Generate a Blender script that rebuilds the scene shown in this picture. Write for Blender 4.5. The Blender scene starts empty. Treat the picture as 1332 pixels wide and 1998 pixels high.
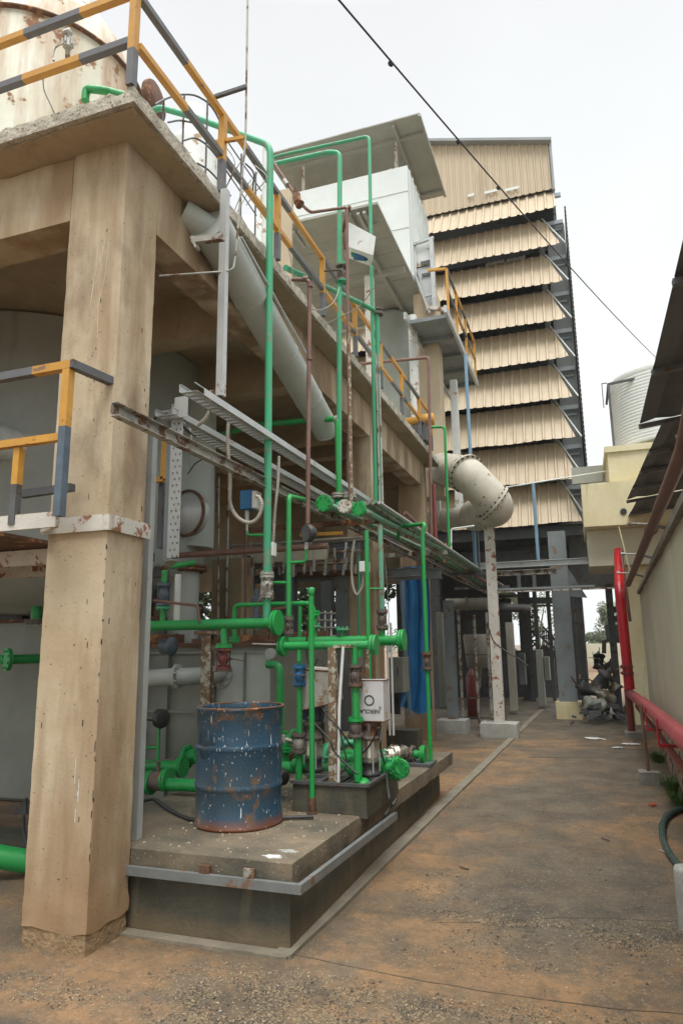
import bpy, bmesh, math, random
from mathutils import Vector, Matrix, noise
random.seed(7)
R_ = math.radians
# ---------------------------------------------------------------- camera
F_, CX, CY, S_, CAM_H = 1335.0, 666.0, 999.0, -0.0134, 1.8
_d = Vector((1145 - CX, 1253 - CY, F_)).normalized()
_u = Vector((S_, -1, ((1253 - CY) - (1145 - CX) * S_) / F_)).normalized()
_d = (_d - _u * _d.dot(_u)).normalized()
_x = _u.cross(_d)
if _x.x < 0: _x = -_x
ROT = Matrix((_x, _d, _u))                      # photo axes (right, down, forward) -> world
C0 = Vector((0, 0, CAM_H))
scn = bpy.context.scene
cam = bpy.data.cameras.new('camera'); camo = bpy.data.objects.new('camera', cam); scn.collection.objects.link(camo)
right = ROT @ Vector((1, 0, 0)); upv = ROT @ Vector((0, -1, 0)); back = ROT @ Vector((0, 0, -1))
mw = Matrix((right, upv, back)).transposed().to_4x4(); mw.translation = C0
camo.matrix_world = mw
cam.sensor_fit = 'HORIZONTAL'; cam.sensor_width = 36; cam.lens = 36 * F_ / 1332
cam.clip_start = 0.05; cam.clip_end = 2000
scn.camera = camo
# ---------------------------------------------------------------- world, sun, exposure
scn.view_settings.view_transform = 'Standard'; scn.view_settings.look = 'None'
scn.view_settings.gamma = 1; scn.view_settings.use_curve_mapping = False; scn.view_settings.exposure = 0.56
w = bpy.data.worlds.new('World'); scn.world = w; w.use_nodes = True
nt = w.node_tree; nt.nodes.clear()
def _n(t, **k):
    n = nt.nodes.new(t)
    for a, b in k.items(): setattr(n, a, b)
    return n
out = _n('ShaderNodeOutputWorld'); bg = _n('ShaderNodeBackground'); bg.inputs['Strength'].default_value = 1.0
SUN_EL, SUN_AZ = R_(58), R_(150)
sky = _n('ShaderNodeTexSky', sky_type='NISHITA'); sky.sun_disc = False
sky.sun_elevation = SUN_EL; sky.sun_rotation = SUN_AZ
sk = _n('ShaderNodeMixRGB', blend_type='MULTIPLY'); sk.inputs[0].default_value = 1; sk.inputs[2].default_value = (.08, .08, .08, 1)
nt.links.new(sky.outputs[0], sk.inputs[1])
geo = _n('ShaderNodeTexCoord'); sep = _n('ShaderNodeSeparateXYZ'); nt.links.new(geo.outputs['Generated'], sep.inputs[0])
gr = _n('ShaderNodeValToRGB')                  # overcast: clouds brighter towards the zenith
e = gr.color_ramp.elements
e[0].position = 0.0; e[0].color = (.72, .76, .745, 1); e[1].position = 1.0; e[1].color = (4.4, 4.35, 4.2, 1)
m = e.new(.30); m.color = (.70, .73, .73, 1); m = e.new(.74); m.color = (.665, .675, .68, 1); m = e.new(.84); m.color = (2.2, 2.2, 2.2, 1)
nt.links.new(sep.outputs['Z'], gr.inputs[0])
nz = _n('ShaderNodeTexNoise'); nz.inputs['Scale'].default_value = 1.6; nz.inputs['Detail'].default_value = 4
nt.links.new(geo.outputs['Generated'], nz.inputs['Vector'])
nr = _n('ShaderNodeMapRange'); nr.inputs['From Min'].default_value = .3; nr.inputs['From Max'].default_value = .7; nr.inputs['To Min'].default_value = .93; nr.inputs['To Max'].default_value = 1.06
nt.links.new(nz.outputs[0], nr.inputs[0])
mm = _n('ShaderNodeMixRGB', blend_type='MULTIPLY'); mm.inputs[0].default_value = 1
nt.links.new(gr.outputs[0], mm.inputs[1]); nt.links.new(nr.outputs[0], mm.inputs[2])
fin = _n('ShaderNodeMixRGB'); fin.inputs[0].default_value = .93       # a little of the sky above shows through the cloud
nt.links.new(sk.outputs[0], fin.inputs[1]); nt.links.new(mm.outputs[0], fin.inputs[2])
nt.links.new(fin.outputs[0], bg.inputs['Color']); nt.links.new(bg.outputs[0], out.inputs[0])
sl = bpy.data.lights.new('sun', 'SUN'); sl.energy = 1.3; sl.angle = R_(25); sl.color = (1, .96, .9)
slo = bpy.data.objects.new('sun', sl); scn.collection.objects.link(slo)
slo.rotation_euler = (R_(90) - SUN_EL, 0, R_(20)); slo.location = (0, 0, 30)
# ---------------------------------------------------------------- measuring helpers: photo point on a real plane
def _ray(u, v): return ROT @ Vector((u - CX, v - CY, F_))
def atY(u, v, Y): r = _ray(u, v); return C0 + r * (Y / r.y)
def atX(u, v, X): r = _ray(u, v); return C0 + r * (X / r.x)
def atZ(u, v, Z): r = _ray(u, v); return C0 + r * ((Z - CAM_H) / r.z)
def vert(u, v0, v1, Y, vm=None):
    p = atY(u, (v0 + v1) / 2 if vm is None else vm, Y); a = atY(u, v0, Y); b = atY(u, v1, Y)
    return Vector((p.x, Y, a.z)), Vector((p.x, Y, b.z))
# ---------------------------------------------------------------- materials
MATS = {}
def M(name, c1, c2=None, scale=2.5, rough=.6, metal=0, bump=.15, bscale=60, rust=0, rustc=(.16, .055, .02), rscale=5,
      band=None, streak=0, streakc=(.05, .045, .035), ss=(9, 9, .7), low=None, speck=0, speckc=(.02, .02, .02), contrast=.18, spec=.5):
    m = bpy.data.materials.new(name); m.use_nodes = True; nt = m.node_tree; b = nt.nodes['Principled BSDF']
    N = lambda t: nt.nodes.new(t); L = nt.links.new
    pos = N('ShaderNodeNewGeometry').outputs['Position']
    def nois(sc, det=6, vec=None, rgh=.6):
        n = N('ShaderNodeTexNoise'); n.inputs['Scale'].default_value = sc; n.inputs['Detail'].default_value = det
        n.inputs['Roughness'].default_value = rgh; L(vec or pos, n.inputs['Vector']); return n.outputs[0]
    def ramp(f, a, bb):
        r = N('ShaderNodeMapRange'); r.inputs['From Min'].default_value = a; r.inputs['From Max'].default_value = bb; r.clamp = True
        L(f, r.inputs[0]); return r.outputs[0]
    def mix(f, a, c, k=1.0):
        x = N('ShaderNodeMixRGB')
        if k != 1.0:
            q = N('ShaderNodeMath'); q.operation = 'MULTIPLY'; q.inputs[1].default_value = k; L(f, q.inputs[0]); f = q.outputs[0]
        L(f, x.inputs[0])
        if hasattr(a, 'links'): L(a, x.inputs[1])
        else: x.inputs[1].default_value = (*a, 1)
        if hasattr(c, 'links'): L(c, x.inputs[2])
        else: x.inputs[2].default_value = (*c, 1)
        return x.outputs[0]
    c2 = c2 or tuple(v * .72 for v in c1)
    col = mix(ramp(nois(scale), .5 - contrast, .5 + contrast), c1, c2)
    col = mix(ramp(nois(scale * 9, 3), .35, .75), col, c2, .35)
    if band:
        mp = N('ShaderNodeMapping'); mp.inputs['Scale'].default_value = (3.2, 3.2, .45); mp.inputs['Location'].default_value = (3.1, 1.7, 2); L(pos, mp.inputs[0])
        col = mix(ramp(nois(1, 5, mp.outputs[0], .55), .42, .60), col, band, .85)
        mp = N('ShaderNodeMapping'); mp.inputs['Scale'].default_value = (2.2, 2.2, .9); L(pos, mp.inputs[0])
        col = mix(ramp(nois(1, 6, mp.outputs[0], .6), .52, .66), col, tuple(v * .55 for v in band), .55)
    if streak:
        mp = N('ShaderNodeMapping'); mp.inputs['Scale'].default_value = ss; L(pos, mp.inputs[0])
        col = mix(ramp(nois(1, 5, mp.outputs[0], .65), .66 - .25 * streak, .74 - .1 * streak), col, streakc, min(1, .35 + .5 * streak))
    if low:      # dirt that lies near a given height: (z0, z1, colour)
        sp = N('ShaderNodeSeparateXYZ'); L(pos, sp.inputs[0])
        ad = N('ShaderNodeMath'); ad.operation = 'MULTIPLY_ADD'; ad.inputs[1].default_value = (low[1] - low[0]) * 1.2; ad.inputs[2].default_value = -.6 * (low[1] - low[0]); L(nois(4, 6), ad.inputs[0])
        sb = N('ShaderNodeMath'); sb.operation = 'SUBTRACT'; L(sp.outputs[2], sb.inputs[0]); L(ad.outputs[0], sb.inputs[1])
        k = N('ShaderNodeMapRange'); k.inputs['From Min'].default_value = low[1]; k.inputs['From Max'].default_value = low[0]
        k.clamp = True; L(sb.outputs[0], k.inputs[0]); col = mix(k.outputs[0], col, low[2])
    rg = None
    if rust:
        rf = ramp(nois(rscale, 9, rgh=.7), .64 - .25 * rust, .68 - .25 * rust); col = mix(rf, col, mix(nois(30, 4), rustc, tuple(v * 1.9 for v in rustc)))
        rg = N('ShaderNodeMapRange'); rg.inputs['To Min'].default_value = rough; rg.inputs['To Max'].default_value = .85; L(rf, rg.inputs[0])
        if metal:
            mt = N('ShaderNodeMapRange'); mt.inputs['To Min'].default_value = metal; mt.inputs['To Max'].default_value = 0; L(rf, mt.inputs[0]); L(mt.outputs[0], b.inputs['Metallic'])
    if speck: col = mix(ramp(nois(55, 2), .72 - .1 * speck, .75 - .1 * speck), col, speckc)
    L(col, b.inputs['Base Color'])
    if rg: L(rg.outputs[0], b.inputs['Roughness'])
    else:
        k = N('ShaderNodeMapRange'); k.inputs['To Min'].default_value = max(.05, rough - .12); k.inputs['To Max'].default_value = min(1, rough + .12); L(nois(7, 4), k.inputs[0]); L(k.outputs[0], b.inputs['Roughness'])
    if not (rust and metal): b.inputs['Metallic'].default_value = metal
    b.inputs['Specular IOR Level'].default_value = spec
    if bump:
        bp = N('ShaderNodeBump'); bp.inputs['Strength'].default_value = bump; bp.inputs['Distance'].default_value = .02
        ff = N('ShaderNodeMath'); ff.operation = 'ADD'; L(nois(bscale, 5), ff.inputs[0]); L(nois(bscale / 8, 4), ff.inputs[1]); L(ff.outputs[0], bp.inputs['Height']); L(bp.outputs[0], b.inputs['Normal'])
    MATS[name] = m; return m
def hazard(name, L1, off, axis):
    """yellow and dark grey painted bands, along one axis"""
    m = bpy.data.materials.new(name); m.use_nodes = True; nt = m.node_tree; b = nt.nodes['Principled BSDF']; L = nt.links.new
    g = nt.nodes.new('ShaderNodeNewGeometry'); s = nt.nodes.new('ShaderNodeSeparateXYZ'); L(g.outputs['Position'], s.inputs[0])
    a = nt.nodes.new('ShaderNodeMath'); a.operation = 'ADD'; a.inputs[1].default_value = off + 40 * L1; L(s.outputs[axis], a.inputs[0])
    d = nt.nodes.new('ShaderNodeMath'); d.operation = 'DIVIDE'; d.inputs[1].default_value = L1; L(a.outputs[0], d.inputs[0])
    fr = nt.nodes.new('ShaderNodeMath'); fr.operation = 'FRACT'; L(d.outputs[0], fr.inputs[0])
    gt = nt.nodes.new('ShaderNodeMath'); gt.operation = 'GREATER_THAN'; gt.inputs[1].default_value = .5; L(fr.outputs[0], gt.inputs[0])
    n = nt.nodes.new('ShaderNodeTexNoise'); n.inputs['Scale'].default_value = 9; n.inputs['Detail'].default_value = 8; L(g.outputs['Position'], n.inputs['Vector'])
    ye = nt.nodes.new('ShaderNodeMixRGB'); ye.inputs[1].default_value = (.60, .30, .03, 1); ye.inputs[2].default_value = (.40, .20, .04, 1); L(n.outputs[0], ye.inputs[0])
    gy = nt.nodes.new('ShaderNodeMixRGB'); gy.inputs[1].default_value = (.07, .075, .085, 1); gy.inputs[2].default_value = (.15, .15, .155, 1); L(n.outputs[0], gy.inputs[0])
    x = nt.nodes.new('ShaderNodeMixRGB'); L(gt.outputs[0], x.inputs[0]); L(ye.outputs[0], x.inputs[1]); L(gy.outputs[0], x.inputs[2])
    r = nt.nodes.new('ShaderNodeMapRange'); r.inputs['From Min'].default_value = .66; r.inputs['From Max'].default_value = .7; L(n.outputs[0], r.inputs[0])
    y = nt.nodes.new('ShaderNodeMixRGB'); L(r.outputs[0], y.inputs[0]); L(x.outputs[0], y.inputs[1]); y.inputs[2].default_value = (.2, .12, .07, 1)
    L(y.outputs[0], b.inputs['Base Color']); b.inputs['Roughness'].default_value = .5
    MATS[name] = m
M('plaster', (.545, .465, .335), (.41, .315, .20), 1.1, .85, band=(.27, .175, .095), bump=.12, bscale=35, streak=.22, streakc=(.54, .50, .40), ss=(4, 4, .5), low=(.0, .75, (.30, .19, .10)), speck=.2, contrast=.15)
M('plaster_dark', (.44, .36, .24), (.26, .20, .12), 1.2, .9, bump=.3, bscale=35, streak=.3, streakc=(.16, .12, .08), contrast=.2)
M('slab_rough', (.56, .52, .43), (.33, .30, .24), 9, .95, bump=1.0, bscale=28, speck=.9, speckc=(.05, .05, .04), contrast=.12)
M('peeled', (.34, .23, .125), (.22, .155, .085), 8, .95, bump=1.0, bscale=30)
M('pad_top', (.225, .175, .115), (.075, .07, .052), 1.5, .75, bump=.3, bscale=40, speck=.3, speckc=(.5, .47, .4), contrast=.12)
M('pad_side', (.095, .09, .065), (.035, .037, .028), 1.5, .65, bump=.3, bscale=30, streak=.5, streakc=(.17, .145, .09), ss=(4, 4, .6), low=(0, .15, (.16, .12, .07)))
M('foundation', (.42, .43, .40), (.28, .28, .25), 4, .9, bump=.4)
M('green', (.003, .31, .045), (.03, .27, .085), 2.5, .4, bump=.08, bscale=25, rust=.12, rustc=(.06, .075, .04), rscale=18, streak=.3, streakc=(.02, .17, .05), speck=.5, speckc=(.09, .13, .06))
M('green_old', (.03, .36, .165), (.06, .30, .17), 4, .42, bump=.1, rust=.3, rustc=(.13, .17, .12), rscale=9)
M('green_faded', (.08, .30, .18), (.16, .31, .23), 6, .5, bump=.1, rust=.4, rustc=(.14, .10, .07), rscale=7)
M('galv', (.50, .52, .51), (.42, .44, .44), 5, .42, .3, bump=.08, rust=.1, rustc=(.18, .12, .08), rscale=6)
M('galv_dirty', (.46, .46, .42), (.27, .26, .23), 5, .55, .25, bump=.15, rust=.5, rustc=(.10, .055, .03), rscale=6)
M('steel_paint', (.215, .245, .255), (.15, .175, .18), 2, .5, bump=.08, rust=.25, rustc=(.13, .09, .06), rscale=4)
M('steel_dark', (.10, .107, .112), (.065, .068, .07), 2, .55, bump=.1, rust=.3, rustc=(.06, .035, .02))
M('white_rust', (.62, .60, .54), (.48, .46, .41), 4, .6, bump=.15, rust=.36, rustc=(.17, .075, .035), rscale=7, streak=.25, streakc=(.30, .16, .08))
M('white_paint', (.72, .74, .72), (.55, .58, .56), 3, .5, bump=.1, rust=.25, rustc=(.25, .18, .12))
M('tank_grey', (.42, .45, .43), (.32, .345, .325), 1.3, .45, bump=.05, streak=.25, streakc=(.20, .20, .17), ss=(3, 3, .4))
M('tank_olive', (.235, .25, .215), (.17, .18, .15), 1.3, .5, bump=.06, streak=.2, streakc=(.12, .12, .09))
M('duct_grey', (.43, .465, .43), (.33, .36, .325), 1.1, .5, bump=.05, streak=.15, streakc=(.24, .24, .2))
M('vessel', (.68, .70, .60), (.56, .53, .40), 1.0, .55, bump=.1, rust=.3, rustc=(.16, .08, .035), rscale=2.0, streak=.95, streakc=(.33, .17, .065), ss=(2.4, 2.4, .3))
M('rust', (.17, .085, .045), (.09, .045, .028), 9, .85, bump=.5, rust=.3, rustc=(.26, .12, .05))
M('rust_pipe', (.14, .062, .048), (.20, .12, .09), 7, .55, bump=.25)
M('cast', (.10, .085, .075), (.16, .13, .11), 14, .6, .3, bump=.4, rust=.3, rustc=(.12, .05, .025))
M('red_valve', (.17, .035, .03), (.09, .03, .025), 14, .55, bump=.35, rust=.3)
M('blue_valve', (.01, .10, .28), (.02, .14, .25), 12, .45, bump=.2)
M('blue_grey', (.11, .155, .20), (.08, .10, .13), 12, .5, .2, bump=.2)
M('stainless', (.62, .58, .50), (.46, .42, .35), 4, .3, .75, bump=.05, streak=.3, streakc=(.25, .2, .15))
M('rubber', (.018, .019, .02), (.035, .036, .036), 12, .55, bump=.15)
M('conduit', (.42, .40, .35), (.27, .25, .21), 6, .6, bump=.15)
M('black_iron', (.03, .031, .033), (.055, .052, .05), 9, .5, .2, bump=.2)
M('stripe_yellow', (.62, .32, .03), (.46, .23, .04), 6, .5, bump=.1, rust=.2)
M('red_paint', (.45, .006, .015), (.33, .01, .018), 3, .3, bump=.05, rust=.15)
M('red_dusty', (.43, .075, .085), (.34, .05, .06), 2, .4, bump=.05)
M('maroon', (.20, .03, .028), (.13, .03, .025), 4, .45, bump=.1)
M('beige_sheet', (.56, .465, .33), (.47, .38, .26), .8, .5, bump=.06, streak=.35, streakc=(.33, .24, .15), ss=(2.2, 2.2, .35), contrast=.22)
M('grey_sheet', (.30, .325, .33), (.22, .24, .245), 1.0, .6, bump=.1, streak=.25, streakc=(.07, .07, .07))
M('sheet_under', (.41, .42, .365), (.30, .31, .27), 1.2, .6, bump=.1, streak=.2, streakc=(.15, .14, .11))
M('white_sheet', (.70, .745, .73), (.60, .64, .62), .8, .45, bump=.04, streak=.2, streakc=(.5, .5, .46), ss=(2, 2, .3))
M('roof_dark', (.085, .098, .10), (.055, .062, .062), 1.4, .7, bump=.3)
M('wall_paint', (.57, .55, .42), (.44, .42, .315), .7, .8, bump=.25, bscale=30, streak=.3, streakc=(.35, .33, .23), ss=(2, 2, .25), low=(.1, .7, (.40, .27, .20)), speck=.12)
M('cement', (.33, .32, .28), (.20, .195, .165), 6, .95, bump=.8)
M('yellow_wall', (.68, .63, .44), (.53, .45, .25), .9, .8, bump=.15, streak=.25, streakc=(.35, .29, .17), speck=.1)
M('plastic_tank', (.74, .76, .72), (.66, .68, .64), .8, .6, bump=.05, streak=.2, streakc=(.4, .4, .36))
M('tarp_blue', (.01, .15, .42), (.02, .19, .45), 3, .4, bump=.3, bscale=12)
M('tin', (.60, .60, .62), (.50, .50, .50), 5, .4, .1, bump=.1, rust=.22, rustc=(.30, .22, .13), rscale=9)
M('tin_old', (.48, .465, .42), (.33, .31, .27), 9, .55, bump=.2, rust=.35, rustc=(.2, .12, .07), rscale=12)
M('peel_post', (.52, .52, .44), (.30, .29, .23), 14, .8, bump=.5, rust=.75, rustc=(.13, .085, .05), rscale=16)
M('angle_grey', (.22, .24, .24), (.14, .15, .15), 4, .5, .2, bump=.1, rust=.25, rustc=(.12, .07, .045))
M('lime_run', (.66, .61, .49), (.6, .54, .42), 10, .85)
M('ink', (.012, .012, .014), (.02, .02, .02), 10, .6, bump=0)
M('bark', (.12, .095, .07), (.07, .055, .04), 10, .9, bump=.6)
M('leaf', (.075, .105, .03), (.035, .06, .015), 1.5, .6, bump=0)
M('leaf_pale', (.15, .18, .10), (.11, .14, .075), 1.5, .6, bump=0)  # paler than leaf: far haze put into the colour
M('grass', (.07, .14, .025), (.045, .09, .018), 6, .6, bump=0)
M('hose', (.03, .06, .055), (.05, .085, .075), 20, .4, bump=.2)
M('white_plastic', (.75, .76, .74), (.62, .62, .6), 5, .4, bump=.03)
M('paper', (.75, .76, .76), (.6, .6, .58), 5, .8, bump=.2)
M('blue_pipe', (.14, .26, .37), (.20, .32, .42), 3, .4, bump=.05)
M('litter_red', (.5, .06, .03), None, 5, .6)
M('back_wall', (.30, .285, .235), (.20, .19, .155), 1, .8, bump=.2)
M('interior', (.42, .48, .52), (.33, .38, .42), 1.2, .6, bump=.1)
M('cream_pipe', (.52, .50, .42), (.40, .37, .30), 2, .55, bump=.1, streak=.4, streakc=(.33, .24, .15), rust=.12)
M('strip_cement', (.25, .215, .16), (.16, .145, .11), 5, .9, bump=.5)
hazard('hz_y2', 2.05, 1.05, 1); hazard('hz_xt', 1.05, .05, 0); hazard('hz_x', 1.05, .55, 0); hazard('hz_y', 2.05, .05, 1); hazard('hz_z', 1.6, .43, 2); hazard('hz_z2', 1.0, .06, 2); hazard('hz_x2', 1.45, .45, 0)
# ---------------------------------------------------------------- mesh helpers
COL = scn.collection
def V(*a): return Vector(a)
class MB:
    def __init__(s): s.v = []; s.f = []; s.sm = []
    def quad(s, *p, sm=False):
        i = len(s.v); s.v += [Vector(q) for q in p]; s.f.append(tuple(range(i, i + len(p)))); s.sm.append(sm); return s
    def box(s, x0, y0, z0, x1, y1, z1):
        return s.obb(V((x0 + x1) / 2, (y0 + y1) / 2, (z0 + z1) / 2), V(1, 0, 0), V(0, 1, 0), V(0, 0, 1), abs(x1 - x0) / 2, abs(y1 - y0) / 2, abs(z1 - z0) / 2)
    def obb(s, c, a, b, d, ha, hb, hc):
        i = len(s.v); c = Vector(c)
        for sx in (-1, 1):
            for sy in (-1, 1):
                for sz in (-1, 1): s.v.append(c + a * sx * ha + b * sy * hb + d * sz * hc)
        for q in ((0, 1, 3, 2), (4, 6, 7, 5), (0, 4, 5, 1), (2, 3, 7, 6), (0, 2, 6, 4), (1, 5, 7, 3)):
            s.f.append(tuple(i + k for k in q)); s.sm.append(False)
        return s
    def bar(s, p0, p1, w, h, ref=(0, 0, 1), tw=0):
        p0 = Vector(p0); p1 = Vector(p1); d = (p1 - p0); L = d.length; d.normalize(); r = Vector(ref)
        if abs(d.dot(r)) > .95: r = V(1, 0, 0) if abs(d.x) < .9 else V(0, 1, 0)
        a = d.cross(r).normalized(); b = a.cross(d)
        if tw: q = Matrix.Rotation(tw, 3, d); a = q @ a; b = q @ b
        return s.obb((p0 + p1) / 2, d, a, b, L / 2, w / 2, h / 2)
    def ring(s, c, a, b, r, n):
        i = len(s.v)
        for k in range(n):
            t = 2 * math.pi * k / n; s.v.append(c + a * math.cos(t) * r + b * math.sin(t) * r)
        return i
    def skin(s, i, j, n, sm=True):
        for k in range(n):
            q = (k + 1) % n; s.f.append((i + k, i + q, j + q, j + k)); s.sm.append(sm)
    def cap(s, i, n, flip=False):
        q = list(range(i, i + n)); s.f.append(tuple(q[::-1] if not flip else q)); s.sm.append(False)
    def fr(s, d):
        d = Vector(d).normalized(); r = V(0, 0, 1) if abs(d.z) < .9 else V(1, 0, 0)
        a = r.cross(d).normalized(); return d, a, d.cross(a)
    def cyl(s, p0, p1, r, n=12, r2=None, caps=True):
        p0 = Vector(p0); p1 = Vector(p1); d, a, b = s.fr(p1 - p0)
        i = s.ring(p0, a, b, r, n); j = s.ring(p1, a, b, r if r2 is None else r2, n); s.skin(i, j, n)
        if caps:
            i = s.ring(p0, a, b, r, n); s.cap(i, n); j = s.ring(p1, a, b, r if r2 is None else r2, n); s.cap(j, n, True)
        return s
    def lathe(s, base, axis, prof, n=28):
        """prof: list of (radius, height) along axis"""
        base = Vector(base); d, a, b = s.fr(axis); last = None
        for r, h in prof:
            i = s.ring(base + d * h, a, b, max(r, .0005), n)
            if last is not None: s.skin(last, i, n)
            last = i
        return s
    def tube(s, pts, r, n=10, bend=None, seg=5):
        pts = [Vector(p) for p in pts]; bend = bend or r * 2.6; path = [pts[0]]
        for k in range(1, len(pts) - 1):
            a, c, e = pts[k - 1], pts[k], pts[k + 1]
            u = (a - c); w_ = (e - c); q = min(bend, u.length * .48, w_.length * .48)
            p, t = c + u.normalized() * q, c + w_.normalized() * q
            for m in range(seg + 1):
                x = m / seg; path.append(p * (1 - x) ** 2 + c * 2 * x * (1 - x) + t * x * x)
        path.append(pts[-1]); path = [p for k, p in enumerate(path) if k == 0 or (p - path[k - 1]).length > 1e-5]
        d, a, b = s.fr(path[1] - path[0]); last = None
        for k, p in enumerate(path):
            if k == 0: t = path[1] - path[0]
            elif k == len(path) - 1: t = path[-1] - path[-2]
            else: t = (path[k + 1] - p).normalized() + (p - path[k - 1]).normalized()
            t = t.normalized(); a = (a - t * a.dot(t)).normalized(); b = t.cross(a)
            i = s.ring(p, a, b, r, n)
            if last is None: j = s.ring(p, a, b, r, n); s.cap(j, n)
            else: s.skin(last, i, n)
            last = i
        j = s.ring(path[-1], a, b, r, n); s.cap(j, n, True)
        return s
    def flange(s, c, ax, r, t=.018, bolts=8, n=20):
        c = Vector(c); d, a, b = s.fr(ax); s.cyl(c - d * t / 2, c + d * t / 2, r, n)
        for k in range(bolts):
            g = 2 * math.pi * (k + .5) / bolts; p = c + (a * math.cos(g) + b * math.sin(g)) * r * .78
            s.cyl(p - d * (t / 2 + .016), p + d * (t / 2 + .016), max(.007, r * .11), 6)
        return s
    def prism(s, poly, vec):
        """closed polygon (3D points) pushed along vec"""
        p = [Vector(q) for q in poly]; n = len(p); vec = Vector(vec); i = len(s.v)
        s.v += p + [q + vec for q in p]
        s.f.append(tuple(range(i, i + n))[::-1]); s.f.append(tuple(range(i + n, i + 2 * n))); s.sm += [False, False]
        for k in range(n):
            q = (k + 1) % n; s.f.append((i + k, i + q, i + n + q, i + n + k)); s.sm.append(False)
        return s
    def rough(s, x0, y0, z0, x1, y1, z1, step=.06, amp=.01, edge=.0, seed=0):
        """box whose faces are finely divided and whose surface and arrises are eroded"""
        def ax(a, b): n = max(1, min(140, int(round((b - a) / step)))); return [a + (b - a) * k / n for k in range(n + 1)]
        X, Y, Z = ax(x0, x1), ax(y0, y1), ax(z0, z1); c = V((x0 + x1) / 2, (y0 + y1) / 2, (z0 + z1) / 2)
        def dsp(p):
            dx = min(p.x - x0, x1 - p.x); dy = min(p.y - y0, y1 - p.y); dz = min(p.z - z0, z1 - p.z)
            o = V(0, 0, 0); q = p * 9 + V(seed, 0, 0)
            nv = noise.noise(q) + .5 * noise.noise(q * 2.7)
            o = V((c.x - p.x), 0, 0) if dx < 1e-6 else V(0, 0, 0)
            if dx < 1e-6: o += V(math.copysign(1, c.x - p.x), 0, 0) - o
            if dy < 1e-6: o += V(0, math.copysign(1, c.y - p.y), 0)
            if dz < 1e-6: o += V(0, 0, math.copysign(1, c.z - p.z))
            k = sum(1 for v in (dx, dy, dz) if v < 1e-6)
            dd = sorted((dx, dy, dz))[1]; near = max(0, 1 - dd / .09) if k < 2 else 1
            return p + o * (amp * (.5 + .5 * nv) + edge * near * max(0, .35 + nv))
        def face(A, B, f):
            i = len(s.v); nb = len(B)
            for a in A:
                for b in B: s.v.append(dsp(f(a, b)))
            for a in range(len(A) - 1):
                for b in range(nb - 1):
                    k = i + a * nb + b; s.f.append((k, k + 1, k + nb + 1, k + nb)); s.sm.append(True)
        face(Y, Z, lambda a, b: V(x0, a, b)); face(Y, Z, lambda a, b: V(x1, a, b))
        face(X, Z, lambda a, b: V(a, y0, b)); face(X, Z, lambda a, b: V(a, y1, b))
        face(X, Y, lambda a, b: V(a, b, z0)); face(X, Y, lambda a, b: V(a, b, z1))
        return s
    def isec(s, p0, p1, w, h, t=.012, ref=(0, 0, 1)):
        """H-section between two points: width w (across), depth h (along ref side)"""
        p0 = Vector(p0); p1 = Vector(p1); d = (p1 - p0).normalized(); r = Vector(ref); L = (p1 - p0).length
        a = d.cross(r).normalized(); b = a.cross(d); c = (p0 + p1) / 2
        s.obb(c, d, a, b, L / 2, t / 2, h / 2 - t); s.obb(c + b * (h / 2 - t / 2), d, a, b, L / 2, w / 2, t / 2); s.obb(c - b * (h / 2 - t / 2), d, a, b, L / 2, w / 2, t / 2)
        return s
    def build(s, name, mat, parent=None, fix=True, bevel=0):
        me = bpy.data.meshes.new(name)
        if parent is None:
            xs = [v.x for v in s.v]; ys = [v.y for v in s.v]; zs = [v.z for v in s.v]
            org = V((min(xs) + max(xs)) / 2, (min(ys) + max(ys)) / 2, min(zs))
        else: org = WLOC[parent.name]
        me.from_pydata([v - org for v in s.v], [], s.f); me.polygons.foreach_set('use_smooth', s.sm)
        me.materials.append(MATS[mat] if isinstance(mat, str) else mat); me.update()
        if fix:
            bm = bmesh.new(); bm.from_mesh(me); bmesh.ops.recalc_face_normals(bm, faces=bm.faces); bm.to_mesh(me); bm.free()
        o = bpy.data.objects.new(name, me); COL.objects.link(o)
        if parent is None: o.location = org
        else: o.parent = parent
        WLOC[o.name] = org
        if bevel:
            b = o.modifiers.new('bevel', 'BEVEL'); b.width = bevel; b.segments = 2; b.limit_method = 'ANGLE'
        return o
WLOC = {}
def T(name, label, cat, loc, group=None):
    o = bpy.data.objects.new(name, None); COL.objects.link(o); o.location = loc; o.empty_display_size = .1
    o['label'] = label; o['category'] = cat
    if group: o['group'] = group
    WLOC[o.name] = Vector(loc); return o
def tag(o, label, cat, group=None, kind=None):
    o['label'] = label; o['category'] = cat
    if group: o['group'] = group
    if kind: o['kind'] = kind
    return o
def struct(o): o['kind'] = 'structure'; return o
def copy_tree(o, loc, label, rz=None):
    c = o.copy(); COL.objects.link(c); c.location = loc; c['label'] = label
    if rz is not None: c.rotation_euler = (0, 0, rz)
    for ch in o.children:
        d = ch.copy(); COL.objects.link(d); d.parent = c
        for g in ch.children: e = g.copy(); COL.objects.link(e); e.parent = d
    WLOC[c.name] = Vector(loc); return c
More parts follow.
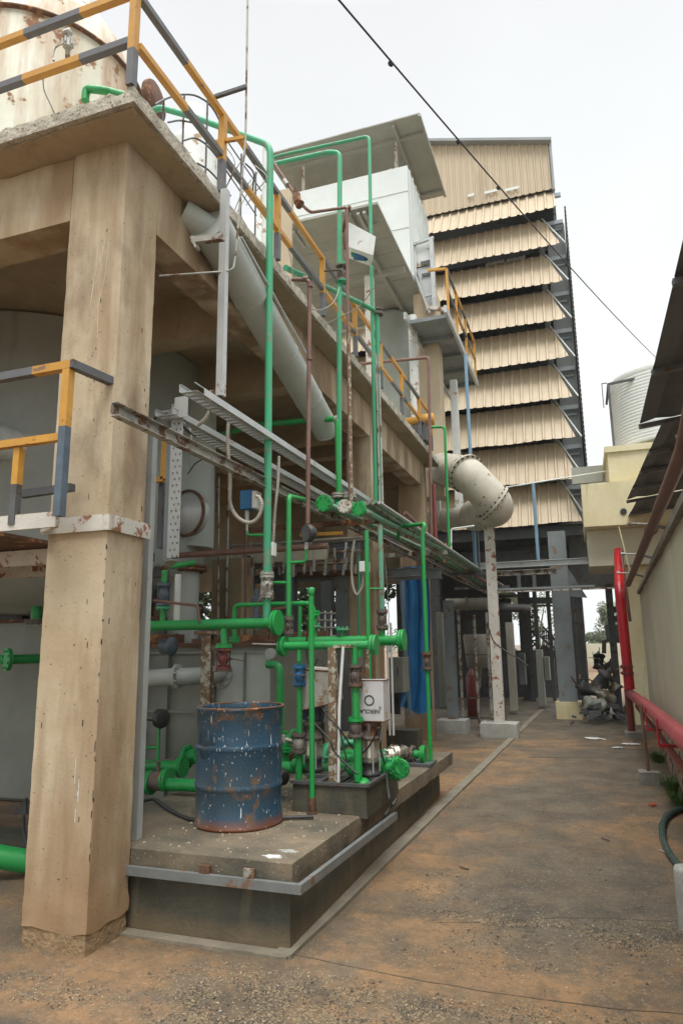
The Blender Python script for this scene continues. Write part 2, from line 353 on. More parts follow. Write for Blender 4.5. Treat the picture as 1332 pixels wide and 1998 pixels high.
def valve(root, c, ax, r, mat='cast', R=None, L=.16, wheel=None, lever=None, fmat=None):
    """flanged valve on a pipe: body, two bolted flanges; optional handwheel or lever as sub-part"""
    c = Vector(c); R = R or r * 2.1; m = MB(); d, a, b = m.fr(ax)
    m.lathe(c - d * L / 2, d, [(r, 0), (r, .03), (r * 1.5, L * .35), (r * 1.6, L * .5), (r * 1.5, L * .65), (r, L - .03), (r, L)], 14)
    m.flange(c - d * L / 2, d, R, .022); m.flange(c + d * L / 2, d, R, .022)
    for k in range(4):
        g = 2 * math.pi * (k + .5) / 4; p = c + (a * math.cos(g) + b * math.sin(g)) * R * .8; m.cyl(p - d * L / 2, p + d * L / 2, .006, 6)
    o = m.build('valve', mat, root)
    if wheel is not None:
        w_ = Vector(wheel).normalized(); q = MB(); q.cyl(c, c + w_ * (r + .12), .012, 8); wc = c + w_ * (r + .12); d2, a2, b2 = q.fr(w_)
        q.tube([wc + (a2 * math.cos(t * math.pi / 8) + b2 * math.sin(t * math.pi / 8)) * .075 for t in range(17)], .009, 6, bend=.01, seg=1)
        q.bar(wc - a2 * .07, wc + a2 * .07, .012, .012); q.bar(wc - b2 * .07, wc + b2 * .07, .012, .012); q.build('handwheel', 'black_iron', o)
    if lever is not None:
        l = Vector(lever).normalized(); q = MB(); side = d.cross(l).normalized(); q.cyl(c, c + side * (r + .05), .012, 8)
        q.bar(c + side * (r + .05), c + side * (r + .05) + l * .2, .03, .008); q.build('lever', 'cast', o)
    return o
def run(name, label, cat, pts, r, mat, flanges=(), group=None, fmat=None, n=12, base=None, bend=None, R=None):
    """pipe run as a thing: pipe + flange parts; returns the root for valves"""
    pts = [Vector(p) for p in pts]; lo = min(pts, key=lambda p: p.z)
    root = T(name, label, cat, base or (lo.x, lo.y, lo.z - r), group)
    MB().tube(pts, r, n, bend).build('pipe', mat, root)
    for fl in flanges:
        c, ax = fl[0], fl[1]; rr = fl[2] if len(fl) > 2 else (R or r * 1.9)
        m = MB(); d = Vector(ax).normalized(); c = Vector(c)
        m.flange(c - d * .014, ax, rr, .02); m.flange(c + d * .012, ax, rr, .02, 0); m.build('flange', fmat or mat, root)
    return root
# ================================================================ GROUND
def ground_mat():
    m = bpy.data.materials.new('ground'); m.use_nodes = True; nt = m.node_tree; b = nt.nodes['Principled BSDF']; L = nt.links.new; N = nt.nodes.new
    pos = N('ShaderNodeNewGeometry').outputs['Position']
    def nois(sc, det=6, rgh=.6, vec=None):
        n = N('ShaderNodeTexNoise'); n.inputs['Scale'].default_value = sc; n.inputs['Detail'].default_value = det; n.inputs['Roughness'].default_value = rgh; L(vec or pos, n.inputs[0]); return n.outputs[0]
    def ramp(f, a, c):
        r = N('ShaderNodeMapRange'); r.inputs['From Min'].default_value = a; r.inputs['From Max'].default_value = c; L(f, r.inputs[0]); return r.outputs[0]
    def mix(f, a, c, k=1):
        x = N('ShaderNodeMixRGB')
        if k != 1: q = N('ShaderNodeMath'); q.operation = 'MULTIPLY'; q.inputs[1].default_value = k; L(f, q.inputs[0]); f = q.outputs[0]
        L(f, x.inputs[0])
        for i, v in ((1, a), (2, c)):
            if hasattr(v, 'links'): L(v, x.inputs[i])
            else: x.inputs[i].default_value = (*v, 1)
        return x.outputs[0]
    def patch(cx, cy, rx, ry):                         # soft grey blotch on the yard: wet cement near, painted shade under the tower
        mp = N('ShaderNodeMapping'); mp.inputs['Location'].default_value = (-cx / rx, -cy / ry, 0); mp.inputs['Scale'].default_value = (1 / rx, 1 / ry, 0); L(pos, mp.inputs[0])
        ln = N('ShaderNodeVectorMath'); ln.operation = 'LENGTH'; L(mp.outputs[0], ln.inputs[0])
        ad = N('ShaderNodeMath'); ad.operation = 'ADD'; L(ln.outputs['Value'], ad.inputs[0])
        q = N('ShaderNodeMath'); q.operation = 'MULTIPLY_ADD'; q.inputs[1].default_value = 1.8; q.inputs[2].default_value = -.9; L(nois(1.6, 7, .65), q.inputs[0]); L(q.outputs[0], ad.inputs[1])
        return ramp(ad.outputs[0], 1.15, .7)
    soil = mix(ramp(nois(1.3, 7), .38, .62), (.275, .16, .076), (.18, .112, .057))
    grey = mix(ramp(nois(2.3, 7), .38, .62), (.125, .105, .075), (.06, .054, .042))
    f = ramp(nois(.75, 12, .74), .46, .54)
    col = mix(f, soil, grey, .75)
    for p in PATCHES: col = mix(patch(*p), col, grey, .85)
    col = mix(ramp(nois(9, 8, .75), .50, .60), col, (.11, .08, .05), .6)
    col = mix(ramp(nois(22, 8, .8), .55, .62), col, (.36, .27, .17), .35)
    col = mix(ramp(nois(3.5, 10, .8), .56, .62), col, (.07, .06, .045), .45)
    col = mix(ramp(nois(60, 3), .60, .68), col, (.34, .28, .19), .6)
    col = mix(ramp(nois(90, 3), .66, .70), col, (.03, .027, .02), .7)
    L(col, b.inputs['Base Color'])
    L(ramp(nois(.9, 5), .3, .62), (rr := N('ShaderNodeMapRange')).inputs[0]); rr.inputs['To Min'].default_value = .5; rr.inputs['To Max'].default_value = .92; L(rr.outputs[0], b.inputs['Roughness'])
    bp = N('ShaderNodeBump'); bp.inputs['Strength'].default_value = .7; bp.inputs['Distance'].default_value = .02
    ad = N('ShaderNodeMath'); ad.operation = 'ADD'; L(nois(45, 6, .7), ad.inputs[0]); L(nois(7, 6), ad.inputs[1]); L(ad.outputs[0], bp.inputs['Height']); L(bp.outputs[0], b.inputs['Normal'])
    MATS['ground'] = m
PATCHES = [(-.3, 5.9, .9, 1.3), (.35, 5.3, .7, .5), (-.7, 8.5, .9, 1.4), (-2.6, 2.9, .7, .22), (-1.9, 2.75, .5, .16), (.2, 11.5, 1.2, 2.6), (-1.2, 18.5, 4.5, 4.5), (-2.4, 14.5, 1.2, 1.4), (-4, 22, 8, 5), (.2, 16.5, 1.6, 2.0), (-.5, 3.05, .4, .12)]  # near ones wet cement; those by bridge and tower paint the overhang's shade
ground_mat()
g = MB()
GX = [-300, -60, -20, -6, -4, 2, 6, 20, 60, 300]; GY = [-60, -10, 0, 12, 25, 60, 150, 300, 600]
for i in range(len(GX) - 1):
    for j in range(len(GY) - 1):
        if (GX[i], GX[i + 1]) == (-4, 2) and (GY[j], GY[j + 1]) == (0, 12):
            n = 150; nx = 80; k = len(g.v)
            for a in range(nx + 1):
                for c in range(n + 1):
                    x = -4 + 6 * a / nx; y = 12 * c / n; e = min(a, nx - a, c, n - c) / 6
                    z = (noise.noise(V(x * 1.1, y * 1.1, 0)) * .012 + noise.noise(V(x * 7, y * 7, 3)) * .003 - .008) * min(1, e)
                    g.v.append(V(x, y, z))
            for a in range(nx):
                for c in range(n): q = k + a * (n + 1) + c; g.f.append((q, q + n + 1, q + n + 2, q + 1)); g.sm.append(True)
        else: g.quad((GX[i], GY[j], 0), (GX[i + 1], GY[j], 0), (GX[i + 1], GY[j + 1], 0), (GX[i], GY[j + 1], 0))
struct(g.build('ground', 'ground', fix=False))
# cement apron strip that runs along the plinth, with a dark joint
def kx(y): return -1.79 + (y - 4.17) * .0331
s = MB(); N_ = 60
for side, (o0, o1, z) in enumerate(((-.10, .01, .014), (.01, .022, .020))):
    for k in range(N_):
        y0 = 4.08 + 16 * k / N_; y1 = 4.08 + 16 * (k + 1) / N_; j = lambda y: .012 * noise.noise(V(y * 1.3, 0, 5))
        s.prism([(kx(y0) + o0 + j(y0), y0, -.02), (kx(y0) + o1 + j(y0), y0, -.02), (kx(y1) + o1 + j(y1), y1, -.02), (kx(y1) + o0 + j(y1), y1, -.02)], (0, 0, z + .02))
struct(s.build('cement_strip', 'strip_cement'))
s = MB(); s.box(-3.1, 4.06, -.02, -1.80, 4.15, .0105); struct(s.build('cement_edging', 'strip_cement'))
M('joint_dirt', (.055, .042, .03), (.09, .07, .045), 12, .95, bump=.3)
# cracks / slab joints across the yard (thin raised-lip seams filled with dirt)
def seam(pts, name='yard_joint', w_=.006, mt='joint_dirt'):
    s = MB()
    P = []
    for k in range(len(pts) - 1):
        a, c = Vector(pts[k]), Vector(pts[k + 1]); n = max(2, int((c - a).length / .05))
        for q in range(n): P.append(a + (c - a) * q / n)
    P.append(Vector(pts[-1])); P = [p + V(0, .018 * noise.noise(p * 4), 0) for p in P]
    zg = lambda p: V(p.x, p.y, noise.noise(V(p.x * 1.1, p.y * 1.1, 0)) * .012 + noise.noise(V(p.x * 7, p.y * 7, 3)) * .003 - .008 if p.y < 11.5 and -3.6 < p.x < 1.7 else 0)
    for a, c in zip(P, P[1:]):
        h = w_ * (.3 + .9 * abs(noise.noise(a * 9))); a = zg(a); c = zg(c)
        s.prism([a + V(0, -h, -.01), c + V(0, -h, -.01), c + V(0, h, -.01), a + V(0, h, -.01)], (0, 0, .0125))
    return struct(s.build(name, mt))
seam([atZ(u, v, 0) for u, v in ((560, 1862), (760, 1900), (930, 1930), (1100, 1950), (1400, 1985))])
seam([atZ(u, v, 0) for u, v in ((850, 1800), (1000, 1796), (1100, 1790), (1330, 1796))], w_=.003)
seam([atZ(u, v, 0) for u, v in ((1000, 1457), (1100, 1456), (1235, 1456))], w_=.02)
seam([atZ(u, v, 0) for u, v in ((1030, 1478), (1235, 1480))], w_=.012)
seam([atZ(u, v, 0) for u, v in ((830, 1457), (985, 1460))], w_=.035)
# ================================================================ CONCRETE PUMP PLINTH (low pad)
def ex(y): return -1.80 + (y - 4.17) * .045
pad = T('pump_plinth', 'low stained concrete plinth that carries the drum and the green pump pipework', 'plinth', (-2.4, 6.4, 0))
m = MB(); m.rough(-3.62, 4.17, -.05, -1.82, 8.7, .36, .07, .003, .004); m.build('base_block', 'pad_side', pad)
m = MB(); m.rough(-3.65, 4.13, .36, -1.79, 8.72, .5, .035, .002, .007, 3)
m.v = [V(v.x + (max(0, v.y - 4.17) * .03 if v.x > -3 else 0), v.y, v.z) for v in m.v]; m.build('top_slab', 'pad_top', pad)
m = MB()   # galvanised angle nailed round the plinth
m.prism([(-2.98, 4.085, .345), (-1.715, 4.085, .345), (-1.63, 6.0, .345), (-1.665, 6.0, .345), (-1.745, 4.118, .345), (-2.98, 4.118, .345)], (0, 0, .055))
m.build('steel_angle', 'angle_grey', pad)
for u, v in ((398, 1703), (485, 1710)):
    p = atY(u, v, 4.1); q = MB(); q.box(p.x - .035, 4.098, p.z - .045, p.x + .035, 4.122, p.z + .04); q.cyl((p.x, 4.09, p.z), (p.x, 4.1, p.z), .01, 8)
    q.build('fixing_plate', 'rust' if u < 450 else 'galv_dirty', pad)
# ================================================================ CONCRETE PLATFORM
plat = T('concrete_platform', 'tall stained beige concrete frame carrying the raised slab above the pumps', 'platform', (-5.5, 8.5, 0))
XF, YF = -2.95, 3.72                       # outer faces of the corner column
def column(x0, y0, w_=.49, h=5.53, mt='plaster', rough=True):
    m = MB(); m.rough(x0 - w_, y0, .11 if rough else .0, x0, y0 + (.40 if rough else .5), h, .045, .0012, .002 if rough else .001, int(y0 * 7))
    if rough:
        for i, v in enumerate(m.v):
            if v.z < .62:
                k = (0.62 - v.z) / .51; nn = noise.noise(v * 7) + .5 * noise.noise(v * 21); d = V(v.x - (x0 - w_ / 2), v.y - (y0 + .20), 0).normalized()
                m.v[i] = v + d * k * .014 * nn + V(0, 0, .03 * noise.noise(v * 7) if v.z < .15 else 0)
    o = m.build('column', mt, plat)
    if rough:
        q = MB(); q.rough(x0 - w_ + .005, y0 + .005, -.05, x0 - .005, y0 + .395, .25, .03, .003, .006, 5); q.build('column_foot', 'peeled', plat)
    return o
column(XF, YF)
for y in (9.85, 13.38): column(XF, y, w_=.40 if y < 10 else .49, rough=False)
for x in (-6.1, -9.3):
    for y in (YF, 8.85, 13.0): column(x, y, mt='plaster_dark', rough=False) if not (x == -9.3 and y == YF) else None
m = MB()  # edge beams (faces 2-3 mm shy of the column faces)
m.rough(XF - .30, YF + .405, 5.0, XF - .003, 9.845, 5.53, .08, .003, .006); m.build('beam', 'plaster', plat)
m = MB(); m.rough(XF - .30, 10.355, 5.0, XF - .003, 13.375, 5.53, .08, .003, .006); m.build('beam', 'plaster', plat)
m = MB(); m.rough(-6.095, YF + .003, 4.98, XF - .495, YF + .33, 5.53, .08, .003, .006); m.build('beam', 'plaster', plat)
m = MB(); m.box(-11, YF + .003, 4.98, -6.595, YF + .33, 5.53); m.build('beam', 'plaster', plat)
for y in (5.9, 7.6, 9.95, 10.9, 12.1, 13.5):
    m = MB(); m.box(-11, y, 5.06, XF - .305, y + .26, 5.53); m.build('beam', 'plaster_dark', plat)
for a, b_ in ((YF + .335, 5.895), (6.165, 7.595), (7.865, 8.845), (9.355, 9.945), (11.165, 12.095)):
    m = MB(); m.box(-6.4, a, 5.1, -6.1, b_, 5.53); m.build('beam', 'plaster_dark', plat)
m = MB(); m.rough(-5.2, 3.42, 5.535, -2.68, 14.12, 5.67, .055, .006, .02, 2); m.build('slab', 'slab_rough', plat)
m = MB(); m.box(-11.5, 3.42, 5.535, -5.205, 14.12, 5.67); m.build('slab', 'slab_rough', plat)
m = MB(); m.box(-11.4, 3.47, 5.530, -2.72, 14.08, 5.534)
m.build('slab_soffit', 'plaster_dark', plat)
# white rusty band round the corner column
m = MB(); z0, z1 = 2.57, 2.68
m.rough(XF - .52, YF - .032, z0, XF + .02, YF - .012, z1, .04, .001, .004); m.rough(XF + .012, YF - .03, z0, XF + .032, YF + .44, z1, .04, .001, .004)
m.build('steel_band', 'white_rust', plat)
# ================================================================ MID-LEVEL LANDING (left)
land = T('side_landing', 'narrow steel landing with worn white edge beam left of the corner column', 'landing', (-4.2, 3.6, 2.5))
m = MB(); pa, pb = atY(-60, 1023, 3.45), atY(112, 1007, 3.45)
m.bar((pa.x - 1, 3.45, pb.z - .02), (pb.x, 3.45, pb.z - .02), .03, .10); m.bar((pb.x, 3.45, pb.z - .02), (XF - .50, YF - .04, 2.63), .03, .1); m.build('edge_beam', 'white_rust', land)
m = MB(); m.box(-6.6, 3.47, 2.575, -3.75, 4.9, 2.60); m.build('floor_plate', 'rust', land)
m = MB(); m.bar((-6.5, 4.2, 2.5), (-3.7, 4.2, 2.5), .06, .12); m.bar((-6.5, 4.9, 2.5), (-3.5, 4.9, 2.5), .06, .12); m.build('joist', 'white_rust', land)
lr = T('landing_railing', 'short yellow and dark grey square-tube railing on the side landing', 'railing', (-4.0, 3.4, 2.6))
def hbar(u0, v0, u1, v1, Y, w_, mt, nm='rail', par=None, Y2=None): 
    a, c = atY(u0, v0, Y), atY(u1, v1, Y2 or Y); q = MB(); q.bar(a, c, w_, w_); return q.build(nm, mt, par)
a = atY(142, 712, 3.4); b_ = atY(172, 722, YF - .002)
q = MB(); q.bar((a.x - 2.6, 3.4, a.z), (a.x, 3.4, a.z), .055, .055); q.build('top_rail', 'hz_x2', lr)
q = MB(); q.bar((a.x, 3.4 - .027, a.z), (a.x + .05, YF - .002, a.z), .055, .055); q.build('end_rail', 'steel_dark', lr)
q = MB(); q.bar((a.x - .03, 3.4, a.z - .03), (a.x - .03, 3.4, a.z - .42), .055, .055); q.build('post', 'stripe_yellow', lr)
q = MB(); q.bar((a.x - .03, 3.4, a.z - .42), (a.x - .03, 3.4, 2.62), .055, .055); q.build('post', 'blue_grey', lr)
c = atY(130, 848, 3.4); q = MB(); q.bar((c.x - 2.6, 3.43, c.z), (c.x - .02, 3.43, c.z), .05, .05); q.build('mid_rail', 'stripe_yellow', lr)
e = atY(36, 900, 3.45); q = MB(); q.bar((e.x, 3.45, c.z - .03), (e.x, 3.45, c.z - .28), .05, .05); q.build('short_post', 'stripe_yellow', lr)
q = MB(); q.bar((e.x, 3.45, c.z - .28), (e.x, 3.45, 2.6), .05, .05); q.build('short_post', 'steel_dark', lr)
d2 = atY(60, 963, 3.6); q = MB(); q.bar((d2.x - .08, 3.6, d2.z), (d2.x + .35, 3.6, d2.z + .012), .05, .05); q.build('toe_rail', 'steel_dark', lr)
# ================================================================ SLAB RAILING
rail = T('slab_railing', 'yellow and dark grey banded railing round the edge of the raised concrete slab', 'railing', (-2.68, 8.0, 5.67))
XR = -2.685
ys = [3.43, 4.65, 5.8, 7.1, 8.35, 9.62, 10.9, 12.24, 13.3]
for i, y in enumerate(ys):
    q = MB(); xx = XR if i else -2.72
    q.box(xx - .028, y - .028, 5.672, xx + .028, y + .028, 6.41 if i else 7.6); q.build('post', 'hz_z', rail)
for z in (6.43, 6.02):
    q = MB(); q.bar((-2.70, 3.46, z + .002), (XR, 5.0, z + .002), .052, .048); q.bar((XR, 5.0, z + .002), (XR, 13.32, z + .002), .052, .048)
    q.build('rail', 'hz_y' if z > 6.2 else 'hz_y2', rail)
pu, pl = atY(150, 28, 3.43), atY(150, 118, 3.43)
for p in (pu, pl):
    q = MB(); q.box(-9, 3.43 - .026, p.z - .026, -2.75, 3.43 + .026, p.z + .026); q.build('rail', 'hz_xt' if p is pu else 'hz_x', rail)
for (u0, v0, u1, v1), mt in (((415, 278, 477, 268), 'stripe_yellow'), ((430, 185, 481, 168), 'steel_dark')):
    y = 4.65 if v0 > 200 else 4.5
    a = atY(u0, v0, y); c = atY(u1, v1, y); q = MB(); q.bar((XR if v0 < 200 else a.x, y, a.z), c, .03, .03); q.build('bracket_arm', mt, rail)
# ================================================================ LOUVRED TOWER
TX0, TX1, TY = -8.75, .33, 19.0
tw = T('louvered_tower', 'tall tower clad in tan corrugated louvres behind the silver duct housing', 'tower', (-4.2, 20.5, 0))
def sheet(m, tl, tr, br, bl, pitch=.26, dep=.05, nrm=(0, -1, 0), wob=0.0, thick=.006):
    """trapezoidal-rib sheet: ribs run from the top edge to the bottom edge"""
    tl, tr, br, bl = map(Vector, (tl, tr, br, bl)); W = (br - bl).length; n = max(1, int(W / pitch)); nrm = Vector(nrm)
    prof = [(0, 0), (.62, 0), (.72, 1), (.9, 1)]
    us = [((k + a) / n, h) for k in range(n) for a, h in prof] + [(1, 0)]
    for off in (0, -thick):
        i = len(m.v)
        for u, h in us:
            # keep ribs parallel: the top corner is cut, not squeezed
            pb = bl + (br - bl) * u; t0 = tl - bl; x = pb + V(0, t0.y, t0.z)
            if pb.x > tr.x and nrm.y: f = (br.x - pb.x) / max(1e-6, (br.x - tr.x)); x = pb + V(0, t0.y * f, t0.z * f)
            w_ = wob * noise.noise(pb * .8)
            m.v += [x + nrm * (h * dep + off), pb + nrm * (h * dep + off) + V(0, 0, w_)]; 
        for k in range(len(us) - 1):
            q = i + 2 * k; m.f.append((q, q + 1, q + 3, q + 2)); m.sm.append(False)
    return m
q = MB()
for k in range(9):
    zb = 14.27 - 1.165 * k; q = MB(); xr = .13
    xl = TX0 if k < 8 else TX0
    top = zb + (1.24 if k else .98); xt = -.30 if k else .06
    sheet(q, (xl, TY + .62, top), (xt, TY + .62, top), (xr, TY, zb), (xl, TY, zb), wob=.05); q.build('louvre', 'beige_sheet', tw, fix=False)
    if k:
        d = MB(); d.tube([(xt - .02, TY + .60, top + .03), (TX1 - .05, TY + .05, zb + .02)], .024, 6); d.build('stay', 'white_paint', tw)
    d = MB(); d.bar((TX0, TY + .66, top - .16), (TX1 - .06, TY + .66, top - .16), .1, .12); d.build('girt', 'interior', tw)
    if k: d = MB(); d.bar((-.28, TY + .74, top - .35), (TX1 - .12, TY + .74, top - .35), .06, .05); d.build('girt', 'interior', tw)
# gable head
q = MB(); RX = -4.3; zr, ze = 17.95, 16.75; pitch = .2; n = int((.04 - TX0) / pitch); prof = [(0, 0), (.62, 0), (.72, 1), (.9, 1)]
us = [(TX0 + (.04 - TX0) * (k + a) / n, h) for k in range(n) for a, h in prof] + [(.04, 0)]
def gz(x): return zr - (zr - ze) * abs(x - RX) / (.04 - RX)
for off in (0, .008):
    i = len(q.v)
    for x, h in us: q.v += [V(x, TY + .45 - h * .035 + off, gz(x)), V(x, TY + .45 - h * .035 + off, 15.2)]
    for k in range(len(us) - 1): c = i + 2 * k; q.f.append((c, c + 1, c + 3, c + 2)); q.sm.append(False)
q.build('gable_panel', 'beige_sheet', tw, fix=False)
q = MB(); q.bar((.12, TY + .35, ze - .02), (RX, TY + .35, zr), .28, .09); q.bar((RX, TY + .35, zr), (TX0 - .1, TY + .35, gz(TX0)), .28, .09); q.bar((.09, TY + .38, 15.1), (.09, TY + .38, ze), .1, .07); q.build('verge_flashing', 'grey_sheet', tw)
q = MB(); q.prism([(.12, TY + .5, ze), (RX, TY + .5, zr), (TX0 - .1, TY + .5, gz(TX0)), (TX0 - .1, TY + .5, gz(TX0) + .05), (RX, TY + .5, zr + .05), (.12, TY + .5, ze + .05)], (0, 4.6, 0)); q.build('roof', 'grey_sheet', tw)
for k, (u, v) in enumerate(((912, 382), (945, 376), (985, 371))):
    p = atY(u, v, TY + .38); d = MB(); d.bar(p, p + V(.42 if k else .2, 0, .01), .02, .08); d.build('patch_strip', 'white_sheet', tw)
# side walls with horizontal corrugations
def side_wall(x, y0, y1, z0, z1, name, mt='grey_sheet'):
    m = MB(); pr = [(0, 0), (.3, 1), (.55, 1), (.8, 0)]; n = int((z1 - z0) / .13); zs = [(z0 + (z1 - z0) * (k + a) / n, h) for k in range(n) for a, h in pr] + [(z1, 0)]
    for off in (0, .01):
        i = len(m.v)
        for z, h in zs: m.v += [V(x + h * .035 + off, y0, z), V(x + h * .035 + off, y1, z)]
        for k in range(len(zs) - 1): c = i + 2 * k; m.f.append((c, c + 1, c + 3, c + 2)); m.sm.append(False)
    m.build(name, mt, tw, fix=False)
side_wall(TX1 + .0, TY + .02, TY + 4.9, 4.9, 14.3, 'side_wall'); side_wall(TX0, TY + .2, TY + 4.9, 4.9, 14.3, 'side_wall')
side_wall(.02, TY + .45, TY + 4.9, 14.3, ze, 'side_wall')
q = MB(); q.prism([(TX0, TY + 4.92, 4.9), (.15, TY + 4.92, 4.9), (.15, TY + 4.92, ze), (RX, TY + 4.92, zr - .01), (TX0, TY + 4.92, gz(TX0) - .01)], (0, .06, 0)); q.build('back_wall', 'interior', tw)
q = MB(); q.box(TX0 + .05, TY + 1.2, 4.95, TX1 - .2, TY + 4.9, 5.05); q.build('floor', 'steel_dark', tw)
for k in range(4): q = MB(); q.box(TX0 + .05, TY + 2.4, 7.3 + 2.33 * k, TX1 - .2, TY + 4.9, 7.36 + 2.33 * k); q.build('floor', 'steel_dark', tw)
p = atY(983, 508, TY + .5); q = MB()
for k in range(2): sheet(q, (p.x - .55 + k * .62, TY + .6, p.z + .1), (p.x - .0 + k * .62, TY + .6, p.z + .1), (p.x - .0 + k * .62, TY + .4, p.z - .12), (p.x - .55 + k * .62, TY + .4, p.z - .12), .12, .02)
q.build('vent_panel', 'white_sheet', tw, fix=False)
for x0_, x1_ in ((-.46, -.30), (-.22, .30)): q = MB(); q.box(x0_, TY + .78, 4.95, x1_, TY + .80, 14.2); q.build('end_panel', 'grey_sheet', tw)
# legs
def ibox(m, x, y, z0, z1, w_=.3, d=.3): m.isec((x, y, z0), (x, y, z1), w_, d, .016, (0, 1, 0)); return m
fx = atZ(1105, 1404, 0); cx_ = atY(1098, 1220, fx.y + .25).x
q = MB(); ibox(q, cx_, fx.y + .28, .38, 4.55, .42, .42); q.box(cx_ - .2, fx.y + .08, .38, cx_ + .2, fx.y + .10, 4.55); q.build('column', 'steel_paint', tw)
q = MB(); q.rough(cx_ - .30, fx.y, -.05, cx_ + .30, fx.y + .62, .4, .08, .004, .01); q.build('footing', 'yellow_wall', tw)
for x, y in ((-4.1, 20.0), (-7.6, 20.0), (-1.9, 23.4), (-5.4, 23.4), ): q = MB(); ibox(q, x, y, 0, 4.95, .3, .3); q.build('column', 'steel_dark', tw)
for y, z in ((TY + .3, 4.78), (TY + 1.2, 4.3), (TY + 4.4, 4.7)):
    q = MB(); q.isec((TX0, y, z), (TX1 - .1, y, z), .2, .3); q.build('beam', 'steel_dark', tw)
# broken cladding / braces beside the leg
q = MB(); p = atY(1118, 1140, fx.y + .3); q.prism([(cx_ + .2, fx.y + .3, p.z + .45), (cx_ + .2, fx.y + .3, p.z - .3), (cx_ + .62, fx.y + .3, p.z - .35)], (0, .012, 0)); q.build('gusset', 'steel_paint', tw)
sidec = [(.45 + .09 * k) for k in range(3)]
q = MB(); sheet(q, (cx_ + .08, TY + 1.2, 4.6), (cx_ + .50, TY + 1.2, 4.6), (cx_ + .50, TY + 1.2, .1), (cx_ + .08, TY + 1.2, .1), .18, .04); q.build('lower_cladding', 'steel_dark', tw, fix=False)
# fascia of dark sheet between tower and yellow building
q = MB(); q.box(cx_ + .25, TY + 1.0, 3.25, 1.3, TY + 1.05, 4.9); q.build('fascia', 'steel_dark', tw)
q = MB(); q.box(-3.3, 24.1, 3.5, 1.0, 24.15, 4.9); q.build('fascia', 'steel_dark', tw)
# ================================================================ CROSS BEAMS / PIPE BRIDGE under the tower
br = T('pipe_bridge', 'grey steel pipe bridge crossing the yard in front of the tower base', 'pipe bridge', (-.6, 17, 3.6))
for (u0, v0, u1, v1), w_, h, mt, y in (((880, 1110, 1232, 1088), .2, .14, 'galv', 16.9), ((960, 1120, 1085, 1114), .15, .13, 'galv_dirty', 17.4), ((965, 1152, 1160, 1142), .05, .05, 'steel_paint', 16.7), ((958, 1156, 1212, 1147), .06, .03, 'galv_dirty', 16.5)):
    a, c = atY(u0, v0, y), atY(u1, v1, y); z = (a.z + c.z) / 2; q = MB()
    if h > .1: q.isec((a.x, y, z), (c.x, y, z), w_, h)
    else: q.bar((a.x, y, z), (c.x, y, z), w_, h)
    q.build('beam', mt, br)
for u, v0, v1 in ((1042, 1122, 1148), (1012, 1118, 1150)): a, c = vert(u, v0, v1, 17.2); q = MB(); q.bar(a, c, .08, .08); q.build('hanger', 'steel_paint', br)
# ================================================================ YELLOW BUILDING (right) + its roof tank
yb = T('yellow_building', 'pale yellow plastered building with overhanging upper floor beyond the yard wall', 'building', (2.2, 18, 0))
Yb = 16.0; a = atY(1132, 945, Yb); b_ = atY(1138, 1027, Yb); c = atY(1140, 1098, Yb + 1.5)
q = MB(); q.rough(a.x, Yb, b_.z - .02, 3.4, Yb + 2.6, a.z, .16, .004, .01); q.build('upper_floor', 'yellow_wall', yb)
q = MB(); q.box(a.x + .05, Yb + .5, b_.z - .85, 3.4, Yb + 2.5, b_.z - .03); q.build('deep_beam', 'wall_paint', yb)
d0 = atY(1184, 884, Yb + .4); d1 = atY(1208, 940, Yb + .4)
q = MB(); q.box(d0.x, Yb + .4, a.z + .003, 3.4, Yb + 2.6, d0.z); q.build('parapet_block', 'yellow_wall', yb)
q = MB(); q.box(d0.x - .05, Yb + .33, d0.z + .002, 3.4, Yb + 2.65, d0.z + .14); q.build('coping', 'yellow_wall', yb)
q = MB(); q.box(.87, Yb + .9, 0, 3.4, Yb + 2.4, b_.z - .86); q.build('ground_floor', 'yellow_wall', yb)
q = MB(); p = atY(1216, 998, Yb - .01); q.cyl(p + V(0, -.02, 0), p + V(0, .2, 0), .07, 10); q.build('drain_hole', 'ink', yb)
q = MB(); a2 = atY(1135, 922, TY - .2); q.box(-.05, TY - .35, a2.z - .32, 3.4, TY - .2, a2.z + .12); q.build('rear_wall', 'sheet_under', yb)
tk = T('roof_water_tank', 'big ribbed white plastic water tank in a dark frame on the yellow building', 'water tank', (2.4, 18.6, 6.3))
q = MB(); cx0 = 2.35; r0 = .98; z0 = d0.z + .2; prof = [(r0 * .98, 0)]
ytk = Yb + 1.55
e0 = atY(1186, 752, ytk); H = e0.z - z0; r0 = cx0 - e0.x
for k in range(22):
    h = H * (k + .2) / 24; prof += [(r0, h), (r0 * .995, h + H * .006), (r0, h + H * .014)]
prof += [(r0, H * .96), (r0 * .97, H), (r0 * .8, H * 1.03), (r0 * .45, H * 1.13), (r0 * .2, H * 1.16), (0, H * 1.16)]
q.lathe((cx0, ytk, z0), (0, 0, 1), prof, 40); q.build('shell', 'plastic_tank', tk)
q = MB(); x0 = cx0 - r0 - .05; zt = z0 + H * .83
for (xa, ya) in ((x0, ytk - r0 * .7), (x0 + .08, ytk + .4)): q.bar((xa, ya, z0 - .05), (xa, ya, zt), .05, .05)
q.bar((x0, ytk - r0 * .7, zt), (cx0 + r0, ytk - r0 * 1.02, zt + .1), .05, .05); q.bar((x0, ytk - r0 * .7, zt), (x0, ytk + .5, zt), .05, .05); q.bar((x0 - .12, ytk - .5, z0 + H * .6), (x0 - .12, ytk - .5, zt + .2), .02, .02); q.bar((x0 - .12, ytk - .5, zt + .2), (x0, ytk - .5, zt + .2), .02, .02)
q.build('frame', 'steel_dark', tk)
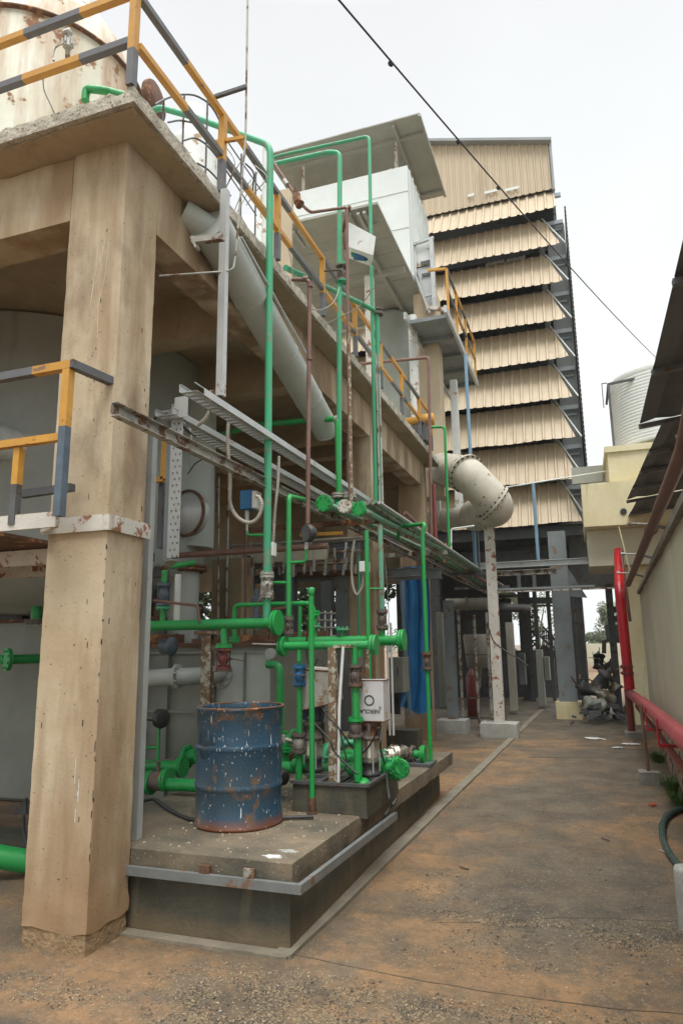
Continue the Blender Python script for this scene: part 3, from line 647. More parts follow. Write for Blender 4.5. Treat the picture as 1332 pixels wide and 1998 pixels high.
# ================================================================ RIGHT-HAND YARD WALL
wall = T('yard_wall', 'long olive-cream plastered wall along the right side of the yard', 'wall', (.9, 9, 0))
WA, WB = V(.60, .2, 0), V(1.13, 15.9, 0); wd = (WB - WA).normalized(); wn = V(wd.y, -wd.x, 0)
def wpt(y): k = (y - WA.y) / (WB.y - WA.y); return WA + (WB - WA) * k
def wx(y): return wpt(y).x
q = MB(); n = 90; hts = [0, .12, .3, .6, 1.2, 2.0, 2.78]
for k in range(n):
    a, b_ = WA + (WB - WA) * (k / n), WA + (WB - WA) * ((k + 1) / n)
    for h0, h1 in zip(hts, hts[1:]):
        f = lambda p, h: V(p.x, p.y, h) - wn * (.012 * noise.noise(V(p.y * 1.5, h * 2, 0)) + (.02 * max(0, noise.noise(V(p.y * 3, h * 6, 2))) if h < .7 else 0))
        q.f.append(tuple(range(len(q.v), len(q.v) + 4))); q.v += [f(a, h0), f(b_, h0), f(b_, h1), f(a, h1)]; q.sm.append(True)
q.build('plaster_face', 'wall_paint', wall, fix=False)
q = MB(); q.prism([WA + wn * .02, WB + wn * .02, WB + wn * .22, WA + wn * .22], (0, 0, 2.78)); q.build('core', 'wall_paint', wall)
q = MB(); q.prism([WA - wn * .05, WB - wn * .05, WB + wn * .25, WA + wn * .25], (0, 0, .07)); q.v = [v + V(0, 0, 2.785) for v in q.v]; q.build('coping', 'cement', wall)
for o, z in ((-.03, 2.90), (.02, 2.93), (.06, 2.90)):
    pass
cb = MB()
for o, z in ((-.02, 2.875), (.03, 2.88), (.075, 2.876)):
    cb.tube([wpt(y) + wn * o + V(.01 * math.sin(y * 2 + o * 50), 0, z + .006 * math.sin(y * 3)) for y in [.5 + k * .8 for k in range(19)]], .017, 6, bend=.2, seg=2)
tag(cb.build('cable_bundle', 'galv_dirty'), 'grey cables lying along the top of the yard wall', 'cables')
# rusty brown pipe above the wall
pts = [wpt(y) + wn * (-.16) + V(0, 0, 3.02 + .012 * y) for y in (1, 5, 10, 15.3)]
pa = atY(1225, 1140, 14.5); P0 = atX(1332, 880, .72)
rb_ = run('brown_wall_pipe', 'rusty brown pipe running above the right-hand wall under the dark roof', 'pipe', [V(P0.x - .22, P0.y - 5.0, P0.z + .35), P0, pa], .055, 'rust_pipe', flanges=[(P0 + (pa - P0) * .33, pa - P0, .075)], n=14)
for f in (.3, .55, .8):
    p = P0 + (pa - P0) * f; q = MB(); q.tube([p, p + V(-.2, 0, .02)], .012, 6); q.cyl(p + V(-.2, 0, .02), p + V(-.25, 0, .02), .022, 8); q.build('nozzle', 'galv_dirty', rb_)
    q = MB(); q.bar(p + V(0, .05, 0), p + V(.3, .05, -.1), .03, .03); q.build('bracket', 'steel_dark', rb_)
# red fire main: riser and wall run
yr = 14.6
r1, r2 = vert(1228, 1150, 1345, yr, 1345); r0_ = atY(1206, 1076, yr + 1.6)
rm = T('red_fire_main', 'bright red fire-water pipe: thick riser bending into a dusty pink run along the wall', 'pipe', (r1.x, yr, 0))
q = MB(); q.tube([r0_, V(r1.x - .02, yr, r1.z), r2], .095, 18, .2); q.build('riser', 'red_paint', rm)
h0 = V(r2.x + .02, yr - .1, r2.z); h1 = atX(1345, 1452, .70)
q = MB(); q.tube([V(r2.x, yr, r2.z - .05), V(r2.x + .0, yr, .82), atX(1262, 1378, .74), h1, h1 + (h1 - atX(1262, 1378, .74)) * .9], .085, 18, .15); q.build('wall_run', 'red_dusty', rm)
q = MB(); q.tube([V(r2.x - .03, yr + .1, .9), V(r2.x - .03, yr + .1, .1)], .07, 14); q.build('drop_leg', 'maroon', rm)
for dz in (.42, .30): q = MB(); q.flange(V(r1.x - .02, yr, r2.z + dz), (0, 0, 1), .125, .03); q.build('coupling', 'maroon', rm)
for f, mt in ((.25, 'red_paint'), (.62, 'red_paint')):
    p = atX(1262, 1378, .74) * (1 - f) + h1 * f; q = MB(); q.box(p.x - .105, p.y - .03, p.z - .2, p.x - .09, p.y + .03, p.z + .05); q.box(p.x - .105, p.y - .03, p.z - .23, p.x + .15, p.y + .03, p.z - .2); q.build('bracket', mt, rm)
q = MB(); p0 = V(r2.x + .08, yr - .3, .62); p1 = h1 + V(-.02, 0, -.26); q.bar(p0, p1, .06, .05); q.build('support_rail', 'maroon', rm)
q = MB(); q.rough(r1.x - .16, yr - .16, -.05, r1.x + .22, yr + .3, .12, .05, .003, .01); tag(q.build('pipe_footing', 'cement'), 'low grey concrete block under the red pipe riser', 'concrete block')
ru = run('upper_branch_pipe', 'dark red branch pipe beside the top of the red riser', 'pipe', [V(r1.x + .13, yr + .2, 2.2), V(r1.x + .12, yr + .9, 3.7)], .03, 'maroon')
# rusty stand post on a concrete block
pb = atZ(1270, 1532, 0); 
q = MB(); q.rough(pb.x - .12, pb.y, -.03, pb.x + .12, pb.y + .26, .15, .04, .004, .012, 9); q.v = [V(pb.x + (v.x - pb.x) * (1.0 + .8 * v.z), v.y, v.z) for v in q.v]
tag(q.build('concrete_block', 'cement'), 'grey concrete block holding the rusty brown stand post', 'concrete block')
q = MB(); q.tube([V(pb.x - .01, pb.y + .13, .14), V(pb.x - .03, pb.y + .13, .98)], .022, 10); tag(q.build('stand_post', 'rust_pipe'), 'thin rusty brown post under the pink wall pipe', 'post')
# concrete stub at the right edge
ps = atZ(1340, 1822, 0); q = MB(); q.lathe((ps.x + .045, ps.y + .08, -.03), (0, 0, 1), [(.085, 0), (.085, .2), (.083, .37), (.077, .395), (0, .4)], 20)
tag(q.build('concrete_stub', 'foundation'), 'round grey concrete stub at the right edge of the yard', 'bollard')
# hose
hp = [atZ(u, v, .03) for u, v in ((1400, 1560), (1345, 1576), (1322, 1580), (1300, 1592), (1291, 1612), (1293, 1640), (1306, 1668), (1325, 1692), (1360, 1725), (1440, 1780))]
q = MB(); q.tube(hp, .028, 12, .12, 6)
ho = T('garden_hose', 'thick dark green ribbed hose curling over the ground beside the wall', 'hose', hp[4])
q.build('tube', 'hose', ho); q = MB()
for k in range(34):
    f = k / 33; p = hp[0].lerp(hp[1], f * 1.0) if f < .0 else None
seg_ = []
for a, b_ in zip(hp[1:5], hp[2:6]):
    for k in range(8): seg_.append((a.lerp(b_, k / 8), (b_ - a)))
for p, d in seg_: q.cyl(p - d.normalized() * .004, p + d.normalized() * .004, .031, 10)
q.build('ribs', 'hose', ho)
# ================================================================ RIGHT CANOPY
cn = T('corrugated_canopy', 'dark corrugated canopy roof hanging over the right-hand wall', 'canopy', (1.6, 9, 4.4))
def canopy(x0, x1, y0, y1, z, xs=0, sag=.0, n=5, nm='roof_sheet'):
    for k in range(n):
        ya, yb_ = y0 + (y1 - y0) * k / n, y0 + (y1 - y0) * (k + 1) / n; q = MB(); us = []
        N = 18
        pts = []
        for j in range(N + 1):
            u = j / N; x = x0 + (x1 - x0) * u; h = .03 * (1 if (j % 3 == 1) else 0); pts.append((x, h))
        for off in (0, .012):
            i = len(q.v)
            for x, h in pts:
                q.v += [V(x + xs * (ya - y0) , ya - .06, z + .012 * (k % 2) + h + off + sag * (ya - y0) + (x - x0) * .12), V(x + xs * (yb_ - y0), yb_, z + .012 * (k % 2) + h + off + sag * (yb_ - y0) + (x - x0) * .12)]
            for j in range(N): c = i + 2 * j; q.f.append((c, c + 1, c + 3, c + 2)); q.sm.append(False)
        q.build(nm, 'roof_dark', cn, fix=False)
        d = MB(); xx = x0 + xs * (yb_ - y0); zz = z + sag * (yb_ - y0)
        d.bar((xx - .015, yb_, zz - .03), (xx + 3.2, yb_, zz + .33), .07, .05); d.build('purlin', 'steel_dark', cn)
canopy(.83, 4.2, 1.6, 9.1, 4.5, 0.0015, 0, 4); canopy(1.10, 4.2, 9.3, 14.15, 4.5, -.032, 0, 4); canopy(1.12, 4.0, 14.3, 18.0, 4.48, -.035, 0, 3)
q = MB()
for y in (3, 8, 13): q.bar((3.8, y, 0), (3.8, y, 4.8), .12, .12)
q.build('posts', 'steel_dark', cn)
q = MB(); a = atY(1207, 1028, 15.0); q.bar(a, atY(1237, 1150, 15.0), .02, .02); tag(q.build('thin_rod', 'yellow_wall'), 'thin pale rod hanging below the far end of the dark canopy', 'rod')
q = MB(); a, c = atY(1320, 848, 9), atY(1336, 900, 9); q.bar(a, c + V(.1, 0, -.1), .045, .045); q.build('strut', 'galv', cn)
# ================================================================ OVERHEAD WIRE
a, b_ = atY(655, -8, 4.0), atY(1282, 700, 17.0)
wr = T('overhead_wire', 'thin dark overhead wire slanting across the sky to the dark canopy', 'wire', b_)
pts = [a.lerp(b_, k / 24) + V(0, 0, -.12 * 4 * (k / 24) * (1 - k / 24)) for k in range(25)]
q = MB(); q.tube(pts, .009, 6, .05, 2); q.build('cable', 'black_iron', wr)
for f in (.06, .16, .24, .44): q = MB(); i = f * 24; p = pts[int(i)].lerp(pts[int(i) + 1], i % 1); q.lathe(p - V(.02, 0, -.01), (.4, .6, -.6), [(0, 0), (.018, .01), (.022, .03), (.01, .05), (0, .055)], 8); q.build('knot', 'black_iron', wr)
q = MB(); a, b_ = atY(483, -8, 4.65), atY(479, 268, 4.65); c = atY(466, 420, 4.65); e = atY(459, 500, 4.65); g_ = atY(455, 525, 4.62); h_ = atY(440, 529, 4.6); i_ = atY(310, 538, 4.23)
q.tube([a + V(0, 0, 2), a, b_, c, e, g_, h_, i_], .009, 6, .04); tag(q.build('earthing_cable', 'galv_dirty'), 'thin grey cable dropping past the railing brackets to the corner column', 'cable')
# beige wire between tower and building
q = MB(); a, c = atY(968, 954, 17.5), atY(1184, 919, 17.5); q.tube([a, c], .02, 6); tag(q.build('tie_rod', 'white_paint'), 'thin white rod running from the tower louvres to the yellow building', 'rod')
PT = .5      # top of the plinth
# ================================================================ BLUE DRUM
def drum_mat():
    m = M('drum', (.014, .065, .13), (.035, .065, .085), 2.5, .45, .1, bump=.15, rust=.27, rustc=(.085, .05, .03), rscale=5, streak=.3, streakc=(.12, .075, .045), ss=(14, 14, 1.2), low=(.50, .585, (.18, .055, .015)))
    nt = m.node_tree; b = nt.nodes['Principled BSDF']; L = nt.links.new
    src = b.inputs['Base Color'].links[0].from_socket; g = nt.nodes.new('ShaderNodeNewGeometry')
    for sc, th, zz in (((75, 75, 7), .70, 9), ((40, 40, 4.5), .755, 4), ((80, 80, 30), .70, 17)):
        mp = nt.nodes.new('ShaderNodeMapping'); mp.inputs['Scale'].default_value = sc; mp.inputs['Location'].default_value = (zz, 0, 0); L(g.outputs['Position'], mp.inputs[0])
        n = nt.nodes.new('ShaderNodeTexNoise'); n.inputs['Scale'].default_value = 1; n.inputs['Detail'].default_value = 2; L(mp.outputs[0], n.inputs[0])
        r = nt.nodes.new('ShaderNodeMapRange'); r.inputs['From Min'].default_value = th; r.inputs['From Max'].default_value = th + .02; L(n.outputs[0], r.inputs[0])
        x = nt.nodes.new('ShaderNodeMixRGB'); L(r.outputs[0], x.inputs[0]); L(src, x.inputs[1]); x.inputs[2].default_value = (.62, .66, .66, 1); src = x.outputs[0]
    L(src, b.inputs['Base Color'])
drum_mat()
f0 = atZ(462, 1629, PT); rd = .282; dy = f0.y + rd; l, r = atY(386, 1500, dy), atY(540, 1500, dy); rd = (r.x - l.x) / 2 * .985; dc = V((l.x + r.x) / 2, f0.y + rd, PT)
hd = atY(462, 1385, f0.y + .03).z - PT
dr = T('steel_drum', 'dented blue steel drum streaked with white paint drips and rust, standing on the plinth', 'drum', dc)
q = MB(); prof = [(rd * .98, 0), (rd * 1.01, .008), (rd * 1.01, .02), (rd * .985, .03)]
for f in (.335, .665):
    prof += [(rd * .985, hd * f - .03), (rd * 1.0, hd * f - .015), (rd * 1.018, hd * f), (rd * 1.0, hd * f + .015), (rd * .985, hd * f + .03)]
prof += [(rd * .985, hd - .03), (rd * 1.0, hd - .02), (rd * 1.01, hd - .01), (rd * 1.01, hd), (rd * .985, hd + .004), (rd * .97, hd - .004), (rd * .965, hd - .05), (rd * .96, .05), (0, .04)]
q.lathe(dc, (0, 0, 1), prof, 56)
q.v = [v + V(.016 * noise.noise(v * 4), .016 * noise.noise(v * 4 + V(7, 0, 0)), .004 * noise.noise(v * 6)) for v in q.v]; q.build('shell', 'drum', dr)
q = MB(); q.tube([dc + V(math.cos(t * math.pi / 20) * rd * 1.0, math.sin(t * math.pi / 20) * rd * 1.0, hd) for t in range(41)], .009, 6, .01, 1); q.build('rim', 'rust', dr)
# ================================================================ GREEN HEADER (nearest big horizontal pipe)
YH = 5.44
zc = atY(440, 1218, YH).z; xe = atY(540, 1216, YH).x; rH = .046
hd_ = run('header_pipe', 'thick bright green header pipe with a blind flange, running left behind the corner column', 'pipe', [V(-4.9, YH, zc), V(xe, YH, zc)], rH, 'green', flanges=[(V(xe, YH, zc), (1, 0, 0), .108)], n=20)
xs_ = atY(437, 1240, YH).x; z1 = atY(437, 1262, YH).z
q = MB(); q.tube([V(xs_, YH, zc), V(xs_, YH, z1)], .032, 14); q.build('stub', 'green', hd_)
q = MB(); q.flange(V(xs_, YH, z1), (0, 0, 1), .075, .02); q.build('flange', 'green', hd_)
valve(hd_, V(xs_, YH, z1 - .105), (0, 0, 1), .03, 'red_valve', .07, .16, lever=(1, -.6, -.1))
q = MB(); q.cyl(V(xs_, YH, z1 - .20), V(xs_, YH, z1 - .215), .078, 20); q.build('blind_plate', 'cast', hd_)
xl_ = atY(318, 1190, YH).x; z2 = atY(318, 1186, YH).z
q = MB(); q.tube([V(xl_, YH, zc), V(xl_, YH, z2)], .026, 12); q.build('stub', 'green', hd_)
q = MB(); q.flange(V(xl_, YH, z2), (0, 0, 1), .065, .02); q.build('flange', 'green_old', hd_)
valve(hd_, V(xl_, YH, z2 + .12), (0, 0, 1), .03, 'blue_grey', .062, .18)
z3 = atY(318, 1108, YH).z; q = MB(); q.tube([V(xl_, YH, z2 + .2), V(xl_, YH, z3), V(xl_, YH + .5, z3 + .1)], .026, 12); q.build('riser', 'green', hd_)
q = MB(); q.tube([atY(300, 1172, YH - .05), atY(386, 1182, YH - .05), atY(389, 1215, YH - .05)], .013, 8, .03); q.build('drain_line', 'rust_pipe', hd_)
q = MB(); a, b_ = vert(345, 1120, 1215, YH + .04, 1200); q.box(a.x - .04, YH + .05, b_.z, a.x + .0, YH + .09, a.z); q.build('lagging_strip', 'white_paint', hd_)
# ---- tall riser up to the slab
t0, t1 = vert(524, 290, 1122, YH, 700); zt = atY(530, 282, YH).z
tr = run('tall_riser', 'tallest and nearest green riser, from the thick header up over the slab railing', 'pipe',
         [V(t0.x, YH, zc), V(t0.x, YH, zt), atY(455, 256, YH + .05), atY(380, 228, 5.55), atY(308, 208, 5.6), atY(298, 206, 5.65) + V(-.6, .3, 0)], .034, 'green_old', n=16, bend=.11)
zf1 = atY(517, 1120, YH).z; zf2 = atY(517, 1165, YH).z
for z in (zf1, zf2 + .0): q = MB(); q.flange(V(t0.x, YH, z), (0, 0, 1), .062, .018); q.build('flange', 'galv_dirty', tr)
valve(tr, V(t0.x, YH, (zf1 + zf2) / 2), (0, 0, 1), .035, 'galv_dirty', .062, zf1 - zf2 - .05, lever=(-.5, -.3, -1))
# ---- small actuator (blue) on short green tee
ac = T('blue_actuator', 'blue and white valve actuator box on a thin stem left of the tallest riser', 'actuator', atY(484, 1040, YH - .02))
a = atY(470, 958, YH - .05); b_ = atY(501, 992, YH - .05); q = MB(); q.box(a.x, YH - .07, b_.z, b_.x - .045, YH + .05, a.z); q.build('housing', 'blue_valve', ac, bevel=.006)
q = MB(); q.box(b_.x - .044, YH - .066, b_.z + .003, b_.x, YH + .046, a.z - .012); q.build('cover', 'white_plastic', ac, bevel=.005)
q = MB(); q.cyl(atY(482, 992, YH), atY(482, 1018, YH), .02, 10); q.cyl(atY(482, 1018, YH), atY(482, 1042, YH), .01, 8); q.build('stem', 'galv', ac)
q = MB(); q.tube([atY(482, 1036, YH), atY(484, 1044, YH), atY(515, 1044, YH)], .012, 8, .02); q.build('tee_pipe', 'green', ac)
# ---- conduits
def flex(pts, r, label, name='flexible_conduit', mt='conduit', grp=None, rings=True):
    P = [Vector(p) for p in pts]; S = []
    for k in range(len(P) - 1):
        p0 = P[max(0, k - 1)]; p1, p2 = P[k], P[k + 1]; p3 = P[min(len(P) - 1, k + 2)]
        for j in range(10):
            t = j / 10; S.append(.5 * ((2 * p1) + (p2 - p0) * t + (2 * p0 - 5 * p1 + 4 * p2 - p3) * t * t + (3 * p1 - p0 - 3 * p2 + p3) * t ** 3))
    S.append(P[-1]); q = MB()
    if not rings: q.tube(S, r, 6, r, 1)
    else:
        L = 0; D = [0]
        for a, b_ in zip(S, S[1:]): L += (b_ - a).length; D.append(L)
        n = int(L / (r * .55)); last = None; j = 0; d, aa, bb = q.fr(S[1] - S[0])
        for k in range(n + 1):
            s_ = L * k / n
            while j < len(D) - 2 and D[j + 1] < s_: j += 1
            f = (s_ - D[j]) / max(1e-6, D[j + 1] - D[j]); p = S[j].lerp(S[j + 1], min(1, f)); t = (S[j + 1] - S[j]).normalized()
            aa = (aa - t * aa.dot(t)).normalized(); bb = t.cross(aa); i = q.ring(p, aa, bb, r * (1.0 if k % 2 else .84), 8)
            if last is not None: q.skin(last, i, 8, False)
            last = i
    return tag(q.build(name, mt), label, 'conduit' if rings else 'cable', grp)
YC = 5.0
flex([atY(u, v, YC) for u, v in ((447, 808), (444, 860), (449, 930), (449, 980), (462, 1008), (485, 1020), (503, 1010), (511, 985), (505, 970), (499, 969))], .017, 'grey flexible conduit looping down from the tray and up into the blue actuator')
flex([atY(u, v, 5.6) for u, v in ((544, 890), (542, 940), (536, 1000), (533, 1050), (528, 1100), (527, 1150))], .016, 'grey flexible conduit hanging straight just right of the tallest riser')
flex([atY(u, v, 4.6) for u, v in ((412, 762), (412, 790), (402, 815), (385, 830))], .018, 'short grey flexible conduit arching down off the end of the upper tray')
flex([atY(u, v, 6.9) for u, v in ((691, 1055), (686, 1090), (687, 1135), (695, 1160), (706, 1145), (708, 1115))], .015, 'grey flexible conduit loop hanging by the small white switch box')
b_ = atY(711, 1107, 6.85); q = MB(); q.box(b_.x - .045, 6.8, b_.z - .05, b_.x + .045, 6.9, b_.z + .06); tag(q.build('switch_box', 'white_plastic', bevel=.006), 'small white switch box behind the second green riser', 'switch box')
b_ = atY(531, 1070, 5.5); q = MB(); q.box(b_.x - .025, 5.46, b_.z - .07, b_.x + .025, 5.54, b_.z + .05); tag(q.build('junction_box', 'white_plastic', bevel=.004), 'narrow white junction box beside the tallest riser', 'junction box')
# ---- loop pipes around
lp = run('loop_pipe', 'green pipe looping over from the grey tank top to the pump manifold', 'pipe', [atY(457, 1248, 5.75), atY(457, 1181, 5.75), atY(608, 1177, 5.75), atY(613, 1200, 5.75), atY(613, 1218, 5.75)], .021, 'green', flanges=[(atY(457, 1247, 5.75), (0, 0, 1), .05), (atY(613, 1196, 5.75), (0, 0, 1), .045)], bend=.06)
gp = run('goose_pipe', 'slender green pipe rising beside the tallest riser and bending back over the tray', 'pipe', [atY(563, 1206, 5.6), V(atY(563, 1080, 5.6).x, 5.6, atY(563, 968, 5.6).z), atY(596, 975, 6.4), atY(640, 1002, 7.6)], .023, 'green', bend=.06)
valve(gp, atY(563, 1221, 5.6), (0, 0, 1), .022, 'cast', .045, .12)
q = MB(); q.tube([atY(563, 1098, 5.6), atY(594, 1096, 5.6), atY(597, 1090, 5.6), atY(597, 1072, 5.6)], .013, 8, .03); q.build('branch', 'green', gp)
q = MB(); q.tube([atY(525, 1137, 5.6), atY(563, 1137, 5.6)], .014, 8); q.build('branch', 'green', gp)
q = MB(); q.cyl(atY(597, 1072, 5.6), atY(598, 1058, 5.6), .018, 8); q.build('cock', 'galv', gp)
gg = T('dial_gauge', 'dark round pressure gauge hanging in the pipework at mid height', 'gauge', atY(604, 1058, 5.55))
q = MB(); c = atY(604, 1040, 5.55); dg = V(-.55, -.8, -.15).normalized(); q.lathe(c + dg * .045, -dg, [(0, 0), (.07, .004), (.078, .012), (.078, .05), (.06, .075), (.05, .09), (0, .092)], 24); q.build('case', 'black_iron', gg)
q = MB(); q.lathe(c + dg * .047, -dg, [(0, 0), (.066, .0)], 24); q.build('dial', 'steel_dark', gg)
# ================================================================ PUMPS on the block
pl_a, pl_b = atZ(569, 1572, PT), atZ(742, 1582, PT)
yb0 = 5.37; X0 = atY(569, 1560, yb0).x; X1 = min(atY(743, 1560, yb0).x, -1.70); zb_ = atY(650, 1533, yb0).z
pb_ = T('equipment_block', 'low dark concrete block with a steel channel frame carrying the two pumps', 'concrete block', ((X0 + X1) / 2, yb0 + .4, PT))
q = MB(); q.rough(X0, yb0, PT - .02, X1, yb0 + .95, zb_, .05, .003, .008, 4); q.build('block', 'pad_side', pb_)
q = MB(); q.bar((X0 - .01, yb0 - .006, zb_ + .012), (X1 + .01, yb0 - .006, zb_ + .012), .03, .022); q.bar((X1 + .01, yb0, zb_ + .013), (X1 + .01, yb0 + .95, zb_ + .013), .03, .022); q.bar((X0, yb0 + .3, zb_ + .012), (X1, yb0 + .3, zb_ + .012), .05, .02)
for x in (X0 + .22, X0 + .42, X1 - .22): q.bar((x, yb0, zb_ + .010), (x, yb0 + .9, zb_ + .010), .04, .02)
q.build('channel_frame', 'steel_dark', pb_)
def pump(u, Y, label, bend_side):
    base = V(atY(u, 1500, Y).x, Y, zb_ + .024); k = T('vertical_pump', label, 'pump', base, 'vertical multistage pumps')
    q = MB(); q.lathe(base, (0, 0, 1), [(.0, 0), (.085, 0), (.085, .025), (.07, .03), (.066, .09), (.075, .10), (.075, .115), (.06, .12)], 20); q.build('foot', 'black_iron', k)
    q = MB(); zt = atY(u, 1443, Y).z - base.z; q.lathe(base, (0, 0, 1), [(.066, .115), (.0665, zt * .5), (.0685, zt * .5 + .004), (.0665, zt * .5 + .008), (.066, zt)], 26); q.build('stage_sleeve', 'stainless', k)
    q = MB()
    for a in range(4): t = a * math.pi / 2 + .6; p = base + V(math.cos(t) * .083, math.sin(t) * .083, .03); q.cyl(p, p + V(0, 0, zt), .007, 8)
    q.build('tie_bolts', 'galv', k)
    q = MB(); q.lathe(base, (0, 0, 1), [(.06, zt), (.10, zt), (.10, zt + .03), (.07, zt + .035), (.065, zt + .10), (.09, zt + .12), (.09, zt + .15), (.075, zt + .155)], 20)
    for a in (.3, 1.8, 3.4, 5.0): q.box(base.x + math.cos(a) * .085 - .012, Y + math.sin(a) * .085 - .012, base.z + zt, base.x + math.cos(a) * .085 + .012, Y + math.sin(a) * .085 + .012, base.z + zt + .14)
    q.build('motor_stool', 'cast', k)
    q = MB(); q.lathe(base, (0, 0, 1), [(.075, zt + .155), (.085, zt + .17), (.085, zt + .36), (.07, zt + .38), (0, zt + .385)], 20)
    for a in range(20): t = a * math.pi / 10; c = base + V(math.cos(t) * .088, math.sin(t) * .088, zt + .26); q.obb(c, V(math.cos(t), math.sin(t), 0), V(-math.sin(t), math.cos(t), 0), V(0, 0, 1), .008, .0015, .09)
    q.build('motor', 'blue_grey', k)
    q = MB(); q.lathe(base + V(-.09, .0, .05), (-1, -.3, 0), [(0, -.03), (.06, -.03), (.06, .07), (.045, .1), (.02, .12), (0, .125)], 20); q.build('suction_bend', 'green', k)
    return k, base, zt
p1, b1, zt1 = pump(612, 5.78, 'left-hand stainless pump under the tilted old tin, half hidden by the thin green post', 0)
p2, b2, zt2 = pump(722, 5.72, 'right-hand stainless pump under the upturned white paint tin', 0)
# tins turned upside down over the motors
ta, tb, tc = atY(686, 1408, 5.62), atY(749, 1408, 5.62), atY(749, 1327, 5.62)
tw_ = tb.x - ta.x; th_ = tc.z - ta.z; xc = (ta.x + tb.x) / 2
tn = T('paint_tin', 'upturned white square paint tin with black printing over the right-hand pump motor', 'tin', (xc, 5.62 + tw_ / 2, ta.z))
q = MB(); q.box(xc - tw_ / 2, 5.62, ta.z, xc + tw_ / 2, 5.62 + tw_ * .6, tc.z); q.build('body', 'tin', tn, bevel=.008)
q = MB()
for z in (ta.z + .004, tc.z - .004): q.tube([V(xc - tw_ / 2, 5.62, z), V(xc + tw_ / 2, 5.62, z), V(xc + tw_ / 2, 5.62 + tw_ * .6, z), V(xc - tw_ / 2, 5.62 + tw_ * .6, z), V(xc - tw_ / 2, 5.62, z)], .005, 6, .006)
q.build('seam', 'rust', tn)
def text_mesh(s, size, loc, rot, mt, par, name='lettering', depth=.0008, bold=0):
    cu = bpy.data.curves.new('t', 'FONT'); cu.body = s; cu.size = size; cu.extrude = depth; cu.align_x = 'CENTER'; cu.align_y = 'CENTER'; cu.offset = bold
    t = bpy.data.objects.new('t', cu); COL.objects.link(t); bpy.context.view_layer.update()
    me = bpy.data.meshes.new_from_object(t.evaluated_get(bpy.context.evaluated_depsgraph_get())); bpy.data.objects.remove(t)
    me.materials.clear(); me.materials.append(MATS[mt]); me.name = name
    o = bpy.data.objects.new(name, me); COL.objects.link(o); mat4 = Matrix.Translation(Vector(loc)) @ rot
    me.transform(Matrix.Translation(-WLOC[par.name]) @ mat4); o.parent = par; WLOC[o.name] = WLOC[par.name]; return o
UPS = Matrix.Rotation(math.pi, 4, 'Y') @ Matrix.Rotation(R_(90), 4, 'X')
Yt = 5.6175
p = atY(718, 1388, Yt); text_mesh('NEROLAC', .044, p, UPS, 'ink', tn, bold=.0006)
p = atY(741, 1383, Yt); text_mesh('20 L', .024, p, UPS @ Matrix.Rotation(R_(90), 4, 'Z'), 'ink', tn)
p = atY(706, 1345, Yt); text_mesh('2', .03, p, UPS, 'steel_paint', tn)
q = MB(); c = atY(720, 1367, Yt)
n = 40
i0 = len(q.v)
for t in range(n):
    g = 2 * math.pi * t / n
    for rr in (.043, .033):
        for dy_ in (0, .001): q.v.append(c + V(math.cos(g) * rr, -dy_, math.sin(g) * rr))
for t in range(n):
    a = 4 * t; b2_ = 4 * ((t + 1) % n)
    for u0, u1 in ((0, 1), (1, 3), (3, 2), (2, 0)): q.f.append((a + u0, b2_ + u0, b2_ + u1, a + u1)); q.sm.append(False)
q.build('ring_emblem', 'ink', tn)
# tilted old tin
qa = atY(583, 1388, 5.64); qb = atY(652, 1372, 5.64); qc = atY(590, 1306, 5.64); qd = atY(638, 1309, 5.64)
t2 = T('old_tin', 'dented grey-white tin tilted over the left-hand pump motor', 'tin', (qa + qb) / 2)
q = MB(); q.prism([qa, qb, atY(640, 1310, 5.64), atY(594, 1306, 5.64)], (.02, .18, .02)); q.build('body', 'tin_old', t2, bevel=.006)
q = MB(); q.tube([atY(592, 1306, 5.637), atY(641, 1310, 5.637)], .006, 6); q.tube([qa + V(0, -.003, 0), qb + V(0, -.003, 0)], .006, 6); q.build('seam', 'red_valve', t2)
# ================================================================ PUMP MANIFOLDS
YM = 5.56
zA = atY(640, 1260, YM).z; xa0, xa1 = atY(552, 1260, YM).x, atY(730, 1258, YM).x
ma = run('front_manifold', 'bright green front manifold pipe with flanged ends above the two pumps', 'pipe', [V(xa0, YM, zA), V(xa1, YM, zA)], .037, 'green', flanges=[(V(xa0, YM, zA), (1, 0, 0), .085), (V(xa1, YM, zA), (1, 0, 0), .085)], n=18)
def drop(root, u, v0, v1, Y, r, mt='green', nm='dropper'):
    a, b_ = vert(u, v0, v1, Y); q = MB(); q.tube([a, b_], r, 14); q.build(nm, mt, root); return a, b_
a, b_ = drop(ma, 584, 1262, 1290, YM, .024); valve(ma, V(a.x, YM, atY(584, 1318, YM).z), (0, 0, 1), .026, 'blue_valve', .055, .14, lever=(-.6, -1, .1))
drop(ma, 584, 1338, 1432, YM, .024); q = MB(); q.flange(atY(583, 1334, YM), (0, 0, 1), .05, .02); q.build('flange', 'red_valve', ma)
for vv in (1434, 1466): q = MB(); q.flange(atY(582, vv, YM), (0, 0, 1), .063, .022); q.build('flange', 'cast', ma)
q = MB(); c = atY(582, 1449, YM); q.lathe(c - V(0, 0, .06), (0, 0, 1), [(.03, 0), (.05, .03), (.05, .09), (.03, .12)], 12); q.cyl(c, c + V(-.13, -.03, .03), .016, 8); q.cyl(c + V(-.13, -.03, .0), c + V(-.13, -.03, .06), .03, 8); q.build('check_valve', 'galv_dirty', ma)
a, b_ = drop(ma, 583, 1470, 1540, YM, .028)
q = MB(); q.tube([atY(583, 1530, YM), atY(584, 1546, YM), atY(606, 1547, YM + .1)], .036, 12, .05); q.build('bend', 'green', ma)
a, b_ = drop(ma, 692, 1262, 1300, YM - .02, .028); valve(ma, V(a.x, YM - .02, atY(692, 1318, YM).z), (0, 0, 1), .032, 'cast', .065, .15)
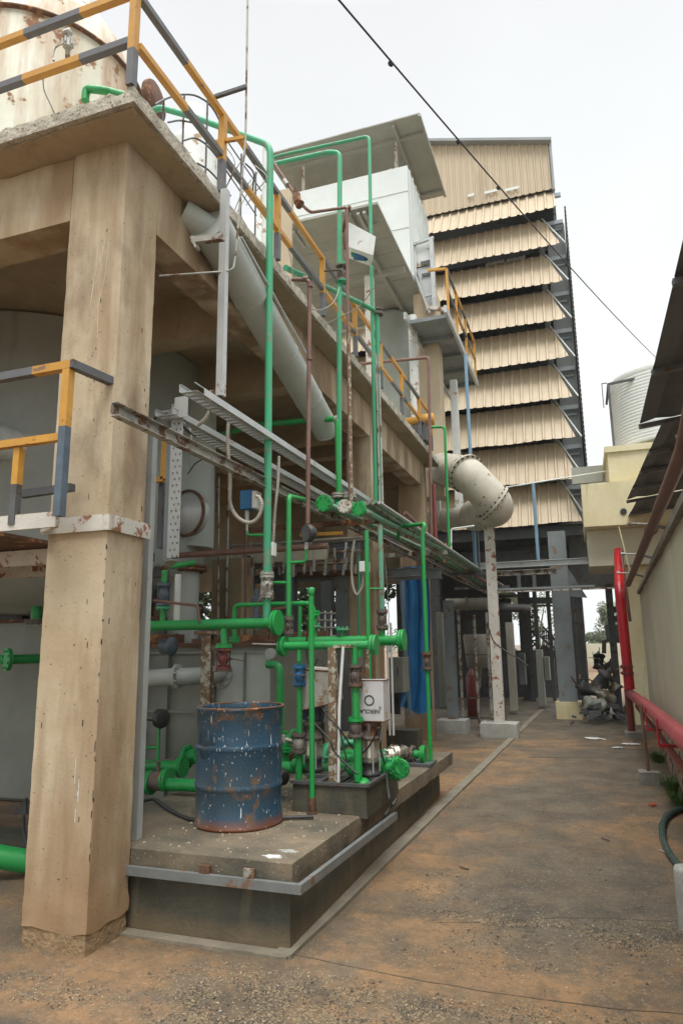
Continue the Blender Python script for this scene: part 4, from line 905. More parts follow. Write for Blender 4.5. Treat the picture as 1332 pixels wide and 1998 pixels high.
a, b_ = drop(ma, 694, 1338, 1402, YM - .02, .032)
q = MB(); q.flange(atY(694, 1405, YM - .02), (0, 0, 1), .065, .02); q.build('flange', 'green', ma)
q = MB(); q.flange(atY(694, 1435, YM - .02), (0, 0, 1), .068, .02); q.lathe(atY(694, 1435, YM - .02), (0, 0, 1), [(.03, 0), (.05, .03), (.052, .08), (.035, .13)], 14); q.build('check_valve', 'cast', ma)
a, b_ = drop(ma, 698, 1440, 1525, YM - .02, .034)
q = MB(); c = atY(704, 1537, YM - .03); q.lathe(c + V(.0, .05, 0), (.35, -1, -.05), [(.0, 0), (.07, 0), (.072, .03), (.05, .06), (.03, .085), (0, .09)], 24); q.build('end_bell', 'green', ma)
YB = 6.35; zB = atY(680, 1251, YB).z; xb0, xb1 = atY(560, 1253, YB).x, atY(785, 1249, YB).x
mb_ = run('rear_manifold', 'longer green manifold pipe behind the front one, flanged near the blue drape', 'pipe', [V(xb0, YB, zB), V(xb1, YB, zB)], .048, 'green', flanges=[(V(xb1, YB, zB), (1, 0, 0), .10)], n=18)
a, b_ = drop(mb_, 668, 1228, 1250, YB, .026, nm='stub'); q = MB(); q.flange(a, (0, 0, 1), .065, .02); q.build('flange', 'green_old', mb_)
a, b_ = drop(mb_, 746, 1224, 1250, YB, .026, nm='stub'); valve(mb_, V(a.x, YB, atY(746, 1209, YB).z), (0, 0, 1), .028, 'cast', .055, .15)
a, b_ = vert(743, 640, 1194, YB, 1100); zt_ = atY(744, 1025, YB).z; q = MB(); q.tube([V(a.x, YB, b_.z), V(a.x, YB, zt_)], .026, 12); q.build('riser', 'green_faded', mb_)
a, b_ = drop(mb_, 613, 1222, 1250, YB, .026, nm='stub')
for vv in (1222, 1197): q = MB(); q.flange(atY(614, vv, YB), (0, 0, 1), .055, .02); q.build('flange', 'green_old', mb_)
q = MB(); q.lathe(atY(614, 1220, YB), (0, 0, 1), [(.03, 0), (.045, .03), (.045, .09), (.03, .12)], 12); q.build('check_valve', 'cast', mb_)
a, b_ = drop(mb_, 585, 1180, 1300, YB + .1, .02, nm='stub')
a, b_ = drop(mb_, 700, 1252, 1282, YB, .04, nm='stub'); q = MB(); q.box(a.x - .06, YB - .05, b_.z - .16, a.x + .06, YB + .05, b_.z); q.build('valve', 'cast', mb_)
# thin long green pipe (714..728)
tp = run('slim_riser', 'slim green riser in front of the small white switch box', 'pipe', [atY(721, 1370, 5.95), V(atY(718, 1200, 5.95).x, 5.95, atY(715, 1035, 5.95).z)], .021, 'green')
q = MB(); q.tube([atY(717, 1149, 5.95), atY(745, 1149, 6.3)], .010, 8); q.build('tie', 'green', tp)
# free-standing green post
gpst = T('green_post', 'free-standing green pipe post with a capped top and dark foot, right of the drum', 'post', atZ(609, 1588, PT))
bs = atZ(609, 1588, PT); zt_ = atY(602, 1150, bs.y).z; q = MB(); q.tube([bs + V(0, 0, .10), V(bs.x, bs.y, zt_)], .0225, 14); q.lathe(V(bs.x, bs.y, zt_ - .05), (0, 0, 1), [(.023, 0), (.029, .005), (.029, .055), (.02, .065), (0, .066)], 14); q.build('pipe', 'green', gpst)
q = MB(); q.tube([bs + V(0, 0, .12), bs + V(0, 0, .0)], .025, 12); q.cyl(bs, bs + V(0, 0, .012), .045, 12); q.build('foot', 'rust', gpst)
q = MB(); q.tube([atZ(532, 1597, PT + .02), atZ(612, 1594, PT + .02)], .014, 8); tag(q.build('floor_pipe', 'black_iron'), 'thin black pipe lying on the plinth between the drum and the green post foot', 'pipe')
# leaning spotted post + beam
lb = atZ(652, 1584, PT); ltop = atY(668, 1262, lb.y + .02)
pp = T('speckled_post', 'speckled peeling white channel post with a white plastic conduit, between the two pumps', 'post', lb)
q = MB(); q.isec(lb + V(-.005, 0, 0), V(lb.x + .0, lb.y, ltop.z), .068, .045, .008, (0, 1, 0)); q.build('channel', 'peel_post', pp)
q = MB(); q.box(ltop.x - .07, lb.y - .02, ltop.z - .01, ltop.x + .08, lb.y + .50, ltop.z + .015); q.bar((ltop.x + .07, lb.y + .48, ltop.z - .02), (ltop.x + .075, lb.y + .48, PT + .02), .035, .035); q.build('cross_piece', 'peel_post', pp)
q = MB(); q.tube([V(lb.x + .05, lb.y - .05, PT + .02), V(lb.x + .07, lb.y - .05, PT + .8), V(ltop.x + .03, lb.y - .05, ltop.z - .0)], .013, 8); q.build('conduit', 'white_plastic', pp)
q = MB(); q.box(lb.x - .09, lb.y - .04, PT, lb.x + .10, lb.y + .05, PT + .01); q.build('foot_plate', 'galv_dirty', pp)
# ================================================================ LOW PIPEWORK behind the pumps
def low(name, label, pts, r, fl=(), R=None, mt='green'): return run(name, label, 'pipe', pts, r, mt, flanges=fl, n=16, R=R)
yl = 6.0
a, b_ = atY(545, 1497, yl), atY(645, 1496, yl)
l1 = low('suction_pipe', 'low green suction pipe running behind the left-hand pump', [a + V(-.6, 0, 0), V(b_.x, yl, a.z)], .05, [(V(a.x - .02, yl, a.z), (1, 0, 0), .095)])
q = MB(); c = atY(541, 1516, 5.75); q.lathe(c, (1, -.4, 0), [(0, 0), (.085, 0), (.085, .03), (.06, .035), (.06, .09), (.04, .1), (0, .1)], 20); q.build('end_cap', 'black_iron', l1)
a, b_ = atY(640, 1496, 6.05), atY(698, 1496, 6.05)
l2 = low('suction_pipe', 'low green suction pipe between the speckled post and the right-hand pump', [a, V(b_.x, 6.05, a.z)], .045, [(V(a.x + .1, 6.05, a.z), (1, 0, 0), .085)])
a, b_ = atY(732, 1498, 5.95), atY(785, 1500, 5.95)
l3 = low('suction_pipe', 'low green flanged pipe stub right of the right-hand pump near the plinth edge', [V(b2.x + .05, 5.95, a.z), V(b_.x - .05, 5.95, a.z)], .045, [(V(b_.x - .05, 5.95, a.z), (1, 0, 0), .10), (V(b_.x - .16, 5.95, a.z), (1, 0, 0), .09)])
valve(l3, V(b_.x - .27, 5.95, a.z), (1, 0, 0), .045, 'cast', .09, .13, lever=(-.6, -.4, .3))
q = MB(); q.cyl(V(b_.x - .05, 5.95, a.z), V(b_.x - .03, 5.95, a.z), .102, 20); cc = atY(781, 1500, 5.82); q.cyl(V(b_.x - .06, 5.95, a.z), cc, .045, 14); q.flange(cc, (.15, 1, .1), .08, .025); q.build('tee', 'green', l3)
yd = 7.75; e0, e1 = atY(640, 1472, yd), atY(826, 1473, yd)
l4 = low('delivery_pipe', 'long low green pipe at the back of the plinth running to the far corner riser', [V(-3.9, yd, e0.z), V(e1.x, yd, e1.z)], .045, [(V(e1.x, yd, e1.z), (1, 0, 0), .10)])
for u in (630, 775, 795):
    p = atY(u, 1470, yd); valve(l4, V(p.x, yd, e1.z), (1, 0, 0), .045, 'green' if u < 700 else 'cast', .10, .12, lever=(.3, -.6, .6) if u != 795 else None)
yd2 = 6.9; e0, e1 = atY(560, 1475, yd2), atY(760, 1478, yd2)
l5 = low('delivery_pipe', 'middle low green pipe with several wheel valves behind the pumps', [V(e0.x - .5, yd2, e0.z), V(e1.x, yd2, e0.z)], .045, [(V(e1.x, yd2, e0.z), (1, 0, 0), .09), (V(e1.x - .35, yd2, e0.z), (1, 0, 0), .09)])
for u in (565, 640, 735): p = atY(u, 1478, yd2); valve(l5, V(p.x, yd2, e0.z), (1, 0, 0), .045, 'green' if u == 640 else 'cast', .09, .12, lever=(.5, -.3, .5))
# pipes left of the drum
yq = 5.65; a, b_ = atY(318, 1522, yq), atY(392, 1520, yq)
l6 = low('suction_pipe', 'low green pipe with a lever valve left of the drum', [atY(262, 1530, yq) + V(-.3, 0, 0), V(b_.x + .5, yq, a.z - .02)], .055, [(atY(325, 1522, yq), (1, 0, 0), .10), (atY(294, 1527, yq), (1, 0, 0), .105)])
q = MB(); c = atY(308, 1524, yq); q.cyl(c + V(-.06, 0, 0), c + V(.06, 0, 0), .085, 20); q.cyl(c, c + V(0, 0, .16), .02, 10); q.bar(c + V(-.14, -.03, .15), c + V(.16, .03, .20), .03, .01); q.build('valve', 'cast', l6)
yq = 6.1; a, b_ = atY(280, 1493, yq), atY(355, 1493, yq)
l7 = low('suction_pipe', 'rear low green pipe left of the drum carrying the dark gauge stem', [V(a.x - .5, yq, a.z), V(b_.x, yq, a.z)], .055, [(V(b_.x, yq, a.z), (1, 0, 0), .10)])
q = MB(); q.tube([atY(365, 1478, 6.3), atY(385, 1476, 6.3)], .075, 14); q.flange(atY(365, 1478, 6.3), (1, 0, 0), .12, .03); q.build('valve', 'green', l7)
gs0, gs1 = vert(309, 1420, 1490, 5.9); q = MB(); q.tube([gs1, gs0], .016, 8); q.tube([atY(270, 1459, 5.9), atY(309, 1459, 5.9)], .014, 8); q.build('gauge_stem', 'green', l7)
g2 = T('dial_gauge', 'black edge-on pressure gauge above the pipes left of the drum', 'gauge', gs0)
q = MB(); c = atY(316, 1402, 5.9); q.lathe(c - V(.04, 0, 0), (1, -.25, 0), [(0, 0), (.08, 0), (.09, .01), (.09, .06), (.08, .07), (0, .07)], 22); q.cyl(c - V(0, 0, .08), gs0, .014, 8); q.bar(atY(272, 1407, 5.9), c, .015, .015); q.build('case', 'black_iron', g2)
g3 = T('dial_gauge', 'black pressure gauge against the grey strut next to the corner column', 'gauge', atY(262, 1420, 4.6))
q = MB(); c = atY(263, 1398, 4.7); q.lathe(c - V(.03, 0, 0), (1, -.2, 0), [(0, 0), (.06, 0), (.065, .01), (.065, .04), (0, .045)], 20); q.cyl(c + V(.01, -.03, -.0), atY(300, 1407, 4.9), .008, 8); q.build('case', 'black_iron', g3)
q = MB(); c = atY(258, 1262, 4.6)
flex([atZ(u, v, PT + .02) for u, v in ((262, 1570), (300, 1560), (330, 1580), (370, 1598), (400, 1600))], .014, 'thin grey pipe lying on the plinth left of the drum', 'floor_hose', 'rubber', None, False)
flex([atY(745, 1425, 5.3), atY(742, 1460, 5.25), atZ(752, 1500, .75), atY(757, 1545, 5.0), atY(764, 1572, 4.98), atY(772, 1560, 5.02), atY(752, 1590, 4.95)], .009, 'black cable dropping from the right-hand pump over the plinth edge', 'power_cable', 'rubber', None, False)
flex([atY(600, 1400, 5.4), atY(640, 1440, 5.3), atY(655, 1470, 5.3), atY(690, 1505, 5.25), atY(700, 1510, 5.25)], .008, 'black cable sagging between the two pumps', 'power_cable', 'rubber', None, False)
flex([atY(740, 1420, 5.4), atY(700, 1470, 5.6), atY(640, 1390, 5.5), atY(628, 1410, 5.5), atY(632, 1450, 5.6)], .007, 'thin black cable looping up beside the old tilted tin', 'power_cable', 'rubber', None, False)
# ================================================================ TALL UPPER PIPES
r_m = run('valved_riser', 'green riser with a flanged lever valve at mid height, ending at the pipe rack', 'pipe', [atY(661, 968, 7.15), V(atY(667, 600, 7.15).x, 7.15, atY(667, 296, 7.15).z), atY(640, 296, 7.15) , atY(545, 317, 7.3) + V(-.0, 0, 0), atY(500, 327, 7.3)], .03, 'green_old', bend=.1, n=14)
p = atY(667, 533, 7.15); valve(r_m, V(atY(667, 600, 7.15).x, 7.15, p.z), (0, 0, 1), .035, 'cast', .07, .19, lever=(-1, -.2, 0))
for v in (517, 549): c = atY(667, v, 7.15); q = MB(); q.flange(c, (0, 0, 1), .068, .022); q.build('flange', 'green_old', r_m)
r_n = run('outer_riser', 'thin green riser with the highest bend, standing in front of the silver housing', 'pipe', [atY(733, 1008, 8.45), V(atY(729, 640, 8.45).x, 8.45, atY(727, 263, 8.45).z), atY(545, 303, 8.6), atY(535, 307, 8.6)], .026, 'green_old', bend=.09, n=12)
r_o = run('slab_edge_riser', 'green pipe running low behind the slab railing, turning down beside the highest-bend riser', 'pipe', [atY(742, 1020, 8.5), V(atY(740, 800, 8.5).x, 8.5, atY(738, 607, 8.5).z), atY(700, 590, 8.2), atY(557, 522, 6.3)], .034, 'green_old', bend=.12, n=14)
q = MB(); c = atY(737, 612, 8.5); q.flange(c, (0, 0, 1), .075, .03); q.flange(c + V(0, 0, .06), (0, 0, 1), .07, .02); q.build('flange', 'cast', r_o)
r_p = run('short_branch', 'green pipe coming from under the slab, turning down beside the valved riser', 'pipe', [atY(505, 830, 7.6) + V(-1.6, .4, 0), atY(510, 828, 7.3), atY(655, 817, 7.12), atY(658, 830, 7.12), V(atY(660, 880, 7.12).x, 7.12, atY(660, 965, 7.12).z)], .032, 'green', bend=.08, n=14)
q = MB(); q.flange(atY(656, 818, 7.12), (1, 0, 0), .045, .03, 0); q.build('coupling', 'galv_dirty', r_p)
fl = T('flange_cluster', 'row of dull flanges where the green risers and the rusty riser meet the pipe rack', 'flanges', atY(665, 975, 7.1))
q = MB()
for u in (659, 682): q.flange(atY(u, 970, 7.1), (0, 0, 1), .075, .02); q.flange(atY(u, 965, 7.1), (0, 0, 1), .073, .02)
q.build('flange', 'galv_dirty', fl)
q = MB(); q.tube([atY(660, 972, 7.1), atY(661, 1000, 7.3)], .05, 14); q.build('reducer', 'green', fl)
r_q = run('brown_riser', 'brown drain pipe hanging from the slab to the round gauge', 'pipe', [atY(600, 1022, 6.1), V(atY(605, 780, 6.1).x, 6.1, atY(606, 545, 6.1).z), atY(570, 545, 6.1)], .022, 'rust_pipe', bend=.07)
q = MB(); q.cyl(atY(592, 543, 6.1), atY(600, 545, 6.1), .032, 10); q.cyl(atY(604, 696, 6.1), atY(604, 702, 6.1), .03, 10); q.cyl(atY(605, 550, 6.1), atY(605, 560, 6.1), .03, 10); q.build('socket', 'rust_pipe', r_q)
r_s = run('rusty_riser', 'thin rust-flaked steel riser between the green risers', 'pipe', [atY(683, 1000, 7.0), V(atY(681, 700, 7.0).x, 7.0, atY(680, 403, 7.0).z), atY(605, 414, 6.6), atY(590, 400, 6.55), atY(545, 335, 6.5), atY(530, 310, 6.5)], .019, 'rust_pipe', bend=.05)
a, b_ = vert(681, 640, 985, 7.0, 700); q = MB(); q.tube([a, b_], .0195, 10); q.v = [v + V(0, -.001, 0) for v in q.v]; q.build('flaked_length', 'peel_post', r_s)
q = MB(); c = atY(583, 391, 6.53); q.cyl(c - V(.0, .04, .05), c + V(-.02, -.02, .07), .045, 12); q.cyl(c + V(-.03, 0, .06), c + V(-.04, 0, .15), .03, 10); q.flange(c + V(.01, 0, -.05), (.5, 0, -.8), .055, .02, 4); q.build('valve', 'rust', r_s)
q = MB(); c = atY(560, 360, 6.5); q.cyl(c, c + V(-.04, 0, .07), .03, 8); q.build('union', 'galv_dirty', r_s)
r_t = run('brown_end_riser', 'dark brown pipe dropping past the far end of the slab', 'pipe', [atY(842, 1062, 11.9), V(atY(843, 880, 11.9).x, 11.9, atY(844, 696, 11.9).z), atY(702, 710, 11.9)], .03, 'rust_pipe', bend=.06)
a, b_ = vert(843, 945, 1062, 11.9, 880); q = MB(); q.tube([a, b_], .031, 12); q.v = [v + V(0, -.0005, 0) for v in q.v]; q.build('painted_length', 'maroon', r_t)
r_u = run('end_green_riser', 'thin green pipe bending over and dropping beyond the slab end near the big elbow', 'pipe', [atY(877, 1095, 13.2), V(atY(873, 960, 13.2).x, 13.2, atY(870, 832, 13.2).z), atY(800, 836, 13.2)], .028, 'green', bend=.09)
r_v = run('plinth_corner_riser', 'green pipe with a small valve dropping to the far corner of the plinth', 'pipe', [atY(777, 1052, 8.6), atY(778, 1028, 8.4), atY(829, 1022, 7.8), V(atY(832, 1270, 7.8).x, 7.8, atY(832, 1040, 7.8).z), V(atY(832, 1270, 7.8).x, 7.8, PT + .02)], .024, 'green', bend=.07)
c = V(atY(832, 1270, 7.8).x, 7.8, atY(832, 1290, 7.8).z); valve(r_v, c, (0, 0, 1), .026, 'cast', .055, .16)
q = MB(); c = V(c.x - .2, 7.8, PT); q.box(c.x - .35, 7.6, PT + .002, c.x + .2 + .04, 7.95, PT + .03); q.build('base_plate', 'steel_dark', r_v)
q = MB(); a, b_ = vert(736, 690, 1010, 8.3, 800); q.tube([a, b_], .012, 8); q.tube([a + V(.03, .02, 0), b_ + V(.035, .02, -.1)], .014, 8); tag(q.build('cable_drop', 'galv_dirty'), 'dull grey cables tied between the two far green risers', 'cables')
# tilted cover and blue drive
cv = T('tilted_cover', 'tilted white sheet-metal rain cover behind the valved riser', 'cover', atY(700, 500, 7.9))
q = MB(); q.prism([atY(677, 431, 7.75), atY(733, 461, 7.75), atY(728, 498, 7.75), atY(676, 480, 7.75)], (-.12, .3, .04)); q.build('cover', 'white_paint', cv, bevel=.004)
q = MB(); c = atY(706, 500, 7.9); q.lathe(c + V(-.1, 0, .03), (1, 0, -.35), [(0, 0), (.05, 0), (.055, .02), (.05, .16), (.03, .2), (0, .2)], 14); q.build('drive', 'blue_valve', cv)
q = MB(); q.tube([atY(717, 506, 7.95), atY(724, 508, 8.2), atY(727, 515, 8.4)], .02, 8); q.flange(atY(690, 492, 7.9), (1, 0, -.3), .06, .03, 0); q.build('outlet', 'green', cv)
q = MB(); q.bar(atY(682, 402, 7.6), atY(668, 450, 7.9), .04, .04); q.bar(atY(668, 450, 7.9), atY(672, 485, 7.9), .03, .03); q.build('arm', 'rust', cv)
# loose wires at the railing
for pts, lab in ((((555, 455), (566, 500), (575, 560), (590, 590), (620, 605), (650, 590), (662, 560)), 'loose white and grey wires looping below the railing near the brown drain pipe'), (((730, 560), (700, 598), (660, 620), (632, 634)), 'thin grey wire slanting down across the railing posts'), (((490, 350), (470, 380), (455, 420), (470, 400), (505, 330)), 'tangled wires by the second railing post')):
    flex([atY(u, v, 6.2 + k * .1) for k, (u, v) in enumerate(pts)], .006, lab, 'loose_wire', 'conduit', None, False)
for pts, lab in ((((440, 285), (458, 320), (437, 372), (460, 330), (480, 300)), 'thin crossed wires on the second railing post'), (((497, 322), (520, 345), (500, 372), (480, 400)), 'bent wire beside the tallest riser top')):
    flex([atY(u, v, 4.75) for u, v in pts], .004, lab, 'loose_wire', 'galv_dirty', None, False)
# ================================================================ RAIN DUCT under the slab edge
dA, dB = atX(444, 500, -2.79), atX(636, 838, -2.79)
dt = T('sloping_duct', 'fat pale grey duct sloping down under the slab edge outside the beam', 'duct', dB)
q = MB(); dd = (dB - dA).normalized(); st = dA - dd * .35
q.cyl(st, dB, .178, 40, .155); q.build('barrel', 'duct_grey', dt)
q = MB(); q.cyl(st + dd * .16 + V(0,0,.02), st + V(-.20, -.12, .08), .13, 28, .12); q.build('mouth', 'duct_grey', dt)
q = MB(); side = V(.13, -.055, .01); off = dd.cross(V(0, 0, 1)).normalized(); 
a = atX(470, 462, -2.60); c = atX(603, 700, -2.60); q.bar(a, c, .022, .012); q.build('strap', 'galv', dt)
q = MB(); q.cyl(dB - dd * .02, dB + dd * .012, .162, 36); q.build('end_ring', 'duct_grey', dt)
for f in (.28, .55, .8):
    c = st.lerp(dB, f); rr = .178 - .023 * f; q = MB(); q.cyl(c - dd * .012, c + dd * .012, rr + .006, 40); q.build('seam_band', 'duct_grey', dt)
q = MB(); p = atY(372, 465, 4.4); q.bar(atY(376, 470, 4.3), atY(436, 462, 4.3), .05, .05); q.bar(atY(376, 464, 4.3), atY(385, 485, 4.3), .06, .02); q.build('bracket', 'galv_dirty', dt)
# hanging strut
hs0, hs1 = vert(436, 372, 772, 4.6, 560); q = MB(); q.box(hs0.x - .034, 4.57, hs1.z, hs0.x + .006, 4.575, hs0.z); q.box(hs0.x - .034, 4.575, hs1.z, hs0.x - .03, 4.63, hs0.z); q.box(hs0.x + .004, 4.571, hs1.z, hs0.x + .026, 4.63, hs0.z)
tag(q.build('hanging_trunking', 'galv'), 'straight galvanised trunking hanging from the slab edge to the upper tray', 'trunking')
q = MB(); c = atY(420, 772, 4.6); q.rough(c.x - .03, 4.58, c.z - .07, c.x + .04, 4.62, c.z + .05, .02, .002, .006); tag(q.build('rusty_clamp', 'rust'), 'rusty clamp joining the hanging trunking to the tray', 'clamp')
# ================================================================ CABLE TRAYS & PIPE RACK
def tray(name, label, x0, x1, z, y0, y1, mt='galv', hw=.055, slots=True):
    t = T(name, label, 'cable tray', ((x0 + x1) / 2, (y0 + y1) / 2, z))
    for x in (x0, x1):
        q = MB()
        n = int((y1 - y0) / 1.2) + 1
        q.box(x - .0025, y0 + (.0 if x == x0 else .12), z, x + .0025, y1, z + hw); q.box(x - .0025, y0, z + hw + .0005, x + (.014 if x == x0 else -.014), y1, z + hw + .004)
        q.build('side_rail', mt, t)
    # perforated floor: strips and rungs
    q = MB(); nx = 6; dx = (x1 - x0 - .01) / nx
    for k in range(nx + 1): q.box(x0 + .004 + dx * k - .006, y0 + .02, z + .002, x0 + .004 + dx * k + .006, y1, z + .004)
    y = y0 + .02
    while y < min(y1, 12): q.box(x0 + .003, y, z + .0005, x1 - .003, y + .035, z + .0019); y += .075
    if y1 > 12: q.box(x0 + .003, 12, z + .0005, x1 - .003, y1, z + .0019)
    q.build('perforated_floor', mt, t); return t
u0 = atY(350, 768, 4.1); u1 = atY(382, 755, 4.1)
tray('cable_tray', 'upper perforated galvanised cable tray running along under the slab edge', u0.x, u1.x, u1.z - .02, 4.1, 20, 'galv')
l0 = atY(333, 802, 4.3)
tray('cable_tray', 'lower galvanised cable tray just outside the corner column', l0.x - .14, l0.x + .02, l0.z - .02, 4.3, 20, 'galv', .05)
s0 = atX(226, 792, -2.62)
q = MB(); zz = s0.z; q.box(-2.66, s0.y, zz - .055, -2.655, 20, zz + .025); q.box(-2.66, s0.y, zz - .06, -2.60, 20, zz - .0555); q.box(-2.66, s0.y, zz + .0255, -2.61, 20, zz + .03); 
for k in range(6): q.cyl((-2.648, s0.y + .12 + .09 * k, zz - .02), (-2.655, s0.y + .12 + .09 * k, zz - .02), .012, 8)
tag(q.build('tray_bearer', 'galv_dirty'), 'dirty steel angle bearer sticking out past the corner column below the trays', 'bearer')
# vertical perforated tray
v0, v1 = vert(341, 800, 1092, 4.42, 950); vt = T('vertical_tray', 'upright perforated cable tray hanging behind the corner column', 'cable tray', v1)
q = MB(); wv = .055; q.box(v0.x - wv, 4.423, v1.z, v0.x - wv + .004, 4.50, v0.z + .06); q.box(v0.x - wv - .045, 4.44, v1.z, v0.x - wv - .001, 4.444, v0.z + .02); q.build('side_flange', 'steel_paint', vt)
q = MB(); zz = v1.z; nrow = int((v0.z + .06 - v1.z) / .05)
for r in range(nrow + 1): q.box(v0.x - wv + .0045, 4.419, v1.z + r * .05 - .0165, v0.x + wv, 4.422, v1.z + r * .05 + .0165) if r else None
for r in range(nrow):
    z_ = v1.z + r * .05 + .017
    xs = [(-wv + .0045, -.030), (-.016, .010), (.024, wv)] if r % 2 else [(-wv + .0045, -.010), (.004, .030), (.044, wv)]
    for a_, c_ in xs: q.box(v0.x + a_, 4.419, z_, v0.x + c_, 4.422, z_ + .016)
q.build('perforated_plate', 'galv', vt)
q = MB(); q.bar((v0.x, 4.44, v1.z), atY(318, 1112, 4.55), .08, .004); q.build('bent_end', 'galv_dirty', vt)
w0 = atY(345, 805, 4.4); q = MB(); q.box(w0.x - .01, 4.38, w0.z - .05, w0.x + .11, 4.384, w0.z + .12); tag(q.build('tray_end_plate', 'galv'), 'upright perforated galvanised plate closing the end of the lower tray', 'plate')
flex([atY(u, v, 4.5) for u, v in ((300, 822), (310, 808), (335, 815), (360, 835), (380, 850))], .012, 'bundle of grey cables spilling out of the lower tray by the column', 'cable_coil', 'rubber', None, False)
flex([atY(u, v, 4.55) for u, v in ((305, 815), (322, 803), (340, 812), (370, 838), (372, 862))], .010, 'light grey cable spilling out of the lower tray by the column', 'cable_coil', 'conduit', None, False)
# pipe rack bundle
Y0r = 7.6
cross = T('rack_crossbeam', 'dark steel cross angle under the front end of the pipe rack', 'beam', atY(640, 1020, 7.5), 'pipe rack crossbeams')
a, c = atY(558, 1030, 7.5), atY(741, 1012, 7.5); q = MB(); q.bar(V(a.x - .5, 7.5, c.z), V(c.x, 7.5, c.z), .07, .008); q.bar(V(a.x - .5, 7.46, c.z - .03), V(c.x, 7.46, c.z - .03), .008, .06); q.build('angle', 'rust', cross)
zr0 = c.z + .045
specs = [(632, 982, .04, 'green', .085, True), (672, 988, .03, 'white_rust', .07, True), (700, 993, .032, 'green_faded', .075, True), (600, 1000, .018, 'galv_dirty', 0, False), (648, 1004, .02, 'rust_pipe', 0, False), (728, 1006, .03, 'green_faded', 0, False), (716, 1012, .024, 'galv_dirty', 0, False), (688, 1012, .026, 'green_faded', 0, False), (580, 1006, .022, 'galv', 0, False), (612, 1012, .02, 'galv', 0, False), (660, 1010, .034, 'green_old', 0, False), (708, 1020, .028, 'green_old', 0, False), (740, 1014, .018, 'galv', 0, False)]
labs = ['rack pipe starting with the largest green blind flange', 'whitish rusty rack pipe starting with a white flange', 'faded green rack pipe starting with the right-hand green blind flange', 'thin dirty grey rack pipe, second from the left of the bundle', 'thin rusty brown rack pipe left of centre in the bundle', 'faded green outermost rack pipe on the yard side', 'dirty grey rack pipe second from the yard side', 'faded green rack pipe in the middle of the bundle', 'thin bright grey rack pipe at the left of the bundle', 'thin bright grey rack pipe below the green-flanged pipe', 'bluish green rack pipe left of the middle of the bundle', 'bluish green rack pipe near the yard side', 'thinnest bright grey rack pipe at the yard side edge']
for (u, v, r, mt, R, f), lb_ in zip(specs, labs):
    YS = {632: 6.3, 672: 6.45, 700: 6.6}.get(u, Y0r); p = atY(u, v, YS if f else 6.9 if u > 590 else 6.3)
    x = p.x
    z = zr0 + r + (.10 if f and u == 632 else 0)
    if f: z = p.z
    k = run('rack_pipe', lb_, 'pipe', [V(x, YS if f else p.y, z), V(x, 12, zr0 + r + .02), V(x, 27, zr0 + r + .0)], r, mt if not f or u != 632 else 'green_faded', group='pipes on the long rack', n=10, bend=.3)
    if f: q = MB(); q.flange(V(x, YS - .01, z), (0, 1, 0), R, .02); q.flange(V(x, YS + .02, z), (0, 1, 0), R, .02, 0); q.build('flange', mt if mt != 'green_faded' else 'green', k)
f5 = atY(799, 1056, 10.3); k = run('rack_pipe', 'green rack pipe that starts further back with a small green blind flange', 'pipe', [f5, V(f5.x, 14, zr0 + .12), V(f5.x, 27, zr0 + .1)], .04, 'green_old', group='pipes on the long rack', n=10); q = MB(); q.flange(f5, (0, 1, 0), .085, .02); q.build('flange', 'green', k)
for y in (10.8, 14.3, 18.2, 22.0):
    q = MB(); q.bar((-3.2, y, zr0 - .04), (-1.78 if y > 14 else -2.0, y, zr0 - .04), .07, .07)
    tag(q.build('rack_crossbeam', 'steel_dark' if y > 11 else 'galv_dirty'), {10.8: 'dirty grey cross beam under the rack behind the slab end', 14.3: 'dark cross beam joining the two grey rack posts', 18.2: 'dark cross beam under the far part of the rack', 22.0: 'dark cross beam under the last stretch of the rack'}[y], 'beam', 'pipe rack crossbeams')
# rack support posts on footings
def post(name, label, u, v0, v1, Y, wd, mt, foot=None, cat='post', taper=0):
    a, b_ = vert(u, v0, v1, Y, v1 - 60); t = T(name, label, cat, V(a.x, Y, 0)); q = MB(); zb = foot[2] if foot else 0
    q.isec(V(a.x, Y, zb), V(a.x, Y, a.z), wd, wd, .012, (0, 1, 0)); q.box(a.x - wd / 2, Y - wd / 2 - .004, zb, a.x + wd / 2, Y - wd / 2 - .001, a.z) if foot else None
    q.build('shaft', mt, t)
    if foot: q = MB(); q.rough(a.x - foot[0], Y - foot[1], -.03, a.x + foot[0], Y + foot[1], zb, .07, .004, .01); q.build('footing', 'foundation', t)
    return t
post('rack_post', 'pale rust-patched steel post under the big pipe elbow, on a wide grey footing', 972, 1012, 1420, 14.3, .19, 'white_rust', (.36, .28, .27))
post('rack_post', 'blue-grey steel post left of the pale one, on a grey footing', 882, 1172, 1410, 14.7, .2, 'steel_paint', (.30, .28, .27))
# frame of thin tubes between the posts
fr = T('tube_frame', 'thin grey ladder-like tube frame standing between the two rack posts', 'frame', atZ(910, 1408, 0))
yf = 15.6
for u, v0, v1 in ((902, 1190, 1402), (933, 1200, 1400), (958, 1195, 1398)): a, b_ = vert(u, v0, v1, yf, 1380); q = MB(); q.tube([a, V(b_.x, yf, 0)], .03, 8); q.build('upright', 'galv_dirty', fr)
for v in (1278, 1320, 1362, 1400): a, c = atY(902, v, yf), atY(955, v, yf); q = MB(); q.bar(a, V(c.x, yf, a.z), .025, .025); q.build('rung', 'steel_dark', fr)
hp_ = T('feed_hopper', 'pale conical hopper hanging inside the tube frame', 'hopper', atY(930, 1320, 16.2))
q = MB(); c = atY(928, 1238, 16.3); q.lathe(V(c.x, 16.3, c.z), (0, 0, -1), [(.28, 0), (.30, .05), (.24, .75), (.10, .78), (.05, 1.2)], 18); q.build('cone', 'back_wall', hp_)
